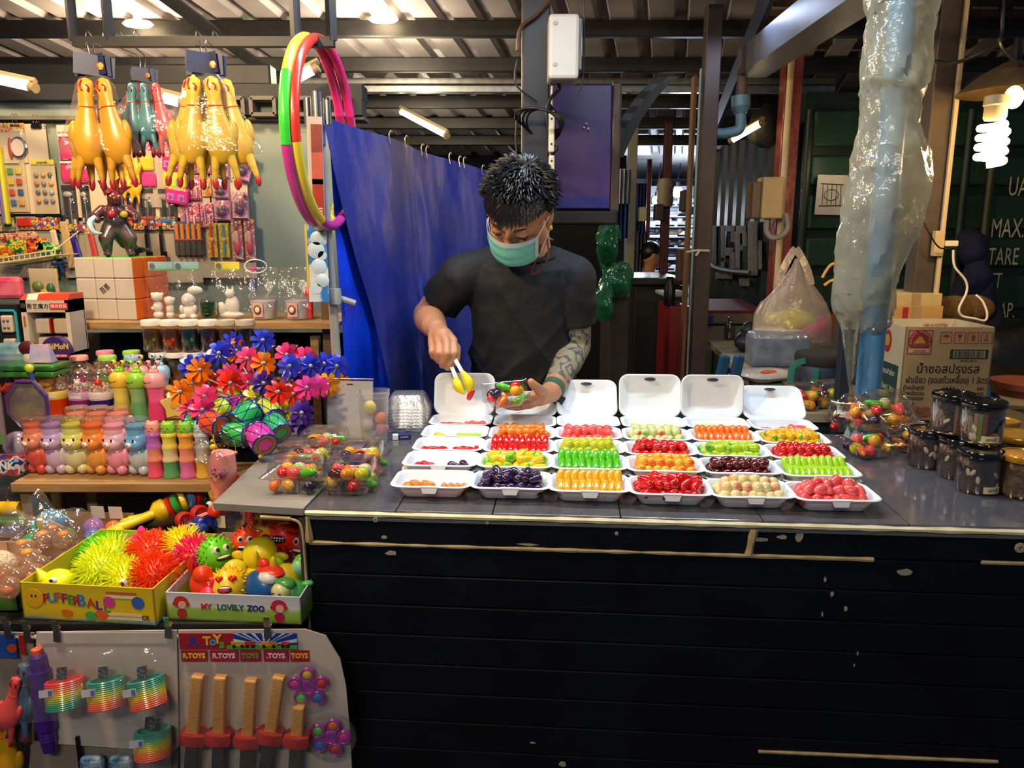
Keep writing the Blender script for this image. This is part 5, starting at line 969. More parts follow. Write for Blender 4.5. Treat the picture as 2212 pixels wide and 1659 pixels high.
def car(T,label,s=1.):
 t=thing('toy_car',label,'car',T@MX.Scale(s,4),'blue toy cars');BLU=M('car blue','1c2a9a',.25,coat=.5);m=MB();m.loft([rrect(.036,.07,.008,.008,3),rrect(.038,.072,.01,.02,3),rrect(.034,.06,.01,.026,3),rrect(.026,.03,.008,.036,3)],0,I4,True,True);m.obj('body',BLU,t)
 for x in(-.02,.02):
  for y in(-.022,.022):m=MB();m.lathe([(.011,-.006),(.0125,-.003),(.0125,.004),(.010,.006)],16,0,frame((x,y,.0125),(1,0,0)));m.obj('wheel',M('wheel blue','2a4a9a',.5),t)
 m=MB();m.box((0,0,.0365),(.020,.026,.001));m.obj('roof_stripe',GRAD('striped roof',[(0,'c8281c'),(.2,'e0e0e0'),(.4,'c8281c'),(.6,'e0e0e0'),(.8,'c8281c')],0,.3,const=True),t)
 for x in(-.009,.009):m=MB();m.ell((x,-.0355,.019),(.005,.002,.005));m.obj('headlight',M('headlight','d8d0b0',.2),t)
 m=MB();m.box((0,-.0325,.025),(.018,.008,.002));m.obj('yellow_badge',M('rubber e8d81c'),t)
car(WT@TR(.222,-.005+.018,.05,0,0,-.35),'blue toy car with striped roof nearest the spiky balls');car(WT@TR(.262,.06,.052,0,0,-.45),'blue toy car with striped roof under the fish head');car(WT@TR(.185,.075,.006,0,0,.2),'blue toy car at the carton bottom under the red wheels')
p0=Z(150,1163,TZ+.0);KT=MX.Translation((Z(180,1140,TZ).x-.04,Y1-.135,TZ+.001))@MX.Rotation(-.06,4,'Z')
b4,f4=openbox('capsule_box','brown carton of egg capsules and dinosaur balls under the pine rack',KT,.21,.15,.072,[CARD,CARDIN,CARD],.055)
EG=[((.065,.06,.080),(.034,.028,.030),'4a9ac8','large blue egg capsule with a yellow paper band'),((.085,.03,.05),(.024,.022,.024),'c81c4a','crimson ball'),((.118,.03,.055),(.022,.020,.026),'3a9a4a','green dinosaur ball with a cream base'),((.150,.08,.06),(.024,.022,.024),'9a6ab8','violet ball with a price card'),((.168,.05,.05),(.022,.02,.02),'4a7ac8','blue marbled ball'),((.192,.09,.055),(.020,.018,.02),'d8682c','orange ball at the carton end'),((.04,.025,.045),(.024,.022,.022),'3a9a5a','green ball near the crumpled bag'),((.025,.08,.06),(.025,.022,.024),'5ab8a8','teal ball at the carton end near the tubes')]
for c0,r0,c,w in EG:single(MB().ell((0,0,0),r0,seg=18,rings=12),'egg_capsule',M('capsule '+c,c,.2,coat=.5),w+', in the brown carton','capsule',KT@MX.Translation(c0))
m=MB();m.lathe([(.0285,-.009),(.030,0),(.0285,.009)],20);single(m,'paper_band',M('yellow band','d8b82c',.5),'yellow paper band round the blue egg capsule','band',KT@frame((.065,.06,.080),(1,-.3,.4)))
m=MB();m.box((0,0,0),(.036,.001,.036));pt_=single(m,'price_card',PAPERW,'white price card leaning on the blue egg capsule','card',KT@TR(.1,.012,.085,.25,.6,.2));text('฿60',.012,M('print b85a1c','b85a1c'),pt_,MX.Translation((0,-.0008,0))@FRONT)
for x in(.142,.185):m=MB();m.box((0,0,0),(.032,.001,.03));single(m,'price_card',PAPERW,'small pale card behind the '+('violet' if x<.15 else 'orange')+' ball','card',KT@TR(x,.115,.085,.1,0,0))
for v,c,w,dz in((1092,'e0b81c','yellow',.06),(1120,'5ac84a','green',.03),(1146,'2a5ab8','blue',.0)):
 p=Z(0,v,TZ+.05);single(MB().cyl((-.35,0,0),(.12 if c!='5ac84a' else .08,0,0),.017,18),'foam_tube',M('tube '+c,c,.45),f'{w} foam tube lying across the table end','tube',MX.Translation((p.x,Z(0,1120,TZ+.05).y+.012*(v-1120)/28,TZ+.02+dz)),'foam tubes')
def crumple(u,v,z,w,d,h,label,seed,mat=BAG,n=18):
 m=MB();f=lambda a,b:((a-.5)*w,(b-.5)*d,h*max(0,(1-(2*a-1)**4)*(1-(2*b-1)**4))*(.7+.9*NZ.noise(V((a*3.3,b*3.3,seed))))+.002)
 m.grid(f,n,n);p=Z(u,v,z);return single(m,'clear_bag',mat,label,'bag',MX.Translation((p.x,p.y,z)),smooth=25)
crumple(95,1190,TZ+.045,.19,.24,.12,'big crumpled clear bag of amber eggs at the table end',2)
for i,(u,v,c)in enumerate(((50,1185,'d89a50'),(95,1165,'c87a40'),(140,1165,'e0a050'),(62,1205,'e0a870'),(120,1150,'b8703a'))):single(MB().ell((0,0,0),(.026,.024,.020),0,I4,16,10).ell((0,-.004,.014),(.012,.012,.008),1),'slime_egg',[FILM('egg jelly','f0d8c0',gloss=.3,milky=.25,mh='e8c8a8'),M('yolk','e8902c',.25,coat=.5)],['amber egg lowest in the crumpled bag','brown egg in the middle of the crumpled bag','orange egg at the bag edge by the carton','pale amber egg lower in the crumpled bag','dark amber egg highest in the crumpled bag'][i],'egg',MX.Translation(Z(u,v,TZ+.075)))
bx5,f5=openbox('egg_box','green printed carton of clear yolk eggs at the picture edge',MX.Translation((Z(45,1325,TZ).x-.205,Z(45,1325,TZ).y+.004,TZ+.001)),.20,.22,.055,[GRAD('green print',[(0,'2a4a1c'),(.6,'4a7a2c'),(1,'c8c8b8')],2,.45,noise=.4),M('peach inside','d8a888',.7)],.045)
for i,(u,v)in enumerate(((18,1270),(30,1250),(55,1228),(85,1222),(12,1240),(68,1240))):single(MB().ell((0,0,0),(.022,.020,.022),0,I4,16,10).ell((0,-.005,-.004),(.011,.010,.009),1),'yolk_egg',[FILM('egg jelly'),M('yolk')],f'clear rubber egg with yolk, {ordn[i]}in line along the green carton' if i else 'clear rubber egg with yolk nearest the walkway in the green carton','egg',MX.Translation(Z(u,v,TZ+.065)),'clear yolk eggs')
single(MB().ell((0,0,0),(.03,.03,.034),0,I4,16,10),'rubber_ball',M('cream netted ball','d8c8a8',.6,bump=.8,bscale=200),'cream netted ball with orange back at the picture edge','ball',MX.Translation(Z(2,1225,TZ+.07)))
# ================================================================ HANGING DISPLAY BOARDS BELOW THE TABLE
FY=tf-.028
def onp(u,v,y):return Y(u,v,y)
def board(name,label,pts,y,mat,th=.003,cat='board',grp=None):
 """flat board cut to an outline given by sight lines on the plane y"""
 P=[Y(u,v,y)for u,v in pts];c=sum(P,V())/len(P);m=MB();m.prism([(p.x-c.x,p.z-c.z)for p in P],0,th,0,FRONT)
 t=thing(name,label,cat,MX.Translation(c),grp);m.obj('sheet',mat,t);return t,c
def loc(t,u,v,y):return t.matrix_world.inverted()@Y(u,v,y)
GREYC=M('grey display card','bcb2a8',.7,var=.06,scale=6)
bd1,c1=board('display_card','large pale card hung with bagged rainbow springs below the table',[(80,1364),(383,1360),(388,1608),(378,1622),(112,1604),(80,1420)],FY,GREYC)
bd2,c2=board('display_card','large rounded pale card hung with toy swords and pop spinners',[(386,1360),(660,1358),(705,1372),(735,1420),(748,1480),(756,1570),(762,1680),(392,1680)],FY+.006,GREYC)
bd3,c3=board('display_card','lower pale card half hidden behind the spring card',[(70,1600),(385,1620),(385,1700),(60,1700)],FY+.010,M('beige display card','8a7e70',.7))
bd4,c4=board('display_card','card with blue and red headers at the picture edge',[(-60,1362),(75,1366),(75,1600),(-60,1600)],FY+.010,M('beige display card'))
m=MB();a=loc(bd1,85,1372,FY-.004);b=loc(bd1,375,1385,FY-.004);m.box(((a.x+b.x)/2,a.y,(a.z+b.z)/2),(b.x-a.x,.001,.022));m.obj('paper_strip',M('paler strip','bdb5ad',.6),bd1)
def clip(u,v,y,label):
 t=thing('metal_clip',label,'clip',MX.Translation(Y(u,v,y))@TR(ry=.08),'metal clips');m=MB()
 m.loft([[(-.0065,-.006,-.022),(.0065,-.006,-.022),(.0065,-.006,.012),(-.0065,-.006,.012)],[(-.0065,-.0045,-.022),(.0065,-.0045,-.022),(.0065,-.0045,.012),(-.0065,-.0045,.012)]],0,I4,True,True);m.obj('jaw',STEEL,t)
 m=MB();m.cyl((-.007,-.003,.004),(.007,-.003,.004),.004,10);m.obj('spring',CHROME,t);m=MB();m.loft([[(-.0055,-.008,.004),(.0055,-.008,.004),(.0055,-.016,.026),(-.0055,-.016,.026)],[(-.0055,-.007,.004),(.0055,-.007,.004),(.0055,-.015,.026),(-.0055,-.015,.026)]],0,I4,True,True);m.obj('lever',CHROME,t)
for u,v,w in((20,1352,'nearest the picture edge'),(62,1360,'above the purple tube'),(126,1360,'holding the near corner of the spring card'),(366,1352,'between the spring card and the sword card'),(580,1352,'holding the sword card below the zoo carton')):clip(u,v,FY-.002,'steel bulldog clip '+w)
RAIN=[(0,'e8283c'),(.28,'e87a1c'),(.45,'d8b81c'),(.62,'9ab81c'),(.78,'1c9a6a'),(1,'12867a')];RAIN2=[(1-p,c)for p,c in reversed(RAIN)]
def spring(u,v,label,up,tilt=0.,seed=0):
 y=FY-.044;p=Y(u,v,y);t=thing('rainbow_spring',label,'toy',MX.Translation(p)@TR(rx=-.30,ry=-tilt),'bagged rainbow springs');r=.031;h=.050;m=MB();N=14;pts=[]
 prof=[]
 for k in range(N):z=-h/2+h*k/N;prof+=[(r,z),(r+.0014,z+h/N*.5)]
 prof+=[(r,h/2),(r-.005,h/2),(r-.005,-h/2),(r,-h/2)]
 m.loft([[(a*cos(2*pi*j/26),a*sin(2*pi*j/26),z)for j in range(26)]for a,z in prof]);m.obj('coil',GRAD('rainbow a' if up else 'rainbow b',RAIN if up else RAIN2,2,.3,coat=.3),t)
 m=MB();m.box((-.014,-r-.001,.010),(.026,.001,.013));l=m.obj('label',M('pale label','b8b8c8',.5),t);m=MB();m.box((-.006,-r-.002,.010),(.007,.001,.009));m.obj('print',M('patch 3a5aa8','3a5aa8'),l)
 m=MB();m.grid(lambda a,b:(-.014+.02*a,-.002+.004*b,h/2+.022*b),2,3);m.obj('foil_sachet',M('dark foil','3a4650',.2,.6,bump=.8,bscale=200),t)
 w=MB();w.grid(lambda a,b:((a-.5)*.098+.003*NZ.noise(V((a*5,b*5,seed))),-.034-.006*sin(pi*a)+.006*NZ.noise(V((a*4,b*4,seed+3))),-.036+.118*b),12,12);w.obj('bag',BAG,t,smooth=25);return t
spring(140,1498,'bagged rainbow spring with a red top, nearest the purple tube',False,.12,1);spring(230,1497,'bagged rainbow spring with a pink rim over green, in the middle of three',True,.12,4);spring(318,1495,'bagged rainbow spring with a tilted green top, next to the sword card',True,.22,7);spring(330,1605,'bagged rainbow spring alone in the lower row',True,.08,9)
hd=MB();a=loc(bd2,386,1368,FY-.001);b=loc(bd2,643,1402,FY-.001);w_=b.x-a.x;hh=a.z-b.z
hd.box(((a.x+b.x)/2,a.y,(a.z+b.z)/2),(w_,.0012,hh));h_=hd.obj('header',GRAD('red blue header',[(0,'a01c2c'),(.42,'a01c2c'),(.46,'1c3a9a'),(1,'2a5ab0')],0,.35,const=True),bd2)
m=MB();cx0=a.x+w_*.72
for k in range(11):an=pi*(k+.5)/11;m.prism([(cx0,b.z+hh*.25),(cx0+.07*cos(an-.05),b.z+hh*.25+.07*abs(sin(an-.05))),(cx0+.07*cos(an+.05),b.z+hh*.25+.07*abs(sin(an+.05)))],0,.0004,0,MX.Translation((0,a.y-.0008,0))@FRONT)
m.v=[V((min(b.x,max(a.x+w_*.46,q.x)),q.y,min(a.z,q.z)))for q in m.v];m.obj('ray_print',M('pale print','c8c8d0',.4),h_,kind='stuff')
m=MB();m.box((a.x+w_*.70,a.y-.0012,b.z+hh*.12),(w_*.6,.0006,hh*.24));m.obj('grass_print',M('print 4a9a2c','5a9a2c',.4),h_)
for x,c,s in((.50,'b89a3a',1.3),(.60,'b8281c',.9),(.76,'d8901c',1.5),(.90,'c83a2c',.7)):
 m=MB();m.rbox((a.x+w_*x,a.y-.0022,b.z+hh*.36),(.02*s,.001,.010),.003);m.obj('vehicle_print',M('patch '+c,c,.45),h_)
 for dx in(-.006,.006):m=MB();m.lathe([(0,0),(.004,0),(.0035,.0006)],12,0,MX.Translation((a.x+w_*x+dx*s,a.y-.0024,b.z+hh*.22))@FRONT);m.obj('wheel_print',INK,h_)
for s,c,x in(('.R.','2a3a9a',.12),('T','d8b82c',.235),('o','3a9ac8',.285),('Y','d8c83a',.325),('s','4aa83c',.36)):text(s,.024,M('print '+c,c,.4),h_,MX.Translation((a.x+w_*x,a.y-.001,(a.z+b.z)/2+.004*(c=='d8c83a')-.006*(c=='4aa83c')))@FRONT,bold=.0008)
for k,(u0,u1,s)in enumerate(((390,447,'R.TOYS'),(452,514,'R.TOYS'),(517,563,'TOYS'),(568,623,'.TOYS'),(626,668,'TOYS'))):
 a=loc(bd2,u0,1406,FY-.004);b=loc(bd2,u1,1430,FY-.004);m=MB();m.box(((a.x+b.x)/2,a.y+.002,(a.z+b.z)/2),(b.x-a.x,.001,a.z-b.z));st_=m.obj('sachet_header',M('crimson header','a01a3a',.35),bd2);text(s,.0135,[M('print d8c83a'),M('pale print'),M('patch 4a9a3c'),M('pale print'),M('print d8b82c')][k],st_,MX.Translation(((a.x+b.x)/2,a.y+.001,(a.z+b.z)/2))@FRONT,bold=.0006,sx=.95)
FO=M('amber foam','d49a50',.7,bump=.3,bscale=300);FR=M('red foam guard','b8302c',.6);FG=M('grey foam blade','3c403e',.6)
def sword(ut,vt,ub,vb,gl_v,label,seed,y=FY-.024):
 p=Y(ut,vt,y);q_=Y(ub,vb,y);d=(q_-p);L=d.length;an=atan2(d.x,-d.z);t=thing('foam_sword',label,'sword',MX.Translation(p)@MX.Rotation(-an,4,'Y'),'bagged foam swords')
 m=MB();m.rbox((0,0,-L/2),(.022,.018,L),.003);m.obj('grip',FO,t);m=MB();m.loft([[(x*.042,yy*.02,-L+z+.0)for x,yy in((-1,-.5),(-.4,-1),(.4,-1),(1,-.5),(1,.5),(.4,1),(-.4,1),(-1,.5))]for z in(.010,.0,-.012)],0,I4,True,True)
 m.v=[V((v_.x*(.55 if abs(v_.z+L)>.009 else .62),v_.y,v_.z-.006*abs(v_.x)/.04))for v_ in m.v];m.obj('guard',FR,t)
 m=MB();m.rbox((0,0,-L-.012-.085),(.024,.012,.17),.002);m.obj('blade',FG,t)
 w=MB();w.grid(lambda a,b:((a-.5)*.05,-.016-.005*sin(pi*a)+.004*NZ.noise(V((a*4,b*9,seed))),.03-(L+.2)*b),6,18);w.obj('bag',BAG,t,smooth=25)
for i,(ut,vt,ub,vb,w)in enumerate(((428,1458,418,1585,'next to the spring card'),(477,1460,474,1585,'with a straight grip, second from the spring card'),(543,1466,536,1590,'in the middle of the five'),(603,1460,585,1582,'under the upper pop spinner, tilted most'),(646,1525,642,1590,'shortest grip, partly covered by the upper pop spinner'))):sword(ut,vt,ub,vb,0,f'foam sword with amber grip, {w}',i)
def pops(u,v,y,cols,a0,label):
 t=thing('pop_spinner',label,'toy',MX.Translation(Y(u,v,y))@TR(rz=0),'purple pop spinners');VI=M('spinner violet','9a2aa0',.3,coat=.4,sss=.1);m=MB();m.lathe([(0,0),(.013,0),(.0145,.004),(.011,.008),(.010,.006),(0,.006)],22,0,FRONT)
 for k in range(5):
  an=a0+2*pi*k/5;c=(.0265*cos(an),.0265*sin(an));m.lathe([(0,0),(.0135,0),(.0150,.004),(.0125,.0085),(.010,.006),(0,.006)],20,0,FRONT@TR(c[0],c[1],0))
  d=MB();d.ell((0,0,.006),(.0092,.0092,.0035),0,FRONT@TR(c[0],c[1],0),16,8);d.obj('pop_dome',M('dome '+cols[k],cols[k],.35,sss=.1),t)
 m.obj('frame',VI,t);w=MB();w.lathe([(.050,0),(.049,.008),(.03,.013),(0,.014)],26,0,FRONT);w.obj('blister',BAG,t)
pops(668,1482,FY-.010,['c83a2c','d8b82c','d83a9a','4ac84a','2a78c8'],.35,'violet pop spinner hanging higher, yellow dome on top');pops(714,1590,FY-.010,['c82a9a','d86a1c','5ac83a','2a78c8','c83a2c'],.05,'violet pop spinner hanging lower at the card edge')
pt1=thing('pop_tube','purple ribbed pop tube hanging below the table','tube',MX.Translation(Y(82,1425,FY-.012)));m=MB();L=.19;pr=[(.010,.012),(.014,.008),(.015,-.02)]
for k in range(24):z=-.02-k*(L-.04)/24;pr+=[(.0195 if k<20 else .016,z),(.0185 if k<20 else .0145,z-.003)]
pr+=[(.013,-L+.01),(.012,-L)];m.lathe(pr,18);m.obj('tube',M('purple plastic','4a1c8a',.3,coat=.3),pt1);m=MB();m.cyl((0,0,.012),(0,0,.022),.009,14);m.obj('end_cap',M('coral cap','e86a4a',.4),pt1)
BLUEH=M('blue header card','1c4a9a',.4);hc=[(Y(-20,1370,FY-.004),Y(38,1420,FY-.004),BLUEH,'blue'),(Y(40,1372,FY-.002),Y(56,1414,FY-.002),M('red header card','a01c24',.4),'red')]
for a,b,mt,w in hc:t=single(MB().box((0,0,0),(b.x-a.x,.002,a.z-b.z)),'header_tag',mt,f'{w} header tag clipped at the picture edge','tag',MX.Translation((a+b)/2));(w=='blue')and blob(t,.015,-.004,.009,'b8481c').__setattr__('location',V((0,-.0012,0)))
def chicken(T,c,feet,label,grp,s=1.,comb=True):
 """long-necked rubber chicken, hanging head up"""
 t=thing('rubber_chicken',label,'toy',T@MX.Scale(s,4),grp);mt=M('chicken '+c,c,.32,sss=.3,coat=.15);rd=M('chicken red '+feet,feet,.35)
 m=MB();m.lathe([(.004,.0),(.014,-.006),(.017,-.022),(.0145,-.045),(.0155,-.06),(.020,-.085),(.030,-.115),(.034,-.140),(.028,-.165),(.014,-.182),(.004,-.186)],18,0,I4,1,.62)
 for s_ in(-1,1):chain(m,[(s_*.014,0,-.165),(s_*.021,-.004,-.195),(s_*.024,-.004,-.215)],[.012,.008,.006],10)
 for s_ in(-1,1):m.ell((s_*.029,0,-.118),(.010,.010,.026),0)
 m.obj('body',mt,t)
 for s_ in(-1,1):m=MB();m.ell((s_*.025,-.004,-.226),(.007,.006,.014));m.obj('foot',rd,t)
 m=MB();m.tube([(.0152*cos(2*pi*k/16),.0152*.66*sin(2*pi*k/16),-.062)for k in range(16)],.0016,5,0,True);m.obj('collar',M('collar red','c8401c',.4),t)
 if comb:m=MB();m.tube(bez([(-.006,-.011,-.006),(-.010,-.012,-.018),(-.006,-.0125,-.028)],4),.0018,5);m.tube(bez([(.002,-.0125,-.016),(.008,-.012,-.020),(.006,-.012,-.030)],4),.0016,5);m.obj('wattle',rd,t)
 return t
chicken(MX.Translation(Y(36,1462,FY-.018))@TR(ry=.30),'ec5a5a','a81c2c','coral rubber chicken hanging at the picture edge below the table','chickens below the table',.62);chicken(MX.Translation(Y(52,1432,FY-.006))@TR(ry=.2),'5a7a94','8a2838','grey blue rubber chicken behind the coral one below the table','chickens below the table',.70);chicken(MX.Translation(Y(20,1535,FY-.004))@TR(ry=.2),'d8a014','a81c2c','yellow rubber chicken lowest at the picture edge','chickens below the table',.9)
text('10',.034,M('pencil','4a443c',.7),bd3,MX.Translation(loc(bd3,76,1618,FY+.008))@FRONT)
for k,(u,v,w)in enumerate(((200,1648,'nearer the purple tube'),(262,1648,'nearer the lone spring'))):single(MB().rbox((0,0,0),(.045,.02,.03),.008),'blue_packet',M('blue packet','2c6aa0',.35,h2='9ab0c0',scale=60),f'blue bagged packet at the bottom picture edge, {w}','packet',MX.Translation(Y(u,v,FY-.012)))
m=MB();m.rbox((0,0,0),(.008,.008,.07),.002);single(m,'black_hook',BLACK,'black plastic hook between the lower cards','hook',MX.Translation(Y(172,1625,FY-.004)))
# ================================================================ GOODS ON THE PAINTED WALL (y = WY)
WY=2.70
def shape(m,kind,x,z,w,h,y,mat=0,d=None):
 """one small ware on a card, local x-z, proud of the card by y"""
 d=d or min(w,h)*.35
 if kind=='ell':m.ell((x,-y,z),(w/2,d,h/2),mat,I4,12,8)
 elif kind=='box':m.rbox((x,-y,z),(w,d,h),min(w,h)*.15,mat,I4,1)
 elif kind=='ring':m.tube([(x+w/2*cos(2*pi*k/16),-y,z+h/2*sin(2*pi*k/16))for k in range(16)],min(w,h)*.09,6,mat,True)
 elif kind=='cyl':m.lathe([(w/2,0),(w/2,d)],16,mat,TR(x,-y+d/2,z,pi/2,0,0,(1,h/w,1)))
 elif kind=='rod':m.cyl((x,-y,z-h/2),(x,-y,z+h/2),w/2,8,mat)
 elif kind=='star':m.prism([(x+a*w,z+b*h)for a,b in starpoly(.5,.22)],y-.002,y+.004,mat,FRONT)
 return m
CLIPB=M('black binder clip','0e0e10',.3)
def px(t,u,v,y):return t.matrix_world.inverted()@Y(u,v,y)
def pack(u0,v0,u1,v1,y,name,label,cat,card,wares=(),header=None,film=True,tilt=0.,grp=None,hh=.14,th=.003):
 """a carded pack: backing sheet, printed header, wares behind cellophane. wares: (part name, kind, fx, fz, fw, fh, colour), fractions of the card"""
 a=Y(u0,v0,y);b=Y(u1,v1,y);w=abs(b.x-a.x);h=abs(a.z-b.z);c=(a+b)/2
 t=thing(name,label,cat,MX.Translation((c.x,y,c.z))@MX.Rotation(tilt,4,'Y'),grp)
 m=MB();m.box((0,-th/2,0),(w,th,h));m.obj('card',card,t)
 if header is not None:m=MB();m.box((0,-th-.0012,h/2-h*hh/2),(w*1.0,.002,h*hh));m.obj('header_card',header,t)
 for i,(nm,kind,fx,fz,fw,fh,col)in enumerate(wares):
  m=MB();mt=col if not isinstance(col,str)else M('ware '+col,col,.35,coat=.2)
  shape(m,kind,(fx-.5)*w,(fz-.5)*h,fw*w,fh*h,th+.005+.0006*(i%5));m.obj(nm,mt,t)
 if film:m=MB();s=(u0*7+v0)%97;m.grid(lambda p,q:((p-.5)*w*.98,-th-.012-.006*sin(pi*p)*sin(pi*q)-.003*NZ.noise(V((p*4,q*4,s))),(q-.5)*h*.98),8,8);m.obj('film',BAG,t,smooth=25)
 return t,w,h
CREAMC=M('cream display board','c9b9a0',.7,var=.05)
def sheet(u0,v0,u1,v1,y,label,mat=CREAMC):return pack(u0,v0,u1,v1,y,'display_board',label,'board',mat,(),None,False,0.,'boards on the painted wall')[0]
s1=sheet(-40,268,120,462,WY,'cream board with tambourine and two toy packs at the picture edge');s2=sheet(122,270,262,470,WY,'cream board behind the biggest chicken bunch');s3=sheet(255,285,458,480,WY,'cream board behind the toy kitchen packs');s4=sheet(448,300,540,480,WY,'cream board with the purple hand-shaped kits')
s5=sheet(-40,468,128,600,WY,'pale board with knives and toy headers above the wire basket',M('grey display board','9a9080',.7));s6=sheet(130,478,285,600,WY,'pale board behind the monster toy',M('grey display board'));s7=sheet(280,470,440,610,WY,'pale board with orange-tipped toy rifles',M('grey display board'));s8=sheet(430,478,556,600,WY,'pale board with the watches and doll packs',M('grey display board'))
text('50',.020,M('pencil'),s1,MX.Translation(px(s1,99,274,WY-.0035))@FRONT)
def binder(u,v,label,y=WY-.008):
 t=thing('binder_clip',label,'clip',MX.Translation(Y(u,v,y)),'black binder clips');m=MB();m.loft([[(-.016,-.006,-.010),(.016,-.006,-.010),(.016,.008,-.010),(-.016,.008,-.010)],[(-.016,.0,.010),(.016,.0,.010),(.016,.003,.010),(-.016,.003,.010)]],0,I4,True,True);m.obj('jaw',CLIPB,t)
 m=MB();m.tube([(-.008,0,.008),(-.010,-.002,.026),(-.005,-.003,.032),(0,-.002,.026),(-.002,0,.008)],.001,5);m.tube([(.004,0,.008),(.002,-.002,.026),(.007,-.003,.032),(.012,-.002,.026),(.010,0,.008)],.001,5);m.obj('wire_handle',STEEL,t)
binder(33,267,'black binder clip over the tambourine pack');binder(78,270,'black binder clip beside the pencilled number');binder(88,470,'black binder clip holding the knife board');binder(142,471,'black binder clip behind the monster toy');binder(22,473,'black binder clip above the wire basket')
RY=PRINT('red yellow print',['b82a1c','d8401c','d8a01c','c8c8b0','b82a1c'],60);PINKP=PRINT('pink print',['c84a78','e08aa0','b82a58','e8c0c8','c02a60'],55);GRYP=PRINT('grey print',['2a2624','8a7a6c','4a4440','1a1816','a89a8a'],60);MIXP=PRINT('toy print',['3a8a4a','d8b02c','b8301c','2a4a9a','c8c0a8'],60);PURP=PRINT('violet pink print',['c07a9a','d898b0','b8688c','d8a8b8'],40)
tb_,w,h=pack(0,266,62,352,WY-.006,'tambourine_pack','bagged red tambourine with silver jingles under a red header','toy',CREAMC,[('jingle_ring','ring',.72,.38,.62,.50,STEEL),('skin','cyl',.72,.38,.52,.44,'d8ccc0'),('red_frame','ell',.38,.36,.2,.56,'a03a2c'),('print','ell',.66,.46,.14,.12,'d8b03c'),('print','ell',.64,.30,.14,.12,'d8b03c'),('print','box',.82,.36,.08,.16,'c84a3c')],RY,True,hh=.22)
text('VARI TOY',.016,M('print d8c83a'),tb_,MX.Translation((0,-.0065,h*.5-h*.07))@FRONT)
cols=['4a8a3c','c8b02c','c8b02c','b83028','b83a2c','2a4a8a','3a5a9a','c89a3c']
pack(8,345,66,458,WY-.008,'block_pack','bagged coloured plastic bricks in a two by four pack','toy',M('pack back','b8a888',.6),[('block','box',.3+.4*(i%2),.78-.2*(i//2),.28,.12,c)for i,c in enumerate(cols)]+[('label','box',.45,.95,.7,.05,'d0c8a8')],None)
yt,w,h=pack(67,345,130,462,WY-.010,'charm_pack','bagged grey building pieces under a yellow header with black lettering','toy',M('pack back'),[('charm','ell',.2+.3*(i%3),.72-.16*(i//3),.2,.09,c)for i,c in enumerate(['8a8a8a','c8983c','5a5a5a','b86a4a','7a7a7a','c8983c','4a5a7a','6a6a6a','a8a8a8','c87a4a','5a6a8a','7a7a72'])],M('yellow header','c8b03c',.4),hh=.10)
text('yuanda',.013,INK,yt,MX.Translation((.0,-.0065,h*.45))@FRONT)
for u0,v0,u1,v1,w in((126,285,158,350,'higher, behind the big yellow chickens'),(130,345,165,396,'with one open eye, nearer the picture edge'),(164,350,197,397,'with one open eye, nearer the small chickens')):
 pack(u0,v0,u1,v1,WY-.006,'monster_pack',f'hot pink one-eyed monster balloon pack {w}','toy',PINKP,[('body','box',.5,.42,.9,.7,'d01c60'),('eye','ell',.55,.56,.42,.26,'d8c8a8'),('pupil','ell',.55,.56,.14,.10,'1a1410'),('teeth','box',.5,.88,.9,.10,'e8e0d8'),('mouth','box',.5,.14,.55,.16,'c8a890')])
for u0,v0,u1,v1,w in((133,400,172,490,'nearest the picture edge'),(172,402,200,486,'behind the monster toy horn'),(272,412,296,470,'just under the small yellow chickens'),(297,408,338,488,'under the pink lunch tray'),(342,408,386,494,'under the toy stoves')):
 t,a,b=pack(u0,v0,u1,v1,WY-.007,'weapon_pack',f'black and silver toy weapon pack {w}','toy',M('dark pack back','3a3430',.5),[('silver_piece','ell',.45,.78,.7,.14,'a8a098'),('black_piece','box',.3,.55,.22,.5,'141210'),('silver_blade','rod',.62,.38,.12,.66,STEEL),('black_piece','box',.75,.5,.2,.3,'1c1a18'),('tag','box',.25,.12,.22,.12,'c8bcb0'),('tag','box',.8,.12,.22,.12,'c8bcb0')],M('dark header','1a1614',.4),hh=.12)
for(u,v,s,w,r)in((248,312,.50,'highest of the small bunch',-.1),(290,318,.52,'straight, next to the kitchen packs',.05),(250,362,.46,'lowest of the small bunch near the monster horn',-.1),(272,358,.48,'in the middle of the small bunch',0),(294,365,.50,'lowest, next to the pink lunch tray',.1)):
 chicken(MX.Translation(Y(u,v,WY-.04))@TR(ry=r),'e8ac1c','a8281c',f'small yellow rubber chicken on the wall, {w}','small chickens on the wall',s)
KW=[('tray','box',.30,.66,.44,.22,'d8c01c'),('fries','ell',.22,.67,.18,.14,'e8c85a'),('bowl','cyl',.42,.66,.15,.13,'e04a1c'),('fork','rod',.33,.68,.03,.16,'4aa83c'),('tray','box',.32,.42,.46,.22,'d82a80'),('carrot','ell',.22,.44,.12,.16,'e8541c'),('plate','cyl',.44,.42,.14,.13,'6aa0a8'),('spoon','rod',.36,.37,.05,.14,'d8d06a')]
kp,w,h=pack(293,304,376,448,WY-.008,'kitchen_pack','bagged toy kitchen set with trays under a pink header','toy',M('pack film back','b8a898',.5),KW,PINKP,True,hh=.14)
text('COOK',.012,M('pale print'),kp,MX.Translation((-.03,-.0065,h*.43))@FRONT)
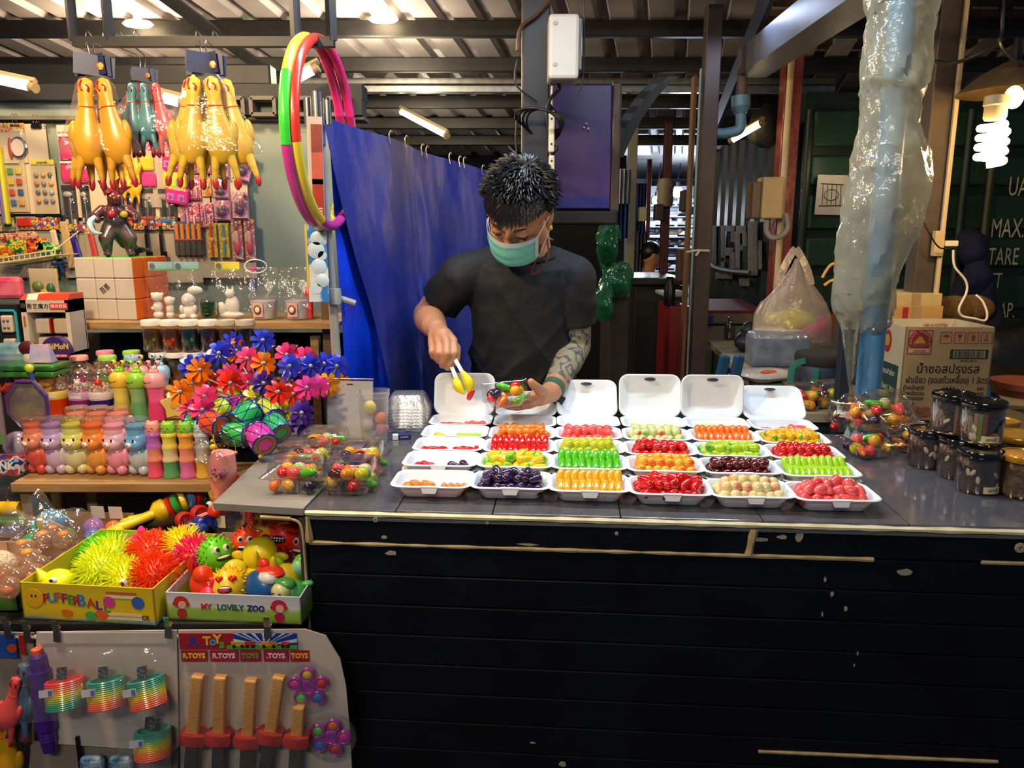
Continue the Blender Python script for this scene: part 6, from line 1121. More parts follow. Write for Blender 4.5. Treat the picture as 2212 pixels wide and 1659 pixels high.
for u,v,c,d_,k_,w,r in((376,352,'d82a80','7a8ac8','e8b82c','pink toy stove, topmost of three',.08),(378,390,'d8c02c','5a9aa8','e8602c','yellow toy stove between two pink ones',.05),(383,423,'d82a80','7a7ac0','e8b82c','pink toy stove, lowest of three',.16)):
 t=thing('toy_stove',w,'toy',MX.Translation(Y(u,v,WY-.03))@TR(ry=r),'toy stoves');m=MB();m.rbox((0,0,0),(.078,.022,.056),.010);m.obj('body',M('stove '+c,c,.3,coat=.3),t)
 for x in(-.018,.018):m=MB();m.box((x,-.0115,-.006),(.022,.002,.022));m.obj('burner',M('burner '+d_,d_,.4),t);m=MB();m.lathe([(0,0),(.007,0),(.006,.003)],12,0,MX.Translation((x,-.0125,-.006))@FRONT);m.obj('burner_ring',M('stove '+c),t);m=MB();m.ell((x,-.010,.021),(.006,.004,.005));m.obj('knob',M('knob '+k_,k_,.3),t)
for u0,v0,u1,v1,w in((398,345,456,375,'topmost, under the yellow chickens'),(400,378,436,432,'with a blue pen, in the middle'),(388,438,434,496,'lower, nearest the toy stoves'),(432,438,463,492,'lower, nearest the hand kits')):
 pack(u0,v0,u1,v1,WY-.008,'vanity_pack',f'pink bagged vanity set {w}','toy',PINKP,[('red_piece','ell',.6,.7,.24,.18,'c02a3c'),('pink_piece','rod',.4,.5,.12,.6,'d88a9a'),('blue_piece','rod',.25,.45,.10,.34,'4a78a0'),('pale_piece','rod',.75,.35,.10,.4,'d8c8c8'),('foot_strip','box',.5,.04,1.,.07,'8a1a4a')])
pack(434,382,458,424,WY-.007,'orange_pack','orange printed pack between the vanity sets and the hand kits','toy',PRINT('orange print',['d8781c','c8601c','d8a03c','c8b08a'],50),[('window','ell',.7,.55,.3,.24,'d8c0a0')])
HAND=[('palm','ell',.48,.34,.56,.34,'4a2058'),('finger','ell',.22,.52,.16,.30,'4a6a88'),('finger','ell',.42,.66,.14,.30,'a8a03c'),('finger','ell',.60,.66,.14,.30,'c84a70'),('finger','ell',.80,.56,.15,.28,'3a6a60'),('thumb','ell',.22,.30,.24,.12,'4a2058'),('gem','ell',.50,.32,.12,.10,'c8602c'),('gem','ell',.64,.36,.12,.08,'8aa03c'),('foot_strip','box',.5,.04,1.,.08,'5a2468')]
for u0,v0,u1,v1,r,w in((459,342,496,385,0,'topmost, under the yellow chicken feet'),(460,387,496,429,0,'in the middle of its column'),(463,431,500,476,.02,'lowest of its column'),(502,415,538,474,.02,'with a doll portrait, lower outer one'),(508,330,547,392,.30,'hanging crooked at the outer edge')):
 pack(u0,v0,u1,v1,WY-.009,'hand_kit',f'purple hand-shaped make-up kit {w}','toy',PURP,HAND+([('portrait','ell',.85,.85,.2,.22,'5a2a1c')]if u0>500 else[]),None,True,r,'hand-shaped make-up kits')
pack(374,478,444,552,WY-.010,'small_sword_pack','pack of small orange-handled swords below the vanity sets','toy',M('dark pack back'),[('orange_handle','rod',.12+.19*i,.70,.13,.46,'c8782c')for i in range(5)]+[('red_guard','box',.5,.46,.95,.05,'b02a1c')]+[('grey_blade','rod',.12+.19*i,.22,.10,.40,'3a3634')for i in range(5)],None)
for u0,c,w in((446,'c8281c','red'),(472,'3a8a98','blue')):pack(u0,482,u0+26,556,WY-.010,'watch_pack',f'yellow card with a {w} toy watch','toy',PRINT('yellow print',['b8a02c','c8b03c','a88a1c','d8c04a'],40),[('strap','rod',.5,.5,.26,.9,c),('dial','ell',.5,.52,.42,.16,'c8a03c')],None)
for u0,w in((500,'nearer the watches'),(527,'outermost, by the blue tarp')):pack(u0,474,u0+27,560,WY-.010,'doll_pack',f'pink and gold doll dress pack {w}','toy',PRINT('doll print',['c8a0a0','d8c0b8','b8586c','c8983c'],50),[('doll','ell',.45,.55,.5,.4,'c8a08c'),('dress','ell',.5,.3,.7,.4,'b83a60'),('hair','ell',.5,.8,.4,.18,'8a4a1c')],MIXP,True,0.,'doll dress packs')
for u,w in((288,'nearest the monster tail'),(318,'in the middle'),(349,'nearest the sword pack')):
 t=thing('toy_rifle',f'black toy rifle with an orange tip on the wall, {w}','toy',MX.Translation(Y(u,530,WY-.022)),'orange-tipped toy rifles');m=MB();m.rbox((0,0,-.01),(.010,.012,.10),.003);m.cyl((0,0,.03),(0,0,.07),.004,8);m.rbox((.010,0,-.03),(.014,.008,.022),.003);m.obj('body',BLACK,t);m=MB();m.cyl((0,0,.066),(0,0,.082),.006,10);m.obj('tip',M('orange tip','e8541c',.4),t)
pack(270,468,380,496,WY-.012,'toy_header','long coloured header strip over the toy rifles','header',MIXP,[('red_strip','box',.3,.86,.6,.2,'b82a1c'),('blue_strip','box',.8,.7,.3,.3,'2a6ab0')],None,False)
nt,w,h=pack(36,470,128,496,WY-.012,'toy_header','coloured header strip over the toy knives','header',MIXP,[('red_strip','box',.2,.6,.36,.7,'b02a1c')],None,False);text('NEW TOY',.014,M('print d8c83a'),nt,MX.Translation((-.01,-.009,.004))@FRONT)
pack(128,484,205,500,WY-.012,'toy_header','coloured header strip behind the monster arm','header',MIXP,(),None,False);pack(-20,470,34,500,WY-.012,'toy_header','faded header strip above the wire basket','header',PRINT('dull print',['6a4a2c','8a7a5a','5a6a4a','a89a7a'],40),(),None,False)
for u,v0,v1,c,w,r in((121,496,560,'c8b8a4','pale toy knife with a blue cross handle',-.12),(147,478,580,'b89a68','long tan toy blade',-.10),(167,506,578,'2a1c8a','dark blue rounded toy blade',-.22),(192,500,575,'9a8a78','grey toy wand partly behind the monster',0),(200,502,560,'b03a3a','red beaded toy stick behind the monster leg',-.14)):
 a=Y(u,v0,WY-.02);b=Y(u,v1,WY-.02);m=MB();L=a.z-b.z;m.rbox((0,0,0),(.022 if c!='b89a68' else .028,.010,L),.009);t=thing('toy_knife',w+' hanging on the wall','toy',MX.Translation((a+b)/2)@TR(ry=r));m.obj('blade',M('ware '+c,c,.35,coat=.2),t)
 if c=='c8b8a4':m=MB();m.rbox((0,0,-L/2-.014),(.06,.012,.012),.004);m.rbox((0,0,-L/2-.03),(.012,.010,.034),.003);m.obj('handle',M('blue handle','2c4a8a',.4),t)
wb_=thing('wire_basket','cream wire basket of green snack packs hung on the wall','basket',MX.Translation(Y(60,555,WY-.16)));WIRE=M('cream wire','cdbf98',.4);a=wb_.matrix_world.inverted()@Y(-30,562,WY-.16);b=wb_.matrix_world.inverted()@Y(119,540,WY-.16);c=wb_.matrix_world.inverted()@Y(119,551,WY-.16);d_=wb_.matrix_world.inverted()@Y(-30,573,WY-.16)
m=MB();m.tube([a,b],.0026,6);m.tube([d_,c],.0026,6);m.tube([b,c],.0024,6);m.tube([c,c+V((0,.15,.0))],.0022,6);m.tube([b,b+V((0,.15,.06))],.0022,6);m.tube([d_+V((0,.15,0)),c+V((0,.15,0))],.0022,6);m.obj('rim',WIRE,wb_)
for k in range(13):f=k/13;p=a.lerp(b,f+.02);q_=d_.lerp(c,f+.02);m=MB();m.tube([p,q_],.0018,5);m.tube([q_,q_+V((0,.15,0))],.0014,5);m.obj('wire',WIRE,wb_)
for u,v,cs,w,r in((42,530,['1c5a2c','2a8a3c','c8c02c','b83a1c','8ab82c'],'green and lime crinkled snack pack in the middle of the basket',.2),(82,532,['2a1a14','8a2a14','c84a1c','d8b02c','3a2414'],'dark red and orange snack pack in the basket',-.1),(104,538,['1c4a7a','2a8a5a','b8c82c','1c5a3c'],'blue and green snack pack at the basket end',.4),(8,545,['c89a1c','d8b82c','8a4a14','c8601c'],'yellow snack pack at the picture edge of the basket',0),(40,512,['b87a5a','c89a7a','8a3a2c','d8c0a0'],'long pinkish roll lying on top of the basket',1.5)):
 m=MB();m.rbox((0,0,0),(.075 if r<1 else .03,.03,.05 if r<1 else .13),.012);single(m,'snack_pack',PRINT('snack '+cs[0]+cs[1],cs,45,.25,.5),w,'snack',MX.Translation(Y(u,v,WY-.10))@TR(ry=r))
# ---- far-left boxes standing on the rack tops
def lbox(u0,v0,u1,v1,y,d):a=Y(u0,v0,y);b=Y(u1,v1,y);return a,b,b.x-a.x,a.z-b.z,MX.Translation(((a.x+b.x)/2,y+d/2,b.z))
a,b,w,h,T=lbox(42,648,160,768,2.15,.08);qb=thing('cube_set_box','white window box with a red top holding four puzzle cubes','box',T)
WB=M('white box card','c8beb0',.5)
for x,z,sx,sz in((0,h-h*.11,w,h*.22),(-w*.44,h*.5,w*.12,h),(w*.46,h*.5,w*.08,h),(0,h*.03,w,h*.06)):m=MB();m.box((x,0,z),(sx,.08,sz));m.obj('panel',WB,qb)
m=MB();m.box((0,.035,h/2),(w,.004,h));m.obj('dark_lining',M('dark lining card','16181c',.5),qb)
m=MB();m.loft([[(-w/2,-.041,h),(w/2,-.041,h),(w/2,.04,h),(-w/2,.04,h)],[(-w/2+.01,-.03,h+.016),(w/2,-.03,h+.016),(w/2,.04,h+.016),(-w/2+.01,.04,h+.016)]],0,I4,True,True);m.obj('red_top',GRAD('red white stripe',[(0,'d8482c'),(.12,'d8482c'),(.14,'d8d0c8'),(.32,'d8d0c8'),(.36,'c83a24'),(1,'d04a2c')],0,.35,const=True),qb)
text('奇艺',.016,M('grey ink','6a625c',.6),qb,MX.Translation((-w*.38,-.041,h*.89))@FRONT);text('奇艺魔方魔方',.0155,INK,qb,MX.Translation((-w*.02,-.041,h*.885))@FRONT);m=MB();m.rbox((w*.30,-.041,h*.885),(.050,.002,.019),.004);r_=m.obj('red_badge',M('red badge','c83a30',.4),qb);text('组合套装',.0115,WHITE,r_,MX.Translation((w*.30,-.0425,h*.885))@FRONT)
for x,z,top_,sd in((-w*.16,h*.52,'c8bcae','b82a1c'),(w*.22,h*.52,'c8b494','a8281c'),(-w*.14,h*.18,'c8b8a8','3a9a2c'),(w*.22,h*.18,'c8a88c','a8281c')):m=MB();m.rbox((x,0,z),(w*.30,.05,h*.27),.004);m.obj('mini_cube',M('ware '+top_,top_,.35),qb);m=MB();m.box((x+w*.157,0,z),(.004,.048,h*.26));m.obj('mini_cube_side',M('ware '+sd,sd,.35),qb)
m=MB();m.rbox((-w*.44,-.0415,h*.62),(.006,.001,.03),.002);m.obj('print',M('print b85a1c'),qb)
a,b,w,h,T=lbox(-50,660,35,770,2.14,.07);db=thing('dark_window_box','dark box with a turquoise window frame beside the white cube box','box',T);m=MB();m.box((0,.02,h/2),(w,.05,h));m.obj('body',M('dark lining card'),db);m=MB();m.tube([(-w*.5,-.008,h*.88),(w*.40,-.008,h*.88),(w*.44,-.008,h*.84),(w*.44,-.008,.004)],.004,6);m.obj('window_frame',M('turquoise','2a98a8',.4),db)
for z in(.62,.16):m=MB();m.rbox((w*.18,-.005,h*z),(w*.36,.02,h*.34),.004);m.obj('mini_cube',M('ware c8bcae','c8bcae',.35),db)
for k in range(4):m=MB();m.ell((w*.12+w*.12*(k%2),-.016,h*.55+h*.14*(k//2)),.004);m.obj('dot',M('grey ink'),db)
a,b,w,h,T=lbox(82,728,150,778,2.02,.03);pk=thing('card_tin','purple domed card tin with yellow lettering on a red strip','tin',T);m=MB();m.prism([(w/2*cos(pi*k/14),h*.25+h*.75*sin(pi*k/14))for k in range(15)],0,.025,0,TR(0,.012,0)@FRONT);m.obj('dome',M('purple tin','3a2268',.35,coat=.3),pk);text('PoKéMoN',.021,M('print d8b82c'),pk,MX.Translation((0,-.0135,h*.58))@FRONT,bold=.0006,sx=.86);m=MB();m.box((0,-.004,h*.18),(w*.8,.018,h*.14));rs_=m.obj('red_strip',M('red badge'),pk);text('TRADING CARD GAME',.0062,WHITE,rs_,MX.Translation((0,-.0135,h*.18))@FRONT)
m=MB();m.loft([[(x,y,0)for x,y in((-.026,-.01),(.034,-.01),(.034,.02),(-.026,.02))],[(x,y,.046)for x,y in((-.022,0),(.024,0),(.024,.01),(-.022,.01))]],0,I4,True,True);single(m,'foil_pack',M('pale blue foil','8a9ac8',.3,h2='c8a8b8',scale=15,coat=.4),'pale blue foil card pack leaning beside the purple tin','pack',MX.Translation(Y(88,782,2.0)))
single(MB().ell((0,0,0),(.028,.012,.02)).ell((0,0,-.028),(.018,.012,.02),1),'cut_out_card',[M('maroon print','4a1420',.4),M('cream face','d0c0b0',.4)],'small cut-out card with a maroon cap beside the purple tin','card',MX.Translation(Y(62,752,2.03)))
a,b,w,h,T=lbox(-40,745,58,798,2.02,.08);m=MB();m.rbox((0,0,h/2),(w,.07,h),.025);single(m,'blue_tin',M('sea blue tin','3a6a80',.3,h2='8aa8b0',scale=8,coat=.4),'sea blue rounded tin at the picture edge below the cube boxes','tin',T)
for k,(v,c,h2,w)in enumerate(((790,'123a1c','2a7a2c','dark green flat packs, upper layer'),(803,'1a4a1c','3a8a2c','green flat packs, lower layer'))):p=Y(75,v,2.0);m=MB();m.rbox((0,0,0),(.15,.09,.014),.004);single(m,'flat_pack',M('pack '+c,c,.3,h2=h2,scale=18,coat=.4),w+' stacked below the purple tin','pack',MX.Translation(p))
for u,v,cs,w,dx in((10,825,['4a1c14','8a2a1c','b8482c','2a1410'],'dark red snack bag lettered in white at the picture edge',.10),(52,828,['8a1c14','c8301c','4a1410','d8783c'],'red snack bag beside the picture-edge one',.075),(92,832,['b8781c','d8a02c','8a5a14','c8902c'],'amber striped snack bag nearest the globe jars',.07)):
 m=MB();m.rbox((0,0,0),(dx,.035,.075),.014);t=single(m,'snack_bag',PRINT('bag '+cs[0],cs,30,.25,.5),w,'snack',MX.Translation(Y(u,v,1.99)))
 if u==10:text('FRUITZ',.016,WHITE,t,MX.Translation((0,-.0185,.018))@FRONT)
m=MB();m.cyl((0,0,-.04),(0,0,.03),.006,8);m.ell((0,0,.032),(.012,.008,.012),1);single(m,'blue_pen',[M('blue handle'),M('lime tip','b8c82c',.4)],'blue pen with a lime topper among the snack bags','pen',MX.Translation(Y(72,822,1.95))@TR(ry=-.2))
p=Z(20,925,S2);gb=thing('game_box','red board game box with yellow script at the picture edge','box',MX.Translation((p.x-.03,1.80,Y(20,915,1.80).z)));m=MB();m.rbox((0,0,.05),(.10,.06,.105),.002);m.obj('body',M('red game card','c8201c',.35,coat=.3),gb);text('Bolu',.030,M('print d8b82c'),gb,MX.Translation((.022,-.031,.062))@FRONT,bold=.0008);m=MB();m.tube([(.03+.018*cos(a_/8*pi),-.031,.006+.030*sin(a_/8*pi))for a_ in range(9)],.003,6);m.obj('white_arc',WHITE,gb);m=MB();m.lathe([(0,0),(.015,0),(.014,.001)],16,0,MX.Translation((.028,-.031,.016))@FRONT);m.obj('blue_dot',M('patch 3a5aa8'),gb);m=MB();m.box((0,-.0305,.095),(.10,.001,.01),0,TR(ry=-.12));m.obj('yellow_band',M('print d8b82c'),gb)
single(MB().cyl((0,0,-.02),(0,0,.10),.0016*7,12),'drink_pouch',M('mauve green bottle','8a5a8a',.4,h2='5a7a4a',scale=12),'slim mauve and green bottle at the picture edge','bottle',MX.Translation(Y(2,940,1.76)))
ot=thing('octagon_pack','clear eight-sided pack with purple rim between game box and globe jars','pack',MX.Translation(Y(65,872,1.83)));P8=[(.052*cos(pi/8+k*pi/4),.062*sin(pi/8+k*pi/4))for k in range(8)];m=MB();m.tube([(x,-.012,z)for x,z in P8],.004,6,0,True);m.obj('rim',M('purple rim','4a2a80',.3),ot);m=MB();m.prism(P8,0,.004,0,FRONT);m.obj('back',M('purple grey card','5a4a60',.5,h2='8a8058',scale=20),ot);m=MB();m.prism([(x*.9,z*.9)for x,z in P8],.012,.022,0,FRONT);m.obj('blister',BAG,ot)
single(MB().ell((0,0,0),(.036,.03,.036),0,I4,18,12),'purple_ball',M('mauve ball','8a7aa8',.2,coat=.6,h2='a8a0b8',scale=6),'shiny mauve ball beside the red bear jar','ball',MX.Translation(Y(40,962,1.84)))
m=MB();m.rbox((0,0,0),(.09,.04,.055),.014);t=single(m,'sweet_bag',PRINT('ink bag',['1c2a7a','2a4a9a','b83a4a','c8c8d0','1c3a8a'],26,.25,.5),'blue and red bag with white lettering on the table end','bag',MX.Translation(Y(15,1005,1.80)));text('INK',.026,WHITE,t,MX.Translation((.01,-.021,.004))@FRONT,bold=.001)
crumple(-5,1085,TZ+.06,.16,.12,.10,'clear film bundle under the blue and red bag',5)
pg=pack(62,580,132,655,2.45,'figure_bag','clear bag of green and yellow figures hanging under the wire basket','toy',M('pack back'),[('figure','ell',.3,.5,.4,.3,'5a7a2c'),('figure','ell',.55,.3,.4,.26,'b8982c'),('figure','ell',.75,.42,.3,.34,'1c5a2c'),('figure','box',.6,.18,.5,.14,'7a2a1c'),('figure','ell',.9,.2,.2,.24,'2a4a9a')],None)[0]
m=MB();m.rbox((0,0,0),(.085,.03,.07),.014);single(m,'pink_bag',M('hot pink film','b82a50',.25,coat=.5,h2='d86a80',scale=16),'hot pink film bag at the picture edge under the wire basket','bag',MX.Translation(Y(22,622,2.4)))
for u,c,w in((5,'6a5a9a','purple'),(12,'c8c02c','yellow')):single(MB().rbox((0,0,0),(.012,.02,.26),.005),'hanging_strip',M('ware '+c,c,.35),f'{w} plastic strip hanging at the picture edge','strip',MX.Translation(Y(u-4,400,WY-.03)))
# ================================================================ HANGING FRAME, CHICKENS, HOOPS
HY=1.95
fr=thing('hanging_rack','dark steel hanging rack below the roof carrying the chicken bunches','frame',(0,0,0));L_=Y(160,91,HY);R_=Y(722,86,HY);s_=.022
m=MB();m.box(((L_.x+R_.x)/2,HY,L_.z),(R_.x-L_.x,s_,s_));m.obj('rail',DKS,fr)
for u0,u1,vt in((160,150,10),(237,224,-40),(640,632,-60),(717,714,0)):a=Y(u0,88,HY);b=Y(u1,vt,HY);m=MB();m.cyl(a,V((b.x,HY,2.62)),s_*.6,4);m.obj('upright',DKS,fr)
def bunch(u,vt,vb,n,cols,spread,feet,grp,word,y0,s,hdr='1c2c5a'):
 top=Y(u,vt,y0);hk=MB();hz=L_.z+.012
 for dx in(-.02,.02):hk.tube(bez([(dx,HY-y0+.0,hz-top.z-.0),(dx-.012,HY-y0,hz-top.z+.012),(dx-.016,HY-y0-.004,hz-top.z-.02),(dx*.4,0,.03),(dx*.3,0,.002)],5),.0014,5)
 h=thing('header_bundle',f'dark blue header cards on wire hooks over the {word}','header',MX.Translation(top),'chicken header cards');hk.obj('wire_hook',STEEL,h)
 for k in range(3):m=MB();m.box((0,0,0),(.082*s,.0015,.044*s));o=m.obj('header_card',M('navy header',hdr,.5,h2='1c2848',scale=30),h,TR((k-1)*.008,-.006*k+.004,-.02*s,0,(k-1)*.10,(k-1)*.35))
 m=MB();m.box((-.018*s,-.0105,-.02*s),(.03*s,.001,.016*s));m.obj('print',M('orange print','b85a2c',.5),h)
 m=MB();m.ell((.022*s,-.0105,-.022*s),(.008*s,.001,.008*s));m.obj('print',M('orange print'),h)
 for k in range(n):
  f=(k+.5)/n-.5;dep=-.02 if k%2 else .012
  chicken(MX.Translation(top+V((f*spread*.45,dep,-.048*s)))@TR(ry=-f*spread*2.0,rz=rs.uniform(-.25,.25)),cols[k%len(cols)],feet,f'{word.split(" bunch")[0]} rubber chicken, {ordn[k] if k else "first "}across the bunch from the wall clips side',grp,s*1.0)
 g=MB();W_=spread*1.1;Hh=(top-Y(u,vb,y0)).length
 g.lathe([(.03*s,-.04*s),(.045*s,-.06*s),(W_*.30,-Hh*.45),(W_*.50,-Hh*.82),(W_*.52,-Hh*.9)],18,0,I4,1,.42);g.v=[q+V((.006*NZ.noise(q*22),.006*NZ.noise(q*20+V((5,0,0))),0))for q in g.v];g.f=g.f[:-2];g.m=g.m[:-2]
 g.obj('cellophane',BAG,h,smooth=25)
bunch(198,122,352,4,['d8a436','d09a2c','d8a838','c8942c'],.17,'9a2a2c','yellow chickens over the cream boards','big golden bunch',1.90,1.05)
bunch(308,150,302,6,['e0506a','4a8a98','d84a8a','4a8a98','e8505a','e0606a'],.19,'8a2038','pink and teal chickens','small pink and teal bunch',1.99,.72,'1c4a68')
bunch(440,118,352,5,['d8b440','d0ae3a','d8b844','ccaa38','d8b040'],.22,'a82c2c','yellow chickens over the hand kits','big lemon bunch',1.90,1.06)
def hoop(c,rx,rz,yaw,cols,label):
 t=thing('hula_hoop',label,'hoop',MX.Translation(c)@TR(rz=yaw),'hula hoops');n=len(cols);N=60
 for k,(c_,a0,a1)in enumerate(cols):
  m=MB();st=max(6,int(N*abs(a1-a0)/360));m.tube([(rx*cos(radians(a0+(a1-a0)*i/st)),0,rz*sin(radians(a0+(a1-a0)*i/st)))for i in range(st+1)],.0125,10);m.obj('segment',M('hoop '+c_,c_,.3,coat=.3),t)
zc=(Y(700,66,HY).z-.012+Y(660,485,HY).z)/2;rz_=Y(700,75,HY).z-zc
HC=[('e02c80',20,68),('c83a3c',68,100),('d8c83a',100,150),('3ad03c',150,192),('c0389a',192,255),('d8c83a',255,320),('3ad03c',320,345),('a01c50',345,380)]
hoop(V((Y(672,270,HY).x,HY+.05,zc)),rz_,rz_,radians(86),HC,'outer hula hoop on the frame end, yellow over green over violet');hoop(V((Y(692,270,HY).x,HY+.06,zc)),rz_,rz_,radians(85),[('e02c80',20,75),('d03428',75,190),('d8c83a',190,250),('c0389a',250,300),('3ad03c',300,345),('a01c50',345,380)],'inner hula hoop on the frame end, mostly red')
# ================================================================ LAMPS
def led(u,v,y,label,em):
 p=Y(u,v,y);t=thing('ceiling_lamp',label,'lamp',MX.Translation(p),'ceiling lamps');m=MB();m.lathe([(.0,-.012),(.05,-.010),(.062,0),(.05,.012),(0,.014)],22,0,I4,1.15,.8);m.obj('diffuser',em,t);m=MB();m.cyl((.0,0,.012),(0,0,.06),.018,10);m.obj('socket',WHITE,t);m=MB();m.tube(bez([(0,0,.06),(.04,.02,.09),(.1,.05,.1)],4),.003,5);m.obj('cable',BLACK,t)
led(298,52,3.9,'bright flat ceiling lamp over the chicken bunches',EM('lamp warm','ffd9a0',26));led(828,42,3.9,'bright flat ceiling lamp over the blue tarp',EM('lamp warm','ffd9a0',26))
def tubelamp(u0,v0,u1,v1,y0,y1,r,label,em,cat='lamp',shade=False):
 a=Y(u0,v0,y0);b=Y(u1,v1,y1);t=thing('tube_lamp',label,'lamp',(0,0,0),'tube lamps');m=MB();m.cyl(a,b,r,10);m.obj('tube',em,t)
 d=(b-a).normalized();m=MB();m.cyl(a-d*.02,a,r*1.2,10);m.cyl(b,b+d*.02,r*1.2,10);m.obj('end_cap',M('lamp cap','8a7a5a',.5),t);up=V((0,0,r*1.5));m=MB();m.cyl(a-d*.02+up,b+d*.02+up,r*.8,4);m.obj('batten',M('lamp batten','9a8a6a',.5),t)
tubelamp(868,242,963,292,5.0,4.6,.016,'warm tube lamp hanging across the roof slope behind the tarp',EM('tube warm','ffe0a0',14));tubelamp(-40,165,66,188,2.5,2.45,.013,'tube lamp along the top of the painted wall at the picture edge',EM('tube pinkish','ffe8e0',7));tubelamp(352,213,388,222,2.62,2.62,.014,'short lit tube showing between the chicken bunches',EM('tube pinkish','ffe8e0',7));tubelamp(645,168,676,152,2.5,2.5,.013,'short white tube lamp behind the hula hoops',EM('tube white','f0f4ff',10))
# ================================================================ TARP, POLE, POSTERS
def curve_u(pts,t):
 k=min(int(t*(len(pts)-1)),len(pts)-2);f=t*(len(pts)-1)-k;a,b=pts[k],pts[k+1];return[a[i]+(b[i]-a[i])*f for i in range(len(a))]
TOPC=[(702,250,2.06),(740,268,2.12),(790,283,2.2),(840,297,2.28),(880,312,2.35),(905,326,2.40),(950,340,2.48),(1000,352,2.57),(1056,372,2.68),(1110,392,2.78)]
def tp(a,b,fold,zb=.25):
 u,v,y=curve_u(TOPC,a);p=Y(u,v,y);z=p.z+(zb-p.z)*b;bul=.03*sin(a*23+b*2.)*(.3+b)+.02*NZ.noise(V((a*9,b*4,fold)))+.010*NZ.noise(V((a*30-b*8,b*9,fold)))
 return V((p.x-.05*b*(1-a)+.18*b*(1-a)*.5,p.y-bul+.02*b,z))
tarp=thing('blue_tarp','blue plastic tarpaulin hung with clips, dull folded flap over a bright blue sheet','tarp',(0,0,0))
m=MB();m.grid(lambda a,b:tp(a,b,1)+V((0,.03,0)),60,50);m.obj('bright_sheet',M('bright blue tarp','0a34c8',.35,h2='0d44ee',scale=5,bump=.25,bscale=30,coat=.1),tarp)
def fl(a,b):
 a0=min(.99,b*.58);aa=a0+(1-a0)*a;return tp(aa,b*.97,5)+V((0,-.012-.01*(1-a),0))
m=MB();m.grid(fl,60,50);m.obj('dull_flap',M('worn navy tarp','202f86',.42,h2='554a58',scale=3.2,lo=.46,hi=.70,bump=.3,bscale=26,stretch=(1,1,.6),detail=8),tarp)
def hookS(u,v,y,lb):
 m=MB();m.tube(bez([(0,0,-.022),(-.003,-.003,0),(.002,0,.012),(.006,.002,.007)],5),.0016,6);single(m,'tarp_hook',M('pale metal hook','b8ae98',.3,.8),lb,'hook',MX.Translation(Y(u,v,y)),'hooks along the tarpaulin edge')
for k,(u,v,t)in enumerate(((843,292,2.27),(877,302,2.33),(912,320,2.40),(922,324,2.42),(972,338,2.51),(993,345,2.54),(1003,347,2.56),(1043,364,2.65))):hookS(u,v,t-.02,f'small metal hook on the tarpaulin edge, {ordn[k]}counted from the grey pole' if k else 'small metal hook on the tarpaulin edge nearest the grey pole')
PVC=M('grey pvc','9aa0a4',.4,var=.1);pole=thing('grey_pole','grey pipe pole with three metal sleeves at its top before the tarpaulin','pole',(0,0,0))
a=Y(686,200,2.0);b=Y(729,780,2.06);b=V((b.x,b.y,b.z));d=(b-a).normalized();foot=a+d*((a.z-.02)/-d.z)
m=MB();m.cyl(a,foot,.011,14);m.obj('pipe',PVC,pole);m=MB();
for dx,z0,z1,r in((-.022,-.015,-.075,.011),(.0,.0,-.085,.014),(.026,-.02,-.078,.009)):m=MB();m.cyl(a+V((dx,-.012,z0)),a+V((dx,-.012,z1)),r,14);m.obj('sleeve',STEEL,pole)
m=MB();p=Y(692,292,1.995);m.rbox(p,(.022,.024,.05),.003);m.obj('blue_tape',M('pale blue tape','4a6ab0',.5),pole);m=MB();q_=Y(722,640,2.035);m.lathe([(.018,-.02),(.02,0),(.018,.02)],12,0,MX.Translation(q_));m.cyl(q_,q_+V((.05,.02,-.02)),.008,8);m.obj('pipe_joint',PVC,pole)
m=MB();a2=Y(714,500,2.09);m.cyl((a2.x+.012,2.11,.05),(a2.x-.02,2.11,Y(700,300,2.11).z),.008,10);m.obj('back_pipe',PVC,pole)
def flat(u0,v0,u1,v1,y,name,label,mat,tilt=0.,th=.004,cat='poster'):
 a=Y(u0,v0,y);b=Y(u1,v1,y);t=thing(name,label,cat,MX.Translation((a+b)/2)@TR(ry=tilt));m=MB();m.box((0,0,0),(b.x-a.x,th,a.z-b.z));m.obj('sheet',mat,t);return t,b.x-a.x,a.z-b.z
rp_,w,h=flat(660,252,704,482,1.97,'red_poster','red and white printed poster board beside the grey pole',M('poster white','bdb4b0',.5),.02)
for z,hh,c in((.30,.26,'7a1414'),(.02,.30,'b0483c'),(-.28,.40,'9a1c14')):m=MB();m.box((w*.12,-.0028,h*z),(w*.72,.001,h*hh));m.obj('print',M('poster '+c,c,.45,var=.2,scale=30),rp_)
for k in range(4):m=MB();m.box((w*.2,-.0036,-h*(.36+.025*k)),(w*.4,.0004,.003));m.obj('text_line',M('pale print'),rp_)
bp,w,h=flat(660,484,712,652,2.0,'blue_poster','blue and white bubble-printed poster below the red one',M('poster blue','2a78c8',.4,h2='c8d4e0',scale=9,lo=.5,hi=.54),.0)
m=MB();m.box((-w*.49,-.003,h*.1),(.006,.001,h*.8));m.obj('yellow_edge',M('yellow edge','c8b040',.5),bp)
for x,z,r in((.05,.32,.018),(-.04,.17,.022),(.26,.10,.012),(.06,-.04,.02),(.2,-.22,.018),(-.1,-.33,.014)):m=MB();m.lathe([(0,0),(r,0),(r*.95,.0006)],18,0,MX.Translation((x*w,-.0026,z*h))@FRONT);m.obj('bubble',M('pale bubble','b8d0e8',.4),bp)
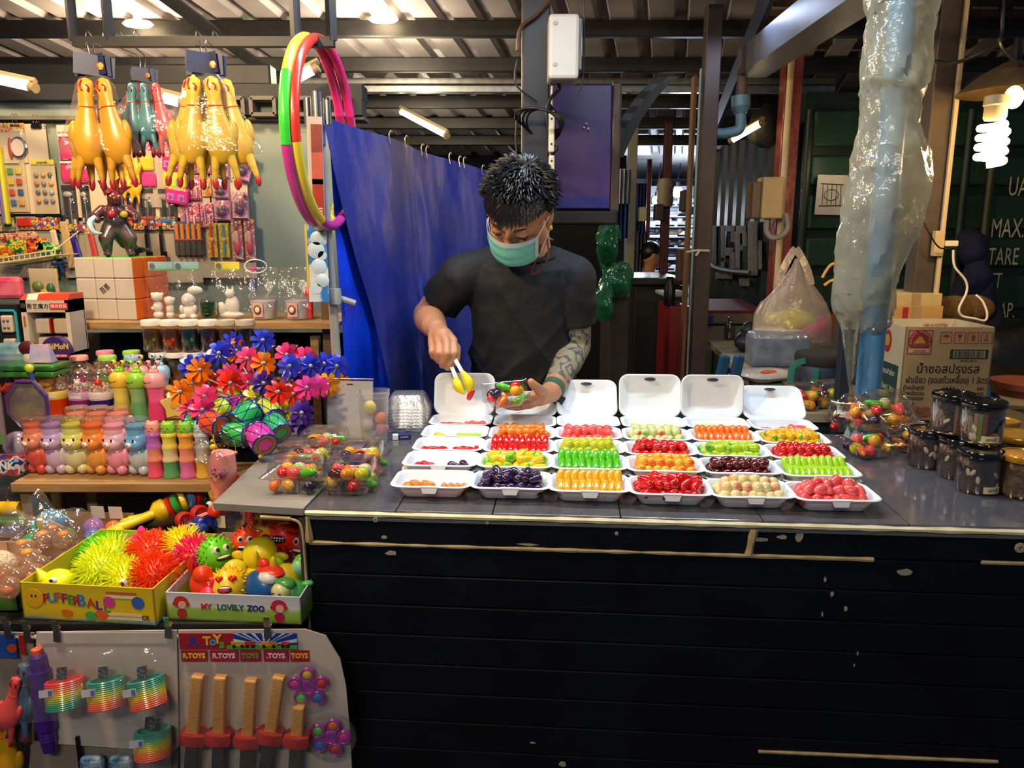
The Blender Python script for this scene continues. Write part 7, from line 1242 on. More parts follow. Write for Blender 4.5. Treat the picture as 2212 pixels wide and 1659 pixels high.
# ================================================================ POST FITTINGS AND CABINET
GREYB2=M('switch box grey','b3b1ab',.45,var=.04);bx=thing('breaker_box','large pale grey breaker box fixed to the blue grey post','box',(0,0,0))
a=Y(1186,28,2.50);b=Y(1250,170,2.50);m=MB();m.rbox(((a.x+b.x)/2,2.56,(a.z+b.z)/2),(b.x-a.x,.12,a.z-b.z),.010);m.obj('housing',GREYB2,bx)
m=MB();m.rbox((b.x+.002,2.56,(a.z+b.z)/2+.01),(.016,.09,(a.z-b.z)*.8),.004);d_=m.obj('door',M('smoked window','4a4a4c',.2,h2='77736a',scale=8),bx)
for z in(.35,-.28):m=MB();m.lathe([(0,0),(.007,0),(.006,.002)],12,0,MX.Translation((a.x+.02,2.4995,(a.z+b.z)/2+z*(a.z-b.z)))@FRONT);m.obj('screw_cap',M('switch box grey dark','96948e',.5),bx)
CAB=M('black cable','0b0b0d',.45)
def cable(name,pts,r,label,mat=None,n=10,grp=None):m=MB();m.tube(bez(pts,n),r,7);return single(m,name,mat or CAB,label,'cable',I4,grp)
y_=2.59
cable('black_cable',[Y(1205,175,2.57),Y(1208,192,2.6),Y(1188,215,y_),Y(1180,245,y_),Y(1190,300,y_),Y(1203,318,y_),Y(1190,335,y_)],.006,'thick black cable from the breaker box down the post')
m=MB()
for k in range(4):m.tube([Y(1165+(52-5*k)*cos(2*pi*i/30)+3*k,258+(24+3*k)*sin(2*pi*i/30)*1.0+4*k-14*cos(2*pi*i/30)*-.6,2.57+.07*sin(2*pi*i/30))for i in range(30)],.0038,6,0,True)
single(m,'cable_coil',CAB,'coil of black cable looped round the post','cable',kind=None)
cable('black_cable',[Y(1118,130,2.6),Y(1112,165,2.6),Y(1120,190,2.6),Y(1160,220,2.6)],.003,'thin black cable at the edge of the post');cable('black_cable',[Y(1116,260,2.6),Y(1114,300,2.6),Y(1117,345,2.6)],.003,'thin black cable hanging by the tarpaulin end');cable('brown_cable',[Y(1195,-10,2.6),Y(1160,30,2.6),Y(1125,60,2.6),Y(1119,110,2.6)],.007,'brown taped cable bundle crossing the top of the post',M('brown tape','4a3020',.5));cable('black_cable',[Y(1262,0,2.55),Y(1262,120,2.55),Y(1258,180,2.55),Y(1248,198,2.55)],.003,'thin black cable behind the breaker box')
for u,v0,v1,lb in((1191,240,330,'upper cream power strip on the side of the post'),(1191,336,398,'lower cream power strip with a round end by the hair of the seller')):
 a=Y(u-6,v0,y_);b=Y(u+6,v1,y_);t=thing('power_strip',lb,'socket',MX.Translation((a+b)/2),'cream power strips');m=MB();m.rbox((0,0,0),(b.x-a.x,.03,a.z-b.z),.005);
 if v0>330:m.lathe([(.016,-.012),(.018,0),(.016,.012)],18,0,TR(.004,-.003,-(a.z-b.z)/2+.012)@FRONT)
 m.obj('body',M('cream socket','c2bda6',.45),t)
 for z in(.3,-.3):m=MB();m.box((0,-.0155,z*(a.z-b.z)),(.006,.001,.006));m.obj('socket_hole',INK,t)
PUR=M('purple cabinet','33256e',.35,h2='4a2c6a',scale=4,detail=6,bump=.05,coat=.2);cb=thing('purple_cabinet','scuffed purple metal cabinet fixed behind the post','cabinet',(0,0,0))
a=Y(1192,180,2.95);b=Y(1318,452,2.95);m=MB();m.rbox(((a.x+b.x)/2,3.08,(a.z+b.z)/2),(b.x-a.x,.24,a.z-b.z),.006);m.obj('door',PUR,cb);m=MB();m.rbox((b.x+.018,3.09,(a.z+b.z)/2),(.035,.25,(a.z-b.z)+.02),.008);m.obj('side_frame',M('rusty cabinet frame','5a4a42',.45,.3,h2='3a2c28',scale=9),cb);m=MB();m.rbox(((a.x+b.x)/2,3.09,b.z-.03),(b.x-a.x+.06,.25,.05),.006);m.obj('base_frame',M('dark base frame','1c1614',.6),cb)
m=MB();m.box(((a.x+b.x)/2,2.958,b.z+.025),(b.x-a.x-.01,.004,.04));m.obj('bottom_rail',M('blue rail paint','2c2c7a',.35),cb);m=MB();[m.cyl((px_+pw/2-.012,2.71,z_),(a.x+.03,3.1,z_),.012,6)for z_ in(a.z-.1,b.z+.1)];m.obj('bracket',DKS,cb,kind='stuff')
for u,v in((1267,267),(1262,275),(1271,278)):m=MB();p=Y(u,v,2.949);m.lathe([(0,0),(.005,0),(.004,.001)],8,0,MX.Translation(p)@FRONT);m.obj('paint_spot',M('pale spot','a898a0',.6),cb)
m=MB();pr=[]
for k in range(12):
 t=k/11;u=1395-95*t**.7+28*(1-t)**2;v=165+175*t;pr.append((u,v))
m.loft([[Y(u+o,v,3.5+.25*(o>30)+.02*(i%2))for i,(u,v)in enumerate(pr)]for o in(0,22,46)],closed=False);single(m,'bent_sheet',M('bent zinc','5a6466',.35,.6,var=.3),'bent corrugated zinc sheet hanging beside the purple cabinet','sheet')
gt_=thing('box_gutter','grey box gutter running back below the roof','gutter',(0,0,0));GU=M('gutter grey','4a4c54',.45,.2,var=.15)
f0=Y(1945,-60,2.3);f1=Y(1622,158,3.85);dd=f1-f0;m=MB();fr_=[(-.07,-.02),(.07,-.02),(.07,.10),(-.07,.10)]
m.loft([[q+V((x,0,z))for x,z in fr_]for q in(f0,f1)],0,I4,True,True);m.obj('channel',GU,gt_)
TEAL=M('blue grey pipe','4e7684',.4,var=.1)
dp=thing('downpipe','blue grey downpipe with a wide coupling and elbow under the gutter','pipe',(0,0,0));q0=Y(1603,180,3.8);q1=Y(1600,207,3.8);q2=Y(1600,245,3.8);q3=Y(1600,278,3.8);q4=Y(1545,288,3.8);r0=(Y(1612,200,3.8)-Y(1590,200,3.8)).length/2
m=MB();m.cyl(q0+V((0,0,.03)),q1,r0,14);m.obj('rusty_stub',M('rust stub','5a4a3c',.7),dp);m=MB();m.cyl(q1,q1.lerp(q2,.6),r0*1.9,16);m.cyl(q1.lerp(q2,.6),q2,r0*1.9,16,0,r0*1.2);m.obj('coupling',TEAL,dp);m=MB();m.tube(bez([q2,q3.lerp(q2,.4),q3+V((-.01,0,-.005)),q4+V((.05,0,0)),q4],6),r0*1.05,14);m.obj('elbow',TEAL,dp)
tubelamp(1583,302,1642,268,4.1,4.0,.014,'warm tube lamp slanting by the downpipe',EM('tube warm','ffe0a0',14))
m=MB();m.ell((0,0,0),(.09,.06,.10),seg=14,rings=8);m.v=[q+V((0,0,0))+.03*NZ.noise_vector(q*14)for q in m.v];single(m,'black_cloth',M('black cloth','08080a',.9),'black cloth bundle hanging behind the slanting tube lamp','cloth',MX.Translation(Y(1652,275,4.1)))
mb_=thing('meter_box','cream meter box on the red post with a conduit loop','box',(0,0,0));a=Y(1650,382,3.78);b=Y(1690,472,3.78);CRB=M('cream box','b89c68',.5,var=.1);m=MB();m.rbox(((a.x+b.x)/2,3.83,(a.z+b.z)/2),(b.x-a.x,.1,a.z-b.z),.006);m.obj('housing',CRB,mb_)
a2=Y(1628,388,3.8);m=MB();m.rbox(((a2.x+a.x)/2,3.85,(a.z+b.z)/2-.01),(a.x-a2.x,.10,(a.z-b.z)*.9),.006);m.obj('side_cover',M('brown cover','5a4632',.5),mb_);m=MB();m.tube(bez([Y(1657,475,3.8),Y(1656,500,3.8),Y(1668,514,3.78),Y(1690,508,3.78),Y(1702,490,3.78),Y(1698,462,3.8)],6),.014,10);m.obj('conduit_loop',M('grey conduit','8a8070',.6),mb_)
an=atan2(d.y,d.x);lt_=[]
STG=M('faded stencil','4f4a46',.8,h2='6a6259',scale=30)
for u,s in((1557,'I'),(1586,'S'),(1612,'S'),(1638,'T')):pass
LB=[(1548,487,1562,570),(1572,487,1582,556),(1582,487,1603,500),(1594,500,1604,523),(1582,535,1600,552),(1592,545,1603,580),(1604,500,1615,580),(1606,488,1628,504),(1620,500,1630,532),(1632,478,1654,595),(1656,520,1664,582),(1572,565,1580,580),(1560,588,1598,602),(1613,602,1636,618)]
ctn=[o for o in SC.objects if o.name=='wall_right_side'][0]
w0=Y(1700,500,4.42);w1=Y(1528,500,6.2)
def onside(u,v):
 n=V((-(w1.y-w0.y),(w1.x-w0.x),0)).normalized();r_=ray(u,v);t=((w0-EYE).dot(n)-.0)/r_.dot(n);p=EYE+r_*t;return p-n*.05*(1 if n.dot(r_)>0 else-1)
for u0,v0,u1,v1 in LB:
 A,B,C_,D_=onside(u0,v0),onside(u1,v0),onside(u1,v1),onside(u0,v1);off=(EYE-A).normalized()*.01;m=MB();m.add([A,B,C_,D_,A+off,B+off,C_+off,D_+off],[(0,1,2,3),(4,7,6,5),(0,4,5,1),(1,5,6,2),(2,6,7,3),(3,7,4,0)]);m.obj('stencil_stroke',STG,ctn)
m=MB();m.tube(bez([onside(1538,566),onside(1565,580),onside(1600,587),onside(1640,590)],6),.02,8);m.obj('hose',M('dull hose','3a3230',.6),ctn)
wp,w,h=flat(1766,378,1824,464,4.36,'wall_notice','white notice with black line drawing taped on the green container',M('notice paper','b8b4aa',.7),.02,.003)
m=MB()
for k in range(5):m.tube([(-w*.3+w*.15*k,-.003,h*.25),(-w*.3+w*.15*k+.004,-.003,-h*.25)],.0018,4)
m.tube([(-w*.38,-.003,h*.28),(w*.38,-.003,h*.26)],.003,4);m.tube([(-w*.38,-.003,-h*.28),(w*.38,-.003,-h*.26)],.003,4);m.tube([(w*.0+.04*cos(k/12*2*pi),-.003,.0+.03*sin(k/12*2*pi))for k in range(12)],.002,4,0,True);m.obj('drawing',INK,wp,kind='stuff')
# ================================================================ RIGHT TABLE AND GOODS
RZ=.85;rt=thing('side_table','long pale-topped side table running back behind the counter','table',(0,0,0));e0=Z(1692,893,RZ);e1=Z(1530,735,RZ)
m=MB();m.loft([[(e0.x,e0.y,z),(2.3,e0.y-.05,z),(2.3,e1.y,z),(e1.x,e1.y,z)]for z in(RZ-.03,RZ)],0,I4,True,True);m.obj('top',M('worn cream top','9a9078',.55,h2='857c68',scale=5,detail=6),rt);m=MB();m.loft([[(e0.x+.02,e0.y+.02,z),(2.28,e0.y-.02,z),(2.28,e1.y-.02,z),(e1.x+.02,e1.y-.02,z)]for z in(.02,RZ-.03)],0,I4,True,True);m.obj('cupboard_body',M('dull teal board','23323a',.6,var=.2),rt)
def ont(u,v,rz=0,z=RZ):p=Z(u,v,z);return MX.Translation((p.x,p.y,z+.001))@MX.Rotation(rz,4,'Z')
clam(ont(1735,890,-.15)@TR(0,.05,0)@MX.Scale(1.28,4),'clear box of mixed sweets on the side table below the cooler bag','the side-table box below the cooler bag',12,31);clam(ont(1806,886,.2)@TR(.01,.06,0)@MX.Scale(1.28,4),'clear box of mixed sweets on the side table half hidden by the dark post','the clear box by the dark post',11,33)
cb_=thing('cooler_bag','navy cooler bag with black lid and teal handle straps on the side table','bag',ont(1782,862,-.1)@TR(0,.09,0));m=MB();m.lathe([(.085,0),(.09,.005),(.09,.12),(.086,.125)],28);m.obj('body',M('navy pattern','0e1c34',.55,h2='16304a',scale=30),cb_);m=MB();m.lathe([(.091,.115),(.093,.12),(.093,.15),(.088,.158),(.02,.160)],28);m.obj('lid',M('black cloth lid','141416',.8),cb_)
STP=M('teal strap','14685c',.6)
def strap(pts,wd,par,name='strap',mat=STP):
 P=bez(pts,8);m=MB();rings=[]
 for i,p in enumerate(P):d=(P[min(i+1,len(P)-1)]-P[max(i-1,0)]).normalized();s=d.cross(V((0,-1,.15))).normalized()*wd;rings.append([p+s+V((0,-.001,0)),p-s+V((0,-.001,0)),p-s+V((0,.002,0)),p+s+V((0,.002,0))])
 m.loft(rings,0,I4,True,True);return m.obj(name,mat,par)
strap([(-.07,-.06,.135),(-.115,-.075,.12),(-.125,-.085,.06),(-.10,-.09,.01)],.011,cb_);strap([(-.055,-.088,.01),(-.045,-.098,.06),(-.04,-.098,.10),(-.03,-.095,.105)],.011,cb_)
fp=thing('film_parcel','white film parcel with orange print lying on the side table edge','parcel',ont(1668,832,.1)@TR(0,.08,.0));m=MB();m.ell((0,0,.026),(.15,.09,.026),0,I4,18,8);m.v=[q+.012*NZ.noise_vector(q*14)for q in m.v];m.v=[V((q.x,q.y,max(.001,q.z)))for q in m.v];m.obj('film',M('white film','b8b0a8',.3,coat=.4,bump=.6,bscale=30),fp);m=MB();m.ell((.0,-.045,.046),(.038,.02,.008));m.obj('orange_print',M('orange film print','c8501c',.4),fp)
wbx=thing('bottle_pack','shrink-wrapped pack of clear bottles under the shopping bag','pack',ont(1680,798,-.1)@TR(.02,.12,0));m=MB();m.rbox((0,0,.075),(.26,.16,.15),.02);m.obj('shrink_film',FILM('blue shrink film','c8d4e0',gloss=.3,milky=.55,mh='b4c0d0',bump=1.,bscale=25),wbx)
for k in range(4):m=MB();m.lathe([(.026,.003),(.028,.01),(.028,.10),(.012,.125),(.012,.135)],14,0,TR(-.09+.06*k,-.03,0));m.obj('bottle',M('bottle grey','7a8a98',.3,h2='4a6a9a',scale=20),wbx)
SH=FILM('shopping bag film','ffffff',gloss=.15,milky=.42,mh='e8d6c4',bump=.9,bscale=14,rough=.25,mscale=7,fres=.25)
sb_=thing('shopping_bag','thin white plastic shopping bag stuffed with yellow and pink bundles','bag',ont(1722,790,0)@TR(0,.12,0));k_=mpp(sb_.matrix_world.translation);top=[(-.16,.0),(.17,.0)]
def bagpt(a,b):
 an=2*pi*a;wx=(.185-.03*b-.085*max(0,b-.35)/.65)if b<.62 else .185-.03*b-.085*(b-.35)/.65-.02*(b-.62);wx*=(1 if b<.5 else max(.22,1-(b-.5)*1.45));wy=.10*(1-.75*b);r=1+.06*NZ.noise(V((cos(an)*2.2,sin(an)*2.2,b*3)))+.05*sin(an*9)*b
 return V((wx*cos(an)*r+.01,wy*sin(an)*r,.10+b*.36+.02*sin(an*2)*(b>.5)))
m=MB();m.grid(bagpt,40,22);m.grid(lambda a,b:V((.185*(2*a-1),.10*sqrt(max(0,1-(2*a-1)**2))*(2*b-1),.105)),12,6);m.obj('film',SH,sb_,smooth=60)
for s in(-1,1):
 strap([(.075*s+.0,-.02,.36),(.055*s,-.01,.43),(.018*s,0,.50),(.0,0,.525)],.017,sb_,'handle',SH)
for c,e,r,nm in(('c8c04a',(-.02,-.02,.20),(.115,.05,.05),'yellow_bundle'),('c02a78',(.10,-.01,.16),(.07,.05,.055),'pink_bundle'),('d8d0c8',(-.05,0,.14),(.12,.06,.03),'white_bundle'),('8aa83a',(.06,-.03,.20),(.05,.03,.04),'green_bundle')):m=MB();m.ell(e,r,0,I4,18,10);m.v=[q+.014*NZ.noise_vector(q*18)for q in m.v];single(m,nm,M('bundle '+c,c,.4,coat=.3,bump=.5,bscale=40),nm.split('_')[0]+' bundle showing through the shopping bag film','bundle',sb_.matrix_world)
m=MB();m.tube(bez([(0,0,0),(.03,0,.05),(.08,0,.06),(.11,.01,.03)],6),.006,8);m.tube(bez([(.01,0,-.03),(.05,0,-.01),(.10,0,-.06)],6),.006,8);single(m,'yellow_loop',M('yellow cord','c8921c',.4),'yellow cord loops beside the shopping bag','loop',MX.Translation(Y(1776,600,3.1)))
m=MB();m.rbox((0,0,.06),(.035,.03,.14),.006);single(m,'orange_packet',M('orange packet','c8541c',.45),'orange packet behind the hanging plastic edge','packet',ont(1806,760)@TR(0,.1,.05))
m=MB();m.ell((0,0,.05),(.06,.05,.05),0,I4,14,8);m.ell((.03,.04,.10),(.05,.04,.05),0);m.v=[q+.012*NZ.noise_vector(q*20)for q in m.v];m.v=[V((q.x,q.y,max(.001,q.z)))for q in m.v];single(m,'navy_bag',M('navy nylon','0e1224',.5),'small navy pouch beside the shopping bag','bag',ont(1618,765)@TR(0,.06,0))
gb_=thing('sauce_bottle','small clear glass bottle at the far end of the side table','bottle',ont(1573,732)@TR(0,-.02,0));m=MB();m.lathe([(.026,0),(.03,.006),(.03,.07),(.022,.088),(.011,.10),(.011,.115)],16);m.obj('glass',FILM('bottle glass','d8d0b0',gloss=.4,milky=.12,mh='6a5a2c'),gb_);m=MB();m.lathe([(.013,.112),(.013,.125),(.008,.128)],12);m.obj('cap',STEEL,gb_)
ss=thing('steel_counter','low stainless sink counter with a blue bottle emblem and dark red top','counter',(0,0,0));a=Y(1522,678,4.45);b=Y(1652,700,4.45);m=MB();m.rbox(((a.x+b.x)/2,4.55,(a.z+b.z)/2),(b.x-a.x,.18,a.z-b.z),.004);m.obj('steel_front',M('dull steel','8a7c68',.35,.6),ss)
m=MB();zt_=a.z;m.loft([[Y(1524,678,4.46),Y(1652,678,4.46),Y(1600,652,5.0),Y(1524,652,5.0)],[Y(1524,678,4.46)+V((0,0,.02)),Y(1652,678,4.46)+V((0,0,.02)),Y(1600,652,5.0)+V((0,0,.02)),Y(1524,652,5.0)+V((0,0,.02))]],0,I4,True,True);m.obj('red_top',M('dark red cloth','5a141c',.7),ss);m=MB();c0=Y(1523,705,4.45);c1=Y(1652,735,4.45);m.box(((c0.x+c1.x)/2,4.56,(c0.z)/2),(c1.x-c0.x,.16,c0.z));m.obj('cupboard_body',M('beige board','7a705c',.6),ss)
p=Y(1536,690,4.44);m=MB();m.prism([(-.012,-.02),(.012,-.02),(.005,.0),(.014,.016),(-.014,.016),(-.005,.0)],0,.002,0,MX.Translation(p)@FRONT@MX.Scale(1.4,4));m.obj('blue_emblem',M('emblem blue','16207a',.5),ss)
a=Y(1817,760,2.2);b=Y(1842,760,2.2);m=MB();m.rbox(((a.x+b.x)/2,2.215,.7),(b.x-a.x,.03,1.0),.003);single(m,'short_post',M('dark slate post','2c303a',.5),'short dark square post beside the blue pipe','post',MX.Translation((0,0,-.2))@MX.Translation((0,0,.2)))
pp=thing('blue_pipe','upright blue drain pipe rising behind the counter inside clear plastic','pipe',(0,0,0));pb_=Y(1871,880,2.14);rr_=(Y(1897,880,2.14).x-Y(1846,880,2.14).x)/2;m=MB();m.cyl((pb_.x,2.14,.02),(pb_.x,2.14,2.45),rr_,24);m.obj('pipe',M('blue pvc','4a8ac0',.35,var=.05,h2='5a94c4',scale=3),pp)
m=MB();zr_=Y(1870,652,2.14).z;m.lathe([(rr_*1.01,-.01),(rr_*1.06,0),(rr_*1.06,.06),(rr_*1.01,.07)],24,0,MX.Translation((pb_.x,2.14,zr_)));m.obj('sleeve',M('blue grey sleeve','6a8a9a',.4),pp)
WRAP=FILM('wrap film','f4f4ec',gloss=.22,rough=.16,milky=.50,mh='c0bfac',bump=.5,bscale=30,fres=.5,mscale=5)
WL=[(-40,1875,2040),(0,1870,2030),(40,1878,2022),(100,1866,2012),(170,1857,2004),(215,1860,1986),(270,1858,1984),(320,1848,2004),(380,1836,2008),(440,1822,2000),(500,1814,1982),(560,1806,1952),(620,1800,1934),(660,1797,1932),(700,1815,1925),(720,1822,1900)]
def wrapring(v,u0,u1,i,n=34):
 a=Y(u0,v,2.14);b=Y(u1,v,2.14);c=(a+b)/2;w=(b.x-a.x)/2;out=[]
 for k in range(n):
  an=2*pi*k/n;rr2=.97+.10*NZ.noise(V((2.4*cos(an+i*.35),2.4*sin(an+i*.35),i*.55)))+(.10*abs(sin(1.5*an+i*.55))-.06)*(i<8)+.06*abs(NZ.noise(V((4*cos(an),4*sin(an),i*1.9))))+.04*NZ.noise(V((11*cos(an),11*sin(an),i*3.1)));out.append(V((c.x+w*cos(an)*min(1.02,rr2),2.14+w*.75*sin(an)*rr2,c.z))+V((rs.uniform(-.003,.003),rs.uniform(-.004,.004),rs.uniform(-.010,.010))))
 return out
R_=[]
for i in range(len(WL)-1):
 for t in[k_/4 for k_ in range(4)]:
  v,u0,u1=[WL[i][k]+(WL[i+1][k]-WL[i][k])*t for k in range(3)];R_.append(wrapring(v,u0,u1,i+t))
m=MB();m.loft(R_);single(m,'plastic_wrap',WRAP,'twisted crinkled clear plastic sleeve tied round the blue pipe','wrap',smooth=28)
m=MB();m.grid(lambda a,b:Y(1815+(40-8*b)*a+18*b*(1-a),690+(118+30*(1-a))*b,2.10-.02*sin(a*7+b*3)+.012*NZ.noise(V((a*9,b*9,2)))),8,14);single(m,'plastic_flap',WRAP,'loose flap of clear plastic hanging below the twisted sleeve','flap',smooth=14)
m=MB();m.lathe([(.062,-.004),(.066,0),(.062,.004)],20,0,MX.Translation(Y(1924,180,2.14))@TR(s=(1.15,.95,1))@TR(rx=.1,ry=.25));single(m,'tie_string',M('pale string','a8a48c',.6),'thin string tied round the plastic sleeve','string')
KR=M('kraft carton','b39468',.7,var=.06,scale=8,bump=.04);KRL=M('pale kraft side','b8ac90',.7);REDK=M('carton red print','9a2a2a',.6);GRK=M('carton green print','123c38',.6)
F0=Y(1938,905,2.42);F1=Y(2130,905,2.40);kz=RZ+.001;kt=Y(1938,706,2.42).z;kw=F1.x-F0.x;kh=kt-kz;KX=MX.Translation((F0.x,2.42,kz))@MX.Rotation(-.04,4,'Z')
kb=thing('sauce_carton','open kraft carton with red crest and black Thai lettering on the side table','carton',KX);kd=.24;t_=.004
for c,s,mt,nm in(((kw/2,t_/2,kh/2),(kw,t_,kh),KR,'front_panel'),((kw/2,kd,kh/2),(kw,t_,kh),KRL,'back_panel'),((kw-t_/2,kd/2,kh/2),(t_,kd,kh),KRL,'side_panel'),((t_/2,kd/2,kh/2),(t_,kd,kh),KRL,'side_panel'),((kw/2,kd/2,t_/2),(kw,kd,t_),KR,'bottom_panel')):
 m=MB();m.box(c,s);o=m.obj(nm,mt,kb);
 if nm=='front_panel':kf=o
 if c[0]==t_/2:ks=o
def kp_(fx,fz,y=-.0008):return MX.Translation((kw*fx,y,kh*fz))@FRONT
def frame_sq(cx,cz,w,h,th,mat,par):m=MB();[m.box((kw*cx+dx,-.0005,kh*cz+dz),(sx,.001,sz))for dx,dz,sx,sz in((0,h/2,w,th),(0,-h/2,w,th),(-w/2,0,th,h),(w/2,0,th,h))];return m.obj('print_frame',mat,par)
frame_sq(.17,.84,kw*.27,kh*.25,.0022,REDK,kf);c=V((kw*.17,0,kh*.85));m=MB();m.lathe([(.024,0),(.036,0),(.036,.0008),(.024,.0008)],28,0,MX.Translation(c)@FRONT);m.obj('crest_ring',REDK,kf);m=MB();m.prism([(-.020,-.008),(.020,-.008),(.004,.014),(-.003,.015)],0,.001,0,MX.Translation(c)@FRONT);m.obj('crest_peak',M('crest gold','b8902c',.6),kf);m=MB();m.box((c.x,-.0006,c.z-.012),(.044,.001,.010));m.obj('crest_base',M('crest brown','8a4a2c',.6),kf);m=MB();m.rbox((c.x,-.0008,c.z-.030),(.062,.001,.012),.003);m.obj('crest_ribbon',KRL,kf)
for i,ch in enumerate('GOLDEN MOUNTAIN'):a_=pi*(1.08-1.16*i/14);text(ch,.0085,KRL,kf,MX.Translation((c.x+.0295*cos(a_),-.0013,c.z+.0295*sin(a_)))@FRONT@MX.Rotation(a_-pi/2,4,'Z'))
text('ภูเขาทอง',.011,REDK,kf,MX.Translation((c.x,-.0016,c.z-.030))@FRONT)
for i,fx in enumerate((.46,.615,.765,.915)):
 frame_sq(fx,.89,kw*.12,kh*.115,.0016,REDK,kf);q_=V((kw*fx,0,kh*.89));T_=MX.Translation(q_)@FRONT@MX.Scale(.9,4);m=MB()
 if i==0:m.prism([(.012*cos(pi*k/8),.002+.009*sin(pi*k/8))for k in range(9)],0,.0008,0,T_);m.prism([(-.0006,-.010),(.0006,-.010),(.0006,.002),(-.0006,.002)],0,.0008,0,T_)
 elif i==1:m.prism([(-.008,.011),(.008,.011),(.006,.002),(.001,-.001),(.001,-.008),(.006,-.010),(-.006,-.010),(-.001,-.008),(-.001,-.001),(-.006,.002)],0,.0008,0,T_)
 elif i==2:m.prism([(0,.012),(.010,.002),(.005,.002),(.005,-.007),(-.005,-.007),(-.005,.002),(-.010,.002)],0,.0008,0,T_);m.prism([(-.008,-.011),(.008,-.011),(.008,-.009),(-.008,-.009)],0,.0008,0,T_)
 else:m.prism([(-.008,-.011),(.008,-.011),(.008,-.009),(-.008,-.009)],0,.0008,0,T_);m.prism([(-.008,-.007),(.008,-.007),(.008,-.005),(-.008,-.005)],0,.0008,0,T_)
 m.obj('handling_mark',REDK,kf,kind='stuff')
 if i==3:text('6',.020,REDK,kf,MX.Translation((q_.x,-.001,q_.z+.006))@FRONT)
m=MB();m.box((kw*.74,-.0004,kh*.715),(kw*.43,.0008,kh*.10));m.obj('barcode_frame',GRK,kf);m=MB();m.box((kw*.74,-.0010,kh*.715),(kw*.36,.0008,kh*.075));m.obj('barcode_ground',M('kraft carton'),kf);q=random.Random(8);m=MB();x=kw*.575
while x<kw*.905:w_=q.choice((.0012,.002,.003));m.box((x,-.0016,kh*.715),(w_,.0006,kh*.07));x+=w_+q.choice((.0014,.002,.003))
m.obj('barcode_bars',GRK,kf,kind='stuff')
text('888 51821 48162 6',.0065,INK,kf,kp_(.74,.645))
for s,sz_,fx,fz,sx in(('น้ำซอสปรุงรส',.040,.52,.555,.92),('ฝาเขียว (ซอสถั่วเหลือง) 1 ลิตร',.030,.52,.435,.72),('น้ำหนักสุทธิ',.0185,.15,.355,.8),('14.56',.0185,.55,.35,1),('กก.',.0185,.92,.35,1),('น้ำหนักรวม',.0185,.15,.295,.85),('15.67',.0185,.55,.295,1),('กก.',.0185,.92,.295,1),('มิติภายนอก',.0185,.15,.24,.8),('332x251x289 H',.0185,.57,.24,.9),('มม.',.0185,.92,.235,1),('บรรจุ',.0185,.11,.18,.9),('3 ขวด x 4 แพ็ค',.0185,.55,.18,.9)):text(s,sz_,INK,kf,kp_(fx,fz),sx=sx)
for s,fz in(('ผลิตและจัดจำหน่ายโดย',.135),('บริษัท ไทยเทพรส จำกัด (มหาชน)',.105),('208 หมู่ 6 ต.ท้ายบ้าน อ.เมือง',.075),('โทรศัพท์ 0-2703-4444 โทรสาร 0-2703',.045),('ประเทศไทย',.018)):text(s,.013,REDK,kf,MX.Translation((kw*.02,-.0008,kh*fz))@FRONT,sx=.8,align='LEFT')
SD=MX.Rotation(-pi/2,4,'Z')
m=MB();m.box((-.0006,kd*.55,kh*.34),(.0012,kd*.88,kh*.46));gs=m.obj('green_print',GRK,ks)
for s,fz in(('น้ำซอสปรุงรสฝาเขียว',.47),('(ซอสถั่วเหลือง) 1 ลิตร',.30)):text(s,.026,KRL,gs,MX.Translation((-.0018,kd*.52,kh*fz))@MX.Rotation(-pi/2,4,'Z')@FRONT,sx=.72)
m=MB();m.ell((-.0006,kd*.5,kh*.80),(.001,.03,.038));m.obj('crest_print',REDK,ks);m=MB();m.ell((-.0014,kd*.5,kh*.81),(.001,.018,.020));m.obj('crest_gold',M('crest gold'),ks)
text('USE O CUTTER',.012,REDK,kb,MX.Translation((kw*.76,kd-.004,kh*.93))@FRONT)
def carton(u0,v0,u1,v1,y,d,label,mat,extra=None):
 a=Y(u0,v0,y);b=Y(u1,v1,y);t=thing('small_carton',label,'carton',MX.Translation(((a.x+b.x)/2,y+d/2,b.z)),'small cartons behind the sauce carton');m=MB();m.rbox((0,0,(a.z-b.z)/2),(b.x-a.x,d,a.z-b.z),.003);m.obj('body',mat,t);w=b.x-a.x;h=a.z-b.z
 m=MB();m.box((0,-d/2-.0005,h*.5),(w*.18,.001,h*.98));m.obj('tape',M('parcel tape','a08458',.3,coat=.4),t)
 if extra:m=MB();m.box((-w*.2,-d/2-.001,h*.5),(w*.10,.001,h*.8));m.obj('red_label',M('red label','a0201c',.5),t)
 return t
carton(1922,661,2036,690,2.95,.26,'flat kraft carton with a red label, lower of two behind the sauce carton',M('kraft amber','b08a50',.7),True);carton(1924,634,2034,661,2.96,.24,'flat kraft carton on top of the one with the red label',M('kraft pale','b8a06c',.7))
a=Y(1922,690,2.95);m=MB();m.rbox((a.x+.14,3.1,(RZ+a.z)/2),(.46,.30,a.z-RZ-.002),.003);single(m,'storage_crate',M('dark crate','3a342c',.7),'dark crate under the small cartons behind the sauce carton','crate')
cc=thing('coconut_pile','brown hairy coconuts on the crate behind the sauce carton','coconut',MX.Translation(Y(2075,672,3.1)));COC=M('coconut hair','6a4a22',.9,h2='8a6432',scale=60,bump=1.,stretch=(1,1,6))
bpy.data.objects.remove(cc)
for k,(u,v,w)in enumerate(((2060,668,'nearest the small cartons'),(2102,666,'nearest the hanging jacket'))):m=MB();m.ell((0,0,0),(.075,.08,.055),0,I4,20,12);m.v=[q*(1+.05*NZ.noise(q*40))for q in m.v];single(m,'coconut',COC,'brown hairy coconut '+w,'coconut',MX.Translation(Y(u,v,3.08)),'coconuts behind the sauce carton')
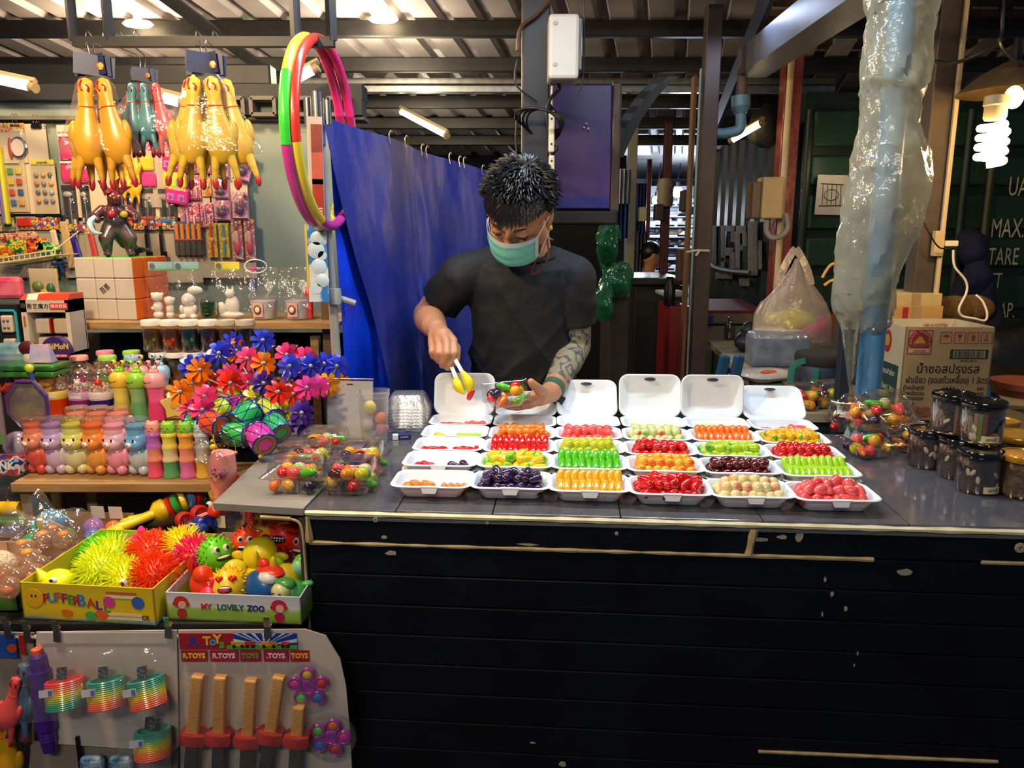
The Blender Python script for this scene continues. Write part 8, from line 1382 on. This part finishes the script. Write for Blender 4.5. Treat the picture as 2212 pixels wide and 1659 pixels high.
cable('charger_cable',[Y(2059,540,2.9),Y(2062,575,2.9),Y(2085,605,2.9),Y(2088,630,2.9),Y(2072,665,2.88),Y(2078,682,2.88),Y(2105,688,2.86),Y(2128,692,2.86),Y(2132,675,2.86),Y(2122,650,2.88),Y(2108,637,2.9)],.0042,'white charging cable looping down from the socket on the taupe post',M('white cable','d8cfb8',.4))
so=thing('wall_socket','cream socket box with a plugged white charger on the taupe post','socket',MX.Translation(Y(2026,526,2.97)));m=MB();m.rbox((0,0,0),(.036,.03,.095),.004);m.obj('box',M('cream socket box','c0a878',.5),so);m=MB();m.rbox((.045,-.005,.0),(.05,.025,.022),.004);m.obj('charger',M('white cable'),so)
cable('black_cable',[Y(1990,470,2.93),Y(2008,505,2.92),Y(2030,535,2.92),Y(2062,535,2.92)],.003,'thin black cable across the cream socket box')
jk=thing('hanging_jacket','dark navy jacket and bag hanging on the container locking bar','jacket',(0,0,0));m=MB()
for u,v,ru,rv in((2098,535,26,36),(2104,600,26,60),(2120,650,26,60),(2142,690,18,40),(2085,620,24,40)):p=Y(u,v,4.2);k=mpp(p);m.ell(p,(ru*k,.08,rv*k),0,I4,18,12)
m.v=[q+.035*NZ.noise_vector(q*9)for q in m.v];m.obj('cloth',M('navy cloth','0c0e22',.85,h2='141c40',scale=5),jk)
hb_=thing('blue_grip','blue plastic grip handle standing behind the black-lidded jars','handle',MX.Translation((Y(2140,880,2.6).x,2.6,RZ+.014))@MX.Scale(1.2,4));m=MB();m.rbox((0,0,.04),(.024,.02,.085),.008);m.rbox((.006,0,.07),(.012,.018,.02),.006);m.obj('grip',M('sky blue plastic','2a78b8',.35),hb_);m=MB();m.tube(bez([(.008,0,.03),(.022,0,.015),(.018,0,-.005),(.0,0,-.012)],5),.004,6);m.obj('guard',M('sky blue plastic'),hb_);text('小',.02,INK,hb_,MX.Translation((-.001,-.0115,.06))@FRONT)
m=MB();m.lathe([(.10,0),(.105,.02),(.11,.025),(.11,.045),(.10,.045)],28);single(m,'terracotta_dish',M('terracotta','7a3c28',.6),'brown terracotta dish at the picture edge behind the jars','dish',MX.Translation(Y(2218,852,2.5)))
m=MB();m.ell((0,0,0),(.26,.12,.14),0,I4,16,10);m.v=[q+.04*NZ.noise_vector(q*6)for q in m.v];single(m,'black_bag',M('black bin film','101012',.3,coat=.3,bump=.6,bscale=14),'black bin bag at the picture edge above the terracotta dish','bag',MX.Translation(Y(2190,770,3.0)))
m=MB();m.ell((0,0,0),(.05,.05,.09),0,I4,14,10);m.v=[q+.02*NZ.noise_vector(q*14)for q in m.v];single(m,'black_strap_bag',M('black cloth'),'black strap bag slumped between the blue pipe and the carton','bag',MX.Translation((Y(1908,850,2.62).x-.02,2.64,RZ+.09)))
# ================================================================ SPIRAL LAMP AT THE RIGHT
lp=thing('spiral_lamp','glowing spiral bulb in a white socket under a dusty cone shade','lamp',MX.Translation(Y(2150,245,2.45)));m=MB();N=66;r=.036;pts=[]
zb=-.118
for i in range(N+1):t=i/N;pts.append((r*cos(2*pi*4.2*t),r*sin(2*pi*4.2*t),-.03+zb*t))
m.tube(pts,.0115,8);m.obj('spiral_tube',EM('spiral glow','ffca70',22),lp);m=MB();m.lathe([(.028,-.02),(.032,-.012),(.032,.02),(.036,.024),(.034,.05),(.02,.055)],20);m.obj('socket',M('warm white socket','c8b48a',.45),lp)
sh_=thing('shaded_lamp','dusty dark cone-shaded lamp above the spiral bulb','lamp',MX.Translation(Y(2186,190,2.75)));m=MB();m.lathe([(.02,.085),(.035,.08),(.10,.045),(.165,-.01),(.170,-.016),(.160,-.012),(.095,.036),(.03,.066)],30);m.obj('shade',M('dusty brown shade','4a3a28',.6,h2='5a4a34',scale=10),sh_);m=MB();m.lathe([(.02,.08),(.016,.12),(.008,.16)],14);m.obj('cap',BLACK,sh_)
m=MB();m.ell((0,0,-.0),(.03,.03,.038));m.obj('bulb',EM('bulb glow b','ffc060',16),sh_,TR(.01,.0,-.03))
for c_,w in(([Y(2168,-20,2.6),Y(2165,60,2.6),Y(2160,95,2.6),Y(2190,130,2.65),Y(2230,160,2.7)],'dropping from the roof to the cone shade'),([Y(2010,130,2.8),Y(2060,136,2.8),Y(2120,115,2.7),Y(2160,95,2.6)],'swagged between the taupe post and the lamp cables')):cable('lamp_cable',c_,.006,'black lamp cable '+w)
# ================================================================ BACK ALLEY
AY=8.6
def bx_(name,u0,v0,u1,v1,y,d,mat,label,cat,grp=None,floor=False):
 a=Y(u0,v0,y);b=Y(u1,v1,y);zb=0.01 if floor else b.z;m=MB();m.rbox(((a.x+b.x)/2,y+d/2,(a.z+zb)/2),(b.x-a.x,d,a.z-zb),.006);return single(m,name,mat,label,cat,I4,grp)
sr=thing('shoe_rack','white shoe shelves on the lit back wall of the alley','shelf',(0,0,0));WSH=M('shelf white','a8b0c0',.6)
a=Y(1400,400,AY);b=Y(1500,610,AY);m=MB();m.box(((a.x+b.x)/2,AY+.25,(a.z+.01)/2),(b.x-a.x,.02,a.z));m.obj('back_panel',WSH,sr)
q=random.Random(4)
for i,v in enumerate((445,468,490,512,535,560,585)):
 z=Y(1450,v,AY).z;m=MB();m.box(((a.x+b.x)/2,AY+.12,z),(b.x-a.x,.26,.012));m.obj('shelf_board',WSH,sr)
 for k,u in enumerate((1412,1438,1462,1486)):
  if u==1438 and i%2:continue
  p=Y(u,v,AY);c=q.choice(['c8c4c8','1a1a22','6a5a4a','b0a8a8','2a2430','d0d0d4']);m=MB();m.ell((-.02,0,.03),(.085,.03,.03),0,I4,12,6);m.ell((.05,0,.055),(.035,.028,.04),0,I4,10,6);m.box((0,0,.006),(.21,.06,.014),1)
  single(m,'shoe',[M('shoe '+c,c,.5),M('shoe sole','c8c8cc',.5)],f'shoe on the {["top", "second", "third", "fourth", "fifth", "sixth", "lowest"][i]} lit shelf at the end of the alley, {["first", "second", "third", "last"][k]} along','shoe',MX.Translation((p.x,AY+.08,z+.008)),'shoes on the alley shelves')
for u,v,r,w in((1463,415,.055,'brighter, higher'),(1418,433,.045,'lower, beside the red alley post')):t=thing('alley_bulb',f'glowing white bulb in the alley, {w} one','lamp',MX.Translation(Y(u,v,7.9)),'alley bulbs');m=MB();m.ell((0,0,0),r,0,I4,14,10);m.obj('bulb',EM('alley glow','eef4ff',26),t);m=MB();m.cyl((0,0,r*.8),(0,0,r*1.8),r*.4,8);m.tube([(0,0,r*1.8),(.03,0,.35),(.1,0,.5)],.006,5);m.obj('socket',BLACK,t)
ALR=M('dark red alley post','42161a',.5)
for u0,u1,y,mt,w in((1431,1448,5.6,ALR,'dark red alley post before the shoe shelves'),(1397,1406,7.6,M('rust red post','5a2a2c',.5),'thin rust red alley post beside the blue drapes'),(1355,1374,5.2,M('pale timber','6a6a5c',.6),'pale drilled timber post in the alley'),(1486,1494,4.0,M('raw wood strip','6a4a34',.6),'raw wood strip standing beside the brown post'),(1503,1509,3.8,M('pale blue strip','7a9ab0',.5),'pale blue strip tied to the brown post')):
 a=Y(u0,400,y);b=Y(u1,400,y);m=MB();m.rbox(((a.x+b.x)/2,y,1.1),(b.x-a.x,.06,2.2),.004);single(m,'alley_post',mt,w,'post')
m=MB();m.tube([Y(1483,545,3.66),Y(1505,541,3.64),Y(1532,542,3.66)],.006,6);m.tube([Y(1512,540,3.64),Y(1503,553,3.63)],.006,6);single(m,'twine_bow',M('cream twine','b8a890',.7),'cream twine bow tied round the brown post','twine')
for u0,v0,u1,v1,y,c,w in((1417,440,1434,476,5.5,'3a2c28','brown meter box on the dark red alley post'),(1383,447,1396,478,6.4,'a8aa8c','pale meter box in the alley beside the thin red post'),(1468,538,1496,608,4.6,'40302a','brown switch cabinet beside the wood strip'),(1476,410,1486,456,4.5,'2a221e','dark hanging box beside the wood strip')):bx_('meter_box',u0,v0,u1,v1,y,.1,M('alley box '+c,c,.6),w,'box')
m=MB();p=Y(1437,418,5.55);m.lathe([(.05,-.09),(.06,-.05),(.055,0),(.062,.06),(.05,.10)],14,0,MX.Translation(p));single(m,'taped_bundle',M('beige tape','8a7c6a',.6,bump=.5),'beige taped bundle round the dark red alley post','bundle')
def drape(u0,v0,u1,v1,y,mat,label,n=26):
 a=Y(u0,v0,y);b=Y(u1,v1,y);m=MB();m.grid(lambda p,q_:(a.x+(b.x-a.x)*p,y+.03*sin(p*22)+.02*NZ.noise(V((p*3,q_*2,1))),a.z+(b.z-a.z)*q_),n,6);return single(m,'hanging_cloth',mat,label,'cloth',smooth=60)
STRI=M('blue striped cloth','101c50',.8,h2='2c4a90',scale=14,stretch=(6,1,.4));drape(1328,380,1356,515,5.0,STRI,'blue striped cloth hanging before the pale timber post');drape(1372,396,1394,500,6.8,STRI,'blue cloth hanging deeper in the alley');drape(1332,365,1362,440,4.9,M('white sheet','8a929c',.7),'white sheet draped above the striped cloth',12);drape(1372,500,1396,590,6.9,M('grey slats','3a4450',.6,h2='5a6672',scale=10,stretch=(8,1,.2)),'grey slatted screen at the foot of the alley cloth')
GBG=FILM('green bag film','bfe8d0',gloss=.25,milky=.40,mh='2f8a62',bump=1.,bscale=12,mscale=3)
for u,v,ru,rv,w,y in((1312,525,25,45,'upper green bag hanging under the purple cabinet',3.9),(1335,605,30,34,'wide green bag resting at the shop bench',3.8),(1305,650,18,48,'lowest green bag beside the sleeve of the seller',3.7),(1312,575,14,26,'small teal bag between the green ones',3.95)):
 p=Y(u,v,y);k=mpp(p);m=MB();m.ell((0,0,0),(ru*k,.06,rv*k),0,I4,20,14);m.v=[q_+.03*NZ.noise_vector(q_*16)+.012*NZ.noise_vector(q_*45)for q_ in m.v];t=thing('green_bag',w,'bag',MX.Translation(p),'green bags behind the seller');m.obj('film',GBG,t,smooth=60);m=MB();m.ell((0,0,-.02),(ru*k*.8,.045,rv*k*.75));m.obj('contents',M('green contents','1e5a44',.6,h2='2c7a5a',scale=14),t)
bx_('shop_bench',1318,640,1360,652,3.85,.4,M('dark bench wood','2a201a',.6),'dark wooden bench under the green bags','bench',None,True);bx_('black_counter',1366,600,1478,616,4.9,.7,M('black counter top','1c2026',.25,coat=.4),'black glossy counter in the alley before the seated man','counter');bx_('alley_cupboard',1372,617,1476,700,4.95,.6,M('black counter base','08090b',.6),'black base cupboard of the alley counter','cupboard',floor=True)
bx_('red_stool_box',1448,662,1490,760,4.2,.35,M('red lacquer','6a1418',.4),'dark red box table beside the brown post','table',floor=True);bx_('paper_stack',1436,634,1492,642,4.3,.3,M('dull paper','8a8a88',.7),'pale sheet lying on the dark red box table','paper');m=MB();m.lathe([(.03,0),(.032,.10),(.018,.13),(.02,.16)],14);single(m,'dark_flask',M('dark flask','15161a',.3,.5),'dark flask with a pale cap beside the red box table','flask',MX.Translation((Y(1446,642,4.25).x,4.25,Y(1490,662,4.2).z)))
CH=M('blue chair plastic','1c4a6a',.4)
for u,w in((1466,'nearer the seller'),(1498,'nearer the side table')):
 t=thing('blue_chair','folded blue plastic chair behind the trays, '+w,'chair',MX.Translation((Y(u,820,2.75).x,2.75,0))@TR(rz=.5),'blue chairs');m=MB();zt_=Y(u,768,2.75).z;m.rbox((0,0,zt_-.12),(.05,.02,.26),.02,0,TR(rx=.0,ry=.22));m.obj('backrest',CH,t);m=MB();m.rbox((-.03,.0,.44),(.03,.16,.22),.01);m.obj('folded_seat',CH,t)
 for yy in(-.06,.06):m=MB();m.cyl((-.02,yy,.01),(-.02,yy,zt_-.2),.012,8);m.obj('leg',CH,t)
# ================================================================ THE SELLER
SKIN=M('skin','b98462',.5,var=.06,scale=8,sss=.15,bump=.04,bscale=120);
def inkmat():
 m,t,n,l=newmat('tattooed skin');p=n['Principled BSDF'];p.inputs['Roughness'].default_value=.5;tc=n.new('ShaderNodeTexCoord')
 wv=n.new('ShaderNodeTexWave');wv.inputs['Scale'].default_value=9;wv.inputs['Distortion'].default_value=14;wv.inputs['Detail'].default_value=3;wv.inputs['Detail Scale'].default_value=2.2;l.new(tc.outputs['Object'],wv.inputs['Vector'])
 r=n.new('ShaderNodeValToRGB');e=r.color_ramp.elements;e.new(.5);e.new(.75);e[0].position=0;e[0].color=(*lin('3f4a52'),1);e[1].position=.22;e[1].color=(*lin('6f7672'),1);e[2].position=.5;e[2].color=(*lin('a08a70'),1);e[3].position=.9;e[3].color=(*lin('8a8c78'),1)
 nz=n.new('ShaderNodeTexNoise');nz.inputs['Scale'].default_value=11;l.new(tc.outputs['Object'],nz.inputs['Vector']);r2=n.new('ShaderNodeValToRGB');r2.color_ramp.elements[0].position=.56;r2.color_ramp.elements[1].position=.66;l.new(nz.outputs[0],r2.inputs[0])
 mx=n.new('ShaderNodeMix');mx.data_type='RGBA';l.new(r2.outputs[0],mx.inputs[0]);l.new(wv.outputs[1]if len(wv.outputs)>1 else wv.outputs[0],r.inputs[0]);l.new(r.outputs[0],mx.inputs[6]);mx.inputs[7].default_value=(*lin('9c6a52'),1);l.new(mx.outputs[2],p.inputs['Base Color']);return m
TAT=inkmat()
man=thing('person','man in black t-shirt and teal face mask leaning over the counter with yellow tongs','person',(0,0,0))
SR=Y(1000,598,2.21);SL=Y(1237,602,2.19);ER=Y(922,682,2.30);WR=Y(944,712,2.06);EL=Y(1246,748,2.22);WL_=Y(1190,848,2.03);NB=Y(1142,532,2.21)
HC_=Y(1120,456,2.06);HM=MX.Translation(HC_)@Euler((0,0,radians(-14))).to_matrix().to_4x4()@Euler((0,radians(9),0)).to_matrix().to_4x4()@Euler((radians(42),0,0)).to_matrix().to_4x4()@MX.Scale(1.03,4)
m=MB()
def hl(c,r,**k):m.ell((0,0,0),r,0,HM@MX.Translation(c),24,16)
hl((0,.014,.022),(.076,.096,.084));hl((0,-.028,-.02),(.066,.062,.088));hl((0,-.038,-.078),(.050,.046,.034));hl((0,-.066,-.102),(.020,.018,.016));hl((0,-.074,.018),(.050,.020,.013));hl((0,-.100,-.026),(.012,.013,.012));hl((0,-.090,-.006),(.008,.012,.026));hl((-.036,-.066,-.032),(.022,.022,.018));hl((.036,-.066,-.032),(.022,.022,.018))
for s in(-1,1):hl((s*.080,.012,-.010),(.008,.020,.030));hl((s*.077,.004,-.034),(.007,.010,.012));hl((s*.031,-.0815,.002),(.016,.010,.009))
chain(m,[HM@V((0,.03,-.05)),NB+V((0,.0,.02)),NB+V((0,.02,-.09))],[.056,.060,.075],20)
chain(m,[SR,NB+V((-.03,.02,-.09))],[.054,.06]);chain(m,[SL,NB+V((.03,.02,-.09))],[.054,.06])
TC=[(NB+V((-.006,.02,-.12)),.135,.095),(NB+V((-.012,.03,-.28)),.130,.098),(NB+V((-.010,.05,-.46)),.125,.095),(NB+V((-.008,.07,-.60)),.135,.10)]
for c,a,b in TC:m.ell(c,(a,b,.14),seg=24,rings=14)
chain(m,[SR,SR.lerp(ER,.5),ER,ER.lerp(WR,.35),WR],[.056,.049,.042,.044,.029],20);chain(m,[SL,SL.lerp(EL,.5),EL,EL.lerp(WL_,.35),WL_],[.056,.048,.041,.042,.028],20)
def finger(p,r0,r1):chain(m,p,[r0+(r1-r0)*i/(len(p)-1)for i in range(len(p))],12)
KN=[Y(979,736,1.99),Y(964,738,1.975),Y(948,741,1.985),Y(934,744,2.0)]
for k in KN:chain(m,[WR,WR.lerp(k,.5)+V((0,-.006,.004)),k],[.024,.018,.0125],12)
m.ell(WR.lerp(KN[1],.6),(.030,.024,.026))
finger([KN[0],Y(982,763,1.955),Y(974,786,1.955),Y(967,795,1.965)],.0115,.0085);finger([KN[1],Y(965,764,1.945),Y(959,781,1.955),Y(955,789,1.97)],.0118,.0088);finger([KN[2],Y(948,763,1.955),Y(946,775,1.97),Y(947,780,1.985)],.0112,.0085);finger([KN[3],Y(933,760,1.975),Y(936,770,1.985),Y(940,773,2.0)],.0100,.0078)
finger([WR.lerp(KN[0],.35)+V((.012,.0,-.01)),Y(986,752,2.03),Y(986,770,1.995),Y(984,783,1.978)],.0145,.0095)
PL=Y(1164,857,1.985);chain(m,[WL_,PL,Y(1150,862,1.97)],[.027,.026,.020],14)
LK=[Y(1143,868,1.945),Y(1142,872,1.965),Y(1142,874,1.985),Y(1144,874,2.003)]
for i,k in enumerate(LK):chain(m,[WL_,k],[.020,.0125],12);finger([k,k+V((-.030,-.004,-.006)),k+V((-.052,-.008,-.004)),k+V((-.068+.006*(i==3),-.012,.002))],.0115,.0082)
finger([WL_.lerp(PL,.5),Y(1166,842,1.955),Y(1153,832,1.935),Y(1147,825,1.93)],.0155,.0100)
HP=NB+V((0,.09,-.72));
for s in(-1,1):chain(m,[HP+V((s*.08,0,.04)),V((HP.x+s*.10,HP.y+.02,.46)),V((HP.x+s*.11,HP.y+.05,.06))],[.085,.056,.038],16)
me=remeshed(m,.0036,2,'body',[SKIN,TAT])
CE=[p.center.copy()for p in me.polygons];MI=[0]*len(CE)
for ip,c in enumerate(CE):
 if c.x>SL.x-.12 and c.z<SL.z-.05 and c.x>.02:
  d=(WL_-EL);t=(c-EL).dot(d)/d.length_squared
  if t<.80:MI[ip]=1
me.polygons.foreach_set('material_index',MI)
body=put('body',me,man)
SH_=M('black tee','0b1117',.75,var=.15,scale=6,bump=.06,bscale=300);m=MB();rings=[]
for dz,a,b,dx,dy in((-.012,.088,.078,0,0),(-.022,.118,.090,0,.004),(-.050,.158,.108,-.002,.01),(-.10,.172,.122,-.006,.018),(-.18,.160,.125,-.010,.028),(-.30,.150,.122,-.012,.04),(-.45,.147,.120,-.011,.056),(-.58,.152,.124,-.008,.068),(-.70,.160,.13,-.006,.08)):
 rings.append([(NB.x+dx+a*cos(2*pi*k/48),NB.y+dy+b*sin(2*pi*k/48),NB.z+dz+(-.030*max(0,-sin(2*pi*k/48))*(1 if dz>-.03 else .4 if dz>-.06 else 0)))for k in range(48)])
m.loft(rings,0,I4,True,True)
chain(m,[NB+V((-.062,.02,-.048)),NB.lerp(SR,.55)+V((0,.01,-.012)),SR],[.050,.060,.068],20);chain(m,[NB+V((.062,.02,-.048)),NB.lerp(SL,.55)+V((0,.01,-.012)),SL],[.050,.060,.068],20)
def sleeve(a,b,f,r0,r1):e=a.lerp(b,f);d=(b-a).normalized();m.lathe([(r0*.9,-.01),(r0,.012),(r1*1.02,(e-a).length*.6),(r1,(e-a).length)],24,0,frame(a,d))
sleeve(SR,ER,.60,.067,.064);sleeve(SL,EL,.68,.067,.061)
me=remeshed(m,.0052,3,'tshirt',SH_)
NOR=[v.normal.copy()for v in me.vertices];COS=[v.co.copy()for v in me.vertices];OUT=[]
for c,nn in zip(COS,NOR):
 k=max(0,min(1,(NB.z-.05-c.z)/.25));w=(1-min(1,2.2*abs(NZ.noise(V((c.x*9+c.z*5,c.y*5,c.z*2.2+3))))))**2+.6*(1-min(1,2.4*abs(NZ.noise(V((c.x*14-c.z*9,c.y*7,c.z*4+9))))))**2-.4;OUT+=(c+nn*(.013*w*k+.003*NZ.noise(V((c.x*22,c.y*22,c.z*26)))))[:]
me.vertices.foreach_set('co',OUT);me.update()
put('tshirt',me,man)
m=MB();m.tube([(NB.x+.088*cos(2*pi*k/40),NB.y+.078*sin(2*pi*k/40),NB.z-.010-.030*max(0,-sin(2*pi*k/40)))for k in range(40)],.007,8,0,True);m.obj('collar',SH_,man)
m=MB();
for s in(-1,1):chain(m,[HP+V((s*.085,0,.06)),V((HP.x+s*.105,HP.y+.02,.46)),V((HP.x+s*.115,HP.y+.05,.08))],[.105,.078,.062],18)
m.ell(HP+V((0,0,.06)),(.17,.13,.12));put('trousers',remeshed(m,.012,2,'trousers',M('dark trousers','15161a',.8)),man)
for s in(-1,1):m=MB();m.ell((HP.x+s*.115,HP.y-.01,.04),(.045,.13,.038));m.obj('shoe',M('black shoe','0e0e10',.5),man)
HAIR=M('black hair','0b0c0f',.42,spec=.5,var=.3,scale=60,h2='15191f');m=MB();q=random.Random(21)
def capp(d):return V((d.x*.083,.016+d.y*.104,.032+d.z*.090))
def hairy(d):
 if d.y<-.25:return d.z>.30-.25*abs(d.x)
 return d.z>-.42 if d.y>.1 else d.z>-.12
base=MB();base.ell((0,.018,.034),(.080,.100,.087),0,HM,26,18);bv=HM.inverted();keep=[f for f in range(len(base.f))if hairy(((bv@(sum((base.v[i]for i in base.f[f]),V())/len(base.f[f])))-V((0,.018,.034))).normalized())];m.add(base.v,[base.f[f]for f in keep]);g=pi*(3-sqrt(5));crown=V((.15,.35,.9)).normalized();N=2600
for k in range(N):
 z=1-1.5*(k+.5)/N;r_=sqrt(max(0,1-z*z));d=V((r_*cos(g*k),r_*sin(g*k),z))
 if not hairy(d):continue
 p=capp(d)-d*.006;flow=(d-crown*d.dot(crown));flow=flow.normalized()if flow.length>.05 else V((q.uniform(-1,1),q.uniform(-1,1),0));j=V((q.uniform(-1,1),q.uniform(-1,1),q.uniform(-1,1)));lift=.22 if d.z>.2 else .10;dr=(flow*1.0+d*lift*q.uniform(.4,1.7)+j*.42).normalized();L=q.uniform(.018,.036)*(1.0 if d.z>.0 else .6)
 if d.y<-.3 and d.z<.62:dr=(flow*.5+V((q.uniform(-.35,.1),-.1,-1.0))).normalized();L=q.uniform(.022,.044)*(1.25-1.0*abs(d.x+.1))
 a_=p;b_=p+dr*L*.55+d*.004;c_=p+dr*L+V((0,0,-.004));w_=q.uniform(.0019,.0036);m.tube([HM@a_,HM@b_,HM@c_],[w_,w_*.85,w_*.12],4)
m.obj('hair',HAIR,man,kind='stuff')
BRW=M('dark brow','2a1c16',.7)
for s in(-1,1):
 m=MB();m.tube([HM@V((s*x,y,z))for x,y,z in((.016,-.095,.0185),(.030,-.0925,.024),(.046,-.080,.0215))],[.0030,.0034,.0014],6);m.obj('eyebrow',BRW,man)
 m=MB();m.tube([HM@V((s*x,y,z))for x,y,z in((.018,-.0905,-.002),(.031,-.0925,-.0065),(.044,-.085,-.003))],[.0008,.0016,.0008],6);m.obj('eyelid_line',BRW,man)
m=MB();m.ell((0,0,0),(.006,.0045,.006),0,HM@TR(.085,-.004,-.036));m.obj('earring',M('yellow earring','c8c82a',.2,coat=.5),man)
def mk_(a,b,o=0.):th=(a*2-1)*1.22;k=cos(th);return HM@V(((.071+o)*sin(th)*(1-.10*b*b),-.030-(.076+o)*k-.013*sin(pi*min(1,b*1.05))*k-.010*(1-abs(2*a-1))**2*(1-b)+.030*b**3-.0016*sin(b*26)*(.15<b<.85),-.016-.012*(1-abs(2*a-1))*(b<.5)*(1-2*b)*-1-.104*b))
TEALM=M('mask teal','6ec4b6',.7,var=.05,scale=10,bump=.15,bscale=90);m=MB();m.grid(mk_,28,22);mo=m.obj('face_mask',TEALM,man)
m=MB();m.grid(lambda a,b:mk_(a,b*.10,.0012),28,3);m.grid(lambda a,b:mk_(a*.07,b,.0014),3,18);m.grid(lambda a,b:mk_(1-.07*a,b,.0014),3,18);m.grid(lambda a,b:mk_(a,.985+b*.03,.001),28,1);m.obj('white_border',M('mask white','b4ccca',.7),mo)
m=MB()
for s,a in((1,.985),(-1,.015)):m.tube(bez([mk_(a,.04,.001),HM@V((s*.082,.0,.004)),HM@V((s*.084,.022,.016))],6),.0013,6);m.tube(bez([mk_(a,.92,.001),HM@V((s*.080,-.012,-.05)),HM@V((s*.084,.012,-.040))],6),.0013,6)
m.obj('ear_loop',WHITE,mo)
NK=M('dark red cord','5a1a1c',.5);m=MB();m.tube(bez([NB+V((.050,.0,.030)),Y(1183,522,2.125),Y(1184,556,2.085),Y(1168,582,2.075),Y(1150,592,2.075),Y(1151,578,2.075),Y(1163,552,2.08),Y(1168,528,2.09)],8),.0024,7);m.obj('necklace',NK,man)
q=random.Random(2);m=MB();[m.ell(NB+V((.052+.014*k/5,.04-.010*k,.026-.010*k/5)),.0046)for k in range(6)];m.obj('beads',M('dark beads','3a1214',.2,coat=.5),man)
ax=(WL_-EL).normalized();wp_=WL_-ax*.022;m=MB();fm=frame(wp_,ax);m.lathe([(.0285,-.011),(.0310,-.010),(.0315,.010),(.029,.011)],26,0,fm);wt=m.obj('watch_band',M('green strap','2f5f4c',.6),man);m=MB();m.rbox((0,0,0),(.034,.012,.030),.004,0,MX.Translation(wp_+V((.012,-.010,-.030)))@TR(rx=.3,ry=.5));m.obj('watch_face',BLACK,wt)
tg=thing('tongs','steel tongs with yellow silicone tips held in his hand','tongs',(0,0,0));g0=Y(962,756,1.985);tipc=Y(1012,856,1.90)
for k,(ua,va,ub,vb)in enumerate(((974,786,986,818),(978,776,1000,806))):
 a=Y(ua-14,va-34,1.985-.008*k);b=Y(ub,vb,1.93-.004*k);s=V((.005,0,.001));m=MB();m.loft([[p+s+V((0,-.001,0)),p-s+V((0,-.001,0)),p-s+V((0,.001,0)),p+s+V((0,.001,0))]for p in(a,b)],0,I4,True,True);m.obj('arm',M('tong steel','d0d4d8',.35,.6),tg)
 c=b+(tipc-b)*.85+V(((-.006,.007)[k],0,0));m=MB();rr=[.006,.011,.014,.012,.007,.003];P=[b.lerp(c,t)+V(((-.006,.006)[k]*sin(pi*t),0,0))for t in(-.08,.18,.42,.66,.88,1.02)];m.tube(P,rr,10);m.v=[V((v_.x,v_.y,v_.z))for v_ in m.v];m.obj('silicone_tip',M('yellow silicone','d8cc14',.4,sss=.1),tg)
put_sweet('chili','red','chili_sweet','red sweet gripped between the yellow tong tips',None,MX.Translation(tipc+V((.006,-.008,.006)))@TR(rx=.3,ry=.5)).pop('group',None)
clam(MX.Translation(Y(1094,868,1.915))@TR(rx=.32,ry=-.10,rz=.06)@MX.Scale(.95,4),'clear hinged box of mixed sweets held open in his hand','the box in his hand',11,44,78)
# ================================================================ THE SEATED MAN IN THE ALLEY
far=thing('person','seated man in dark red shirt and pale mask in the alley, hand at his face','person',(0,0,0));FH=Y(1408,552,6.9);k=mpp(FH);m=MB();m.ell(FH,(.085,.085,.11));m.ell(FH+V((.05,0,-.03)),(.04,.05,.07));m.ell(FH+V((.09,0,-.01)),(.018,.014,.014));m.ell(FH+V((0,-.085,-.0)),(.02,.01,.03));FN=FH+V((-.03,.02,-.16));FS=FN+V((-.03,-.10,-.12))
chain(m,[FH+V((-.01,0,-.06)),FN,FN+V((-.02,0,-.1))],[.055,.06,.09]);chain(m,[FS,FS+V((.07,-.06,-.24)),FH+V((.09,-.10,-.19)),FH+V((.10,-.08,-.11))],[.06,.045,.035,.035],12);chain(m,[FN+V((-.02,.16,-.12)),FN+V((.10,.14,-.35))],[.06,.045],12);m.ell(FN+V((-.04,.02,-.34)),(.15,.19,.30));chain(m,[FN+V((-.04,-.08,-.6)),FN+V((.34,-.08,-.58)),V((FN.x+.34,FN.y-.08,.06))],[.09,.07,.05],12);chain(m,[FN+V((-.04,.1,-.6)),FN+V((.34,.1,-.58)),V((FN.x+.34,FN.y+.1,.06))],[.09,.07,.05],12)
for i in range(4):chain(m,[FH+V((.10,-.085+.016*i,-.12)),FH+V((.115,-.08+.016*i,-.06))],[.012,.009],8)
put('body',remeshed(m,.010,2,'body',SKIN),far);m=MB();m.ell(FN+V((-.04,.02,-.30)),(.175,.215,.33));chain(m,[FS+V((-.01,0,0)),FS+V((.04,-.04,-.15))],[.085,.075],12);chain(m,[FN+V((-.02,.16,-.12)),FN+V((.05,.15,-.25))],[.08,.07],12);put('shirt',remeshed(m,.014,2,'shirt',M('dark red shirt','4a1018',.8)),far)
m=MB();m.ell(FH+V((-.015,0,.035)),(.095,.095,.095));m.v=[v_ if v_.z>FH.z-.02 or v_.x<FH.x-.03 else V((v_.x,v_.y,FH.z-.02))for v_ in m.v];m.obj('hair',HAIR,far);m=MB();m.ell(FH+V((.085,0,-.055)),(.035,.055,.045));m.obj('face_mask',M('pale mask','a8a498',.7),far);m=MB();m.rbox((FN.x-.02,FN.y,.19),(.4,.4,.36),.02);single(m,'stool',M('dark stool','1a1a1c',.6),'dark stool under the seated man in the alley','stool')
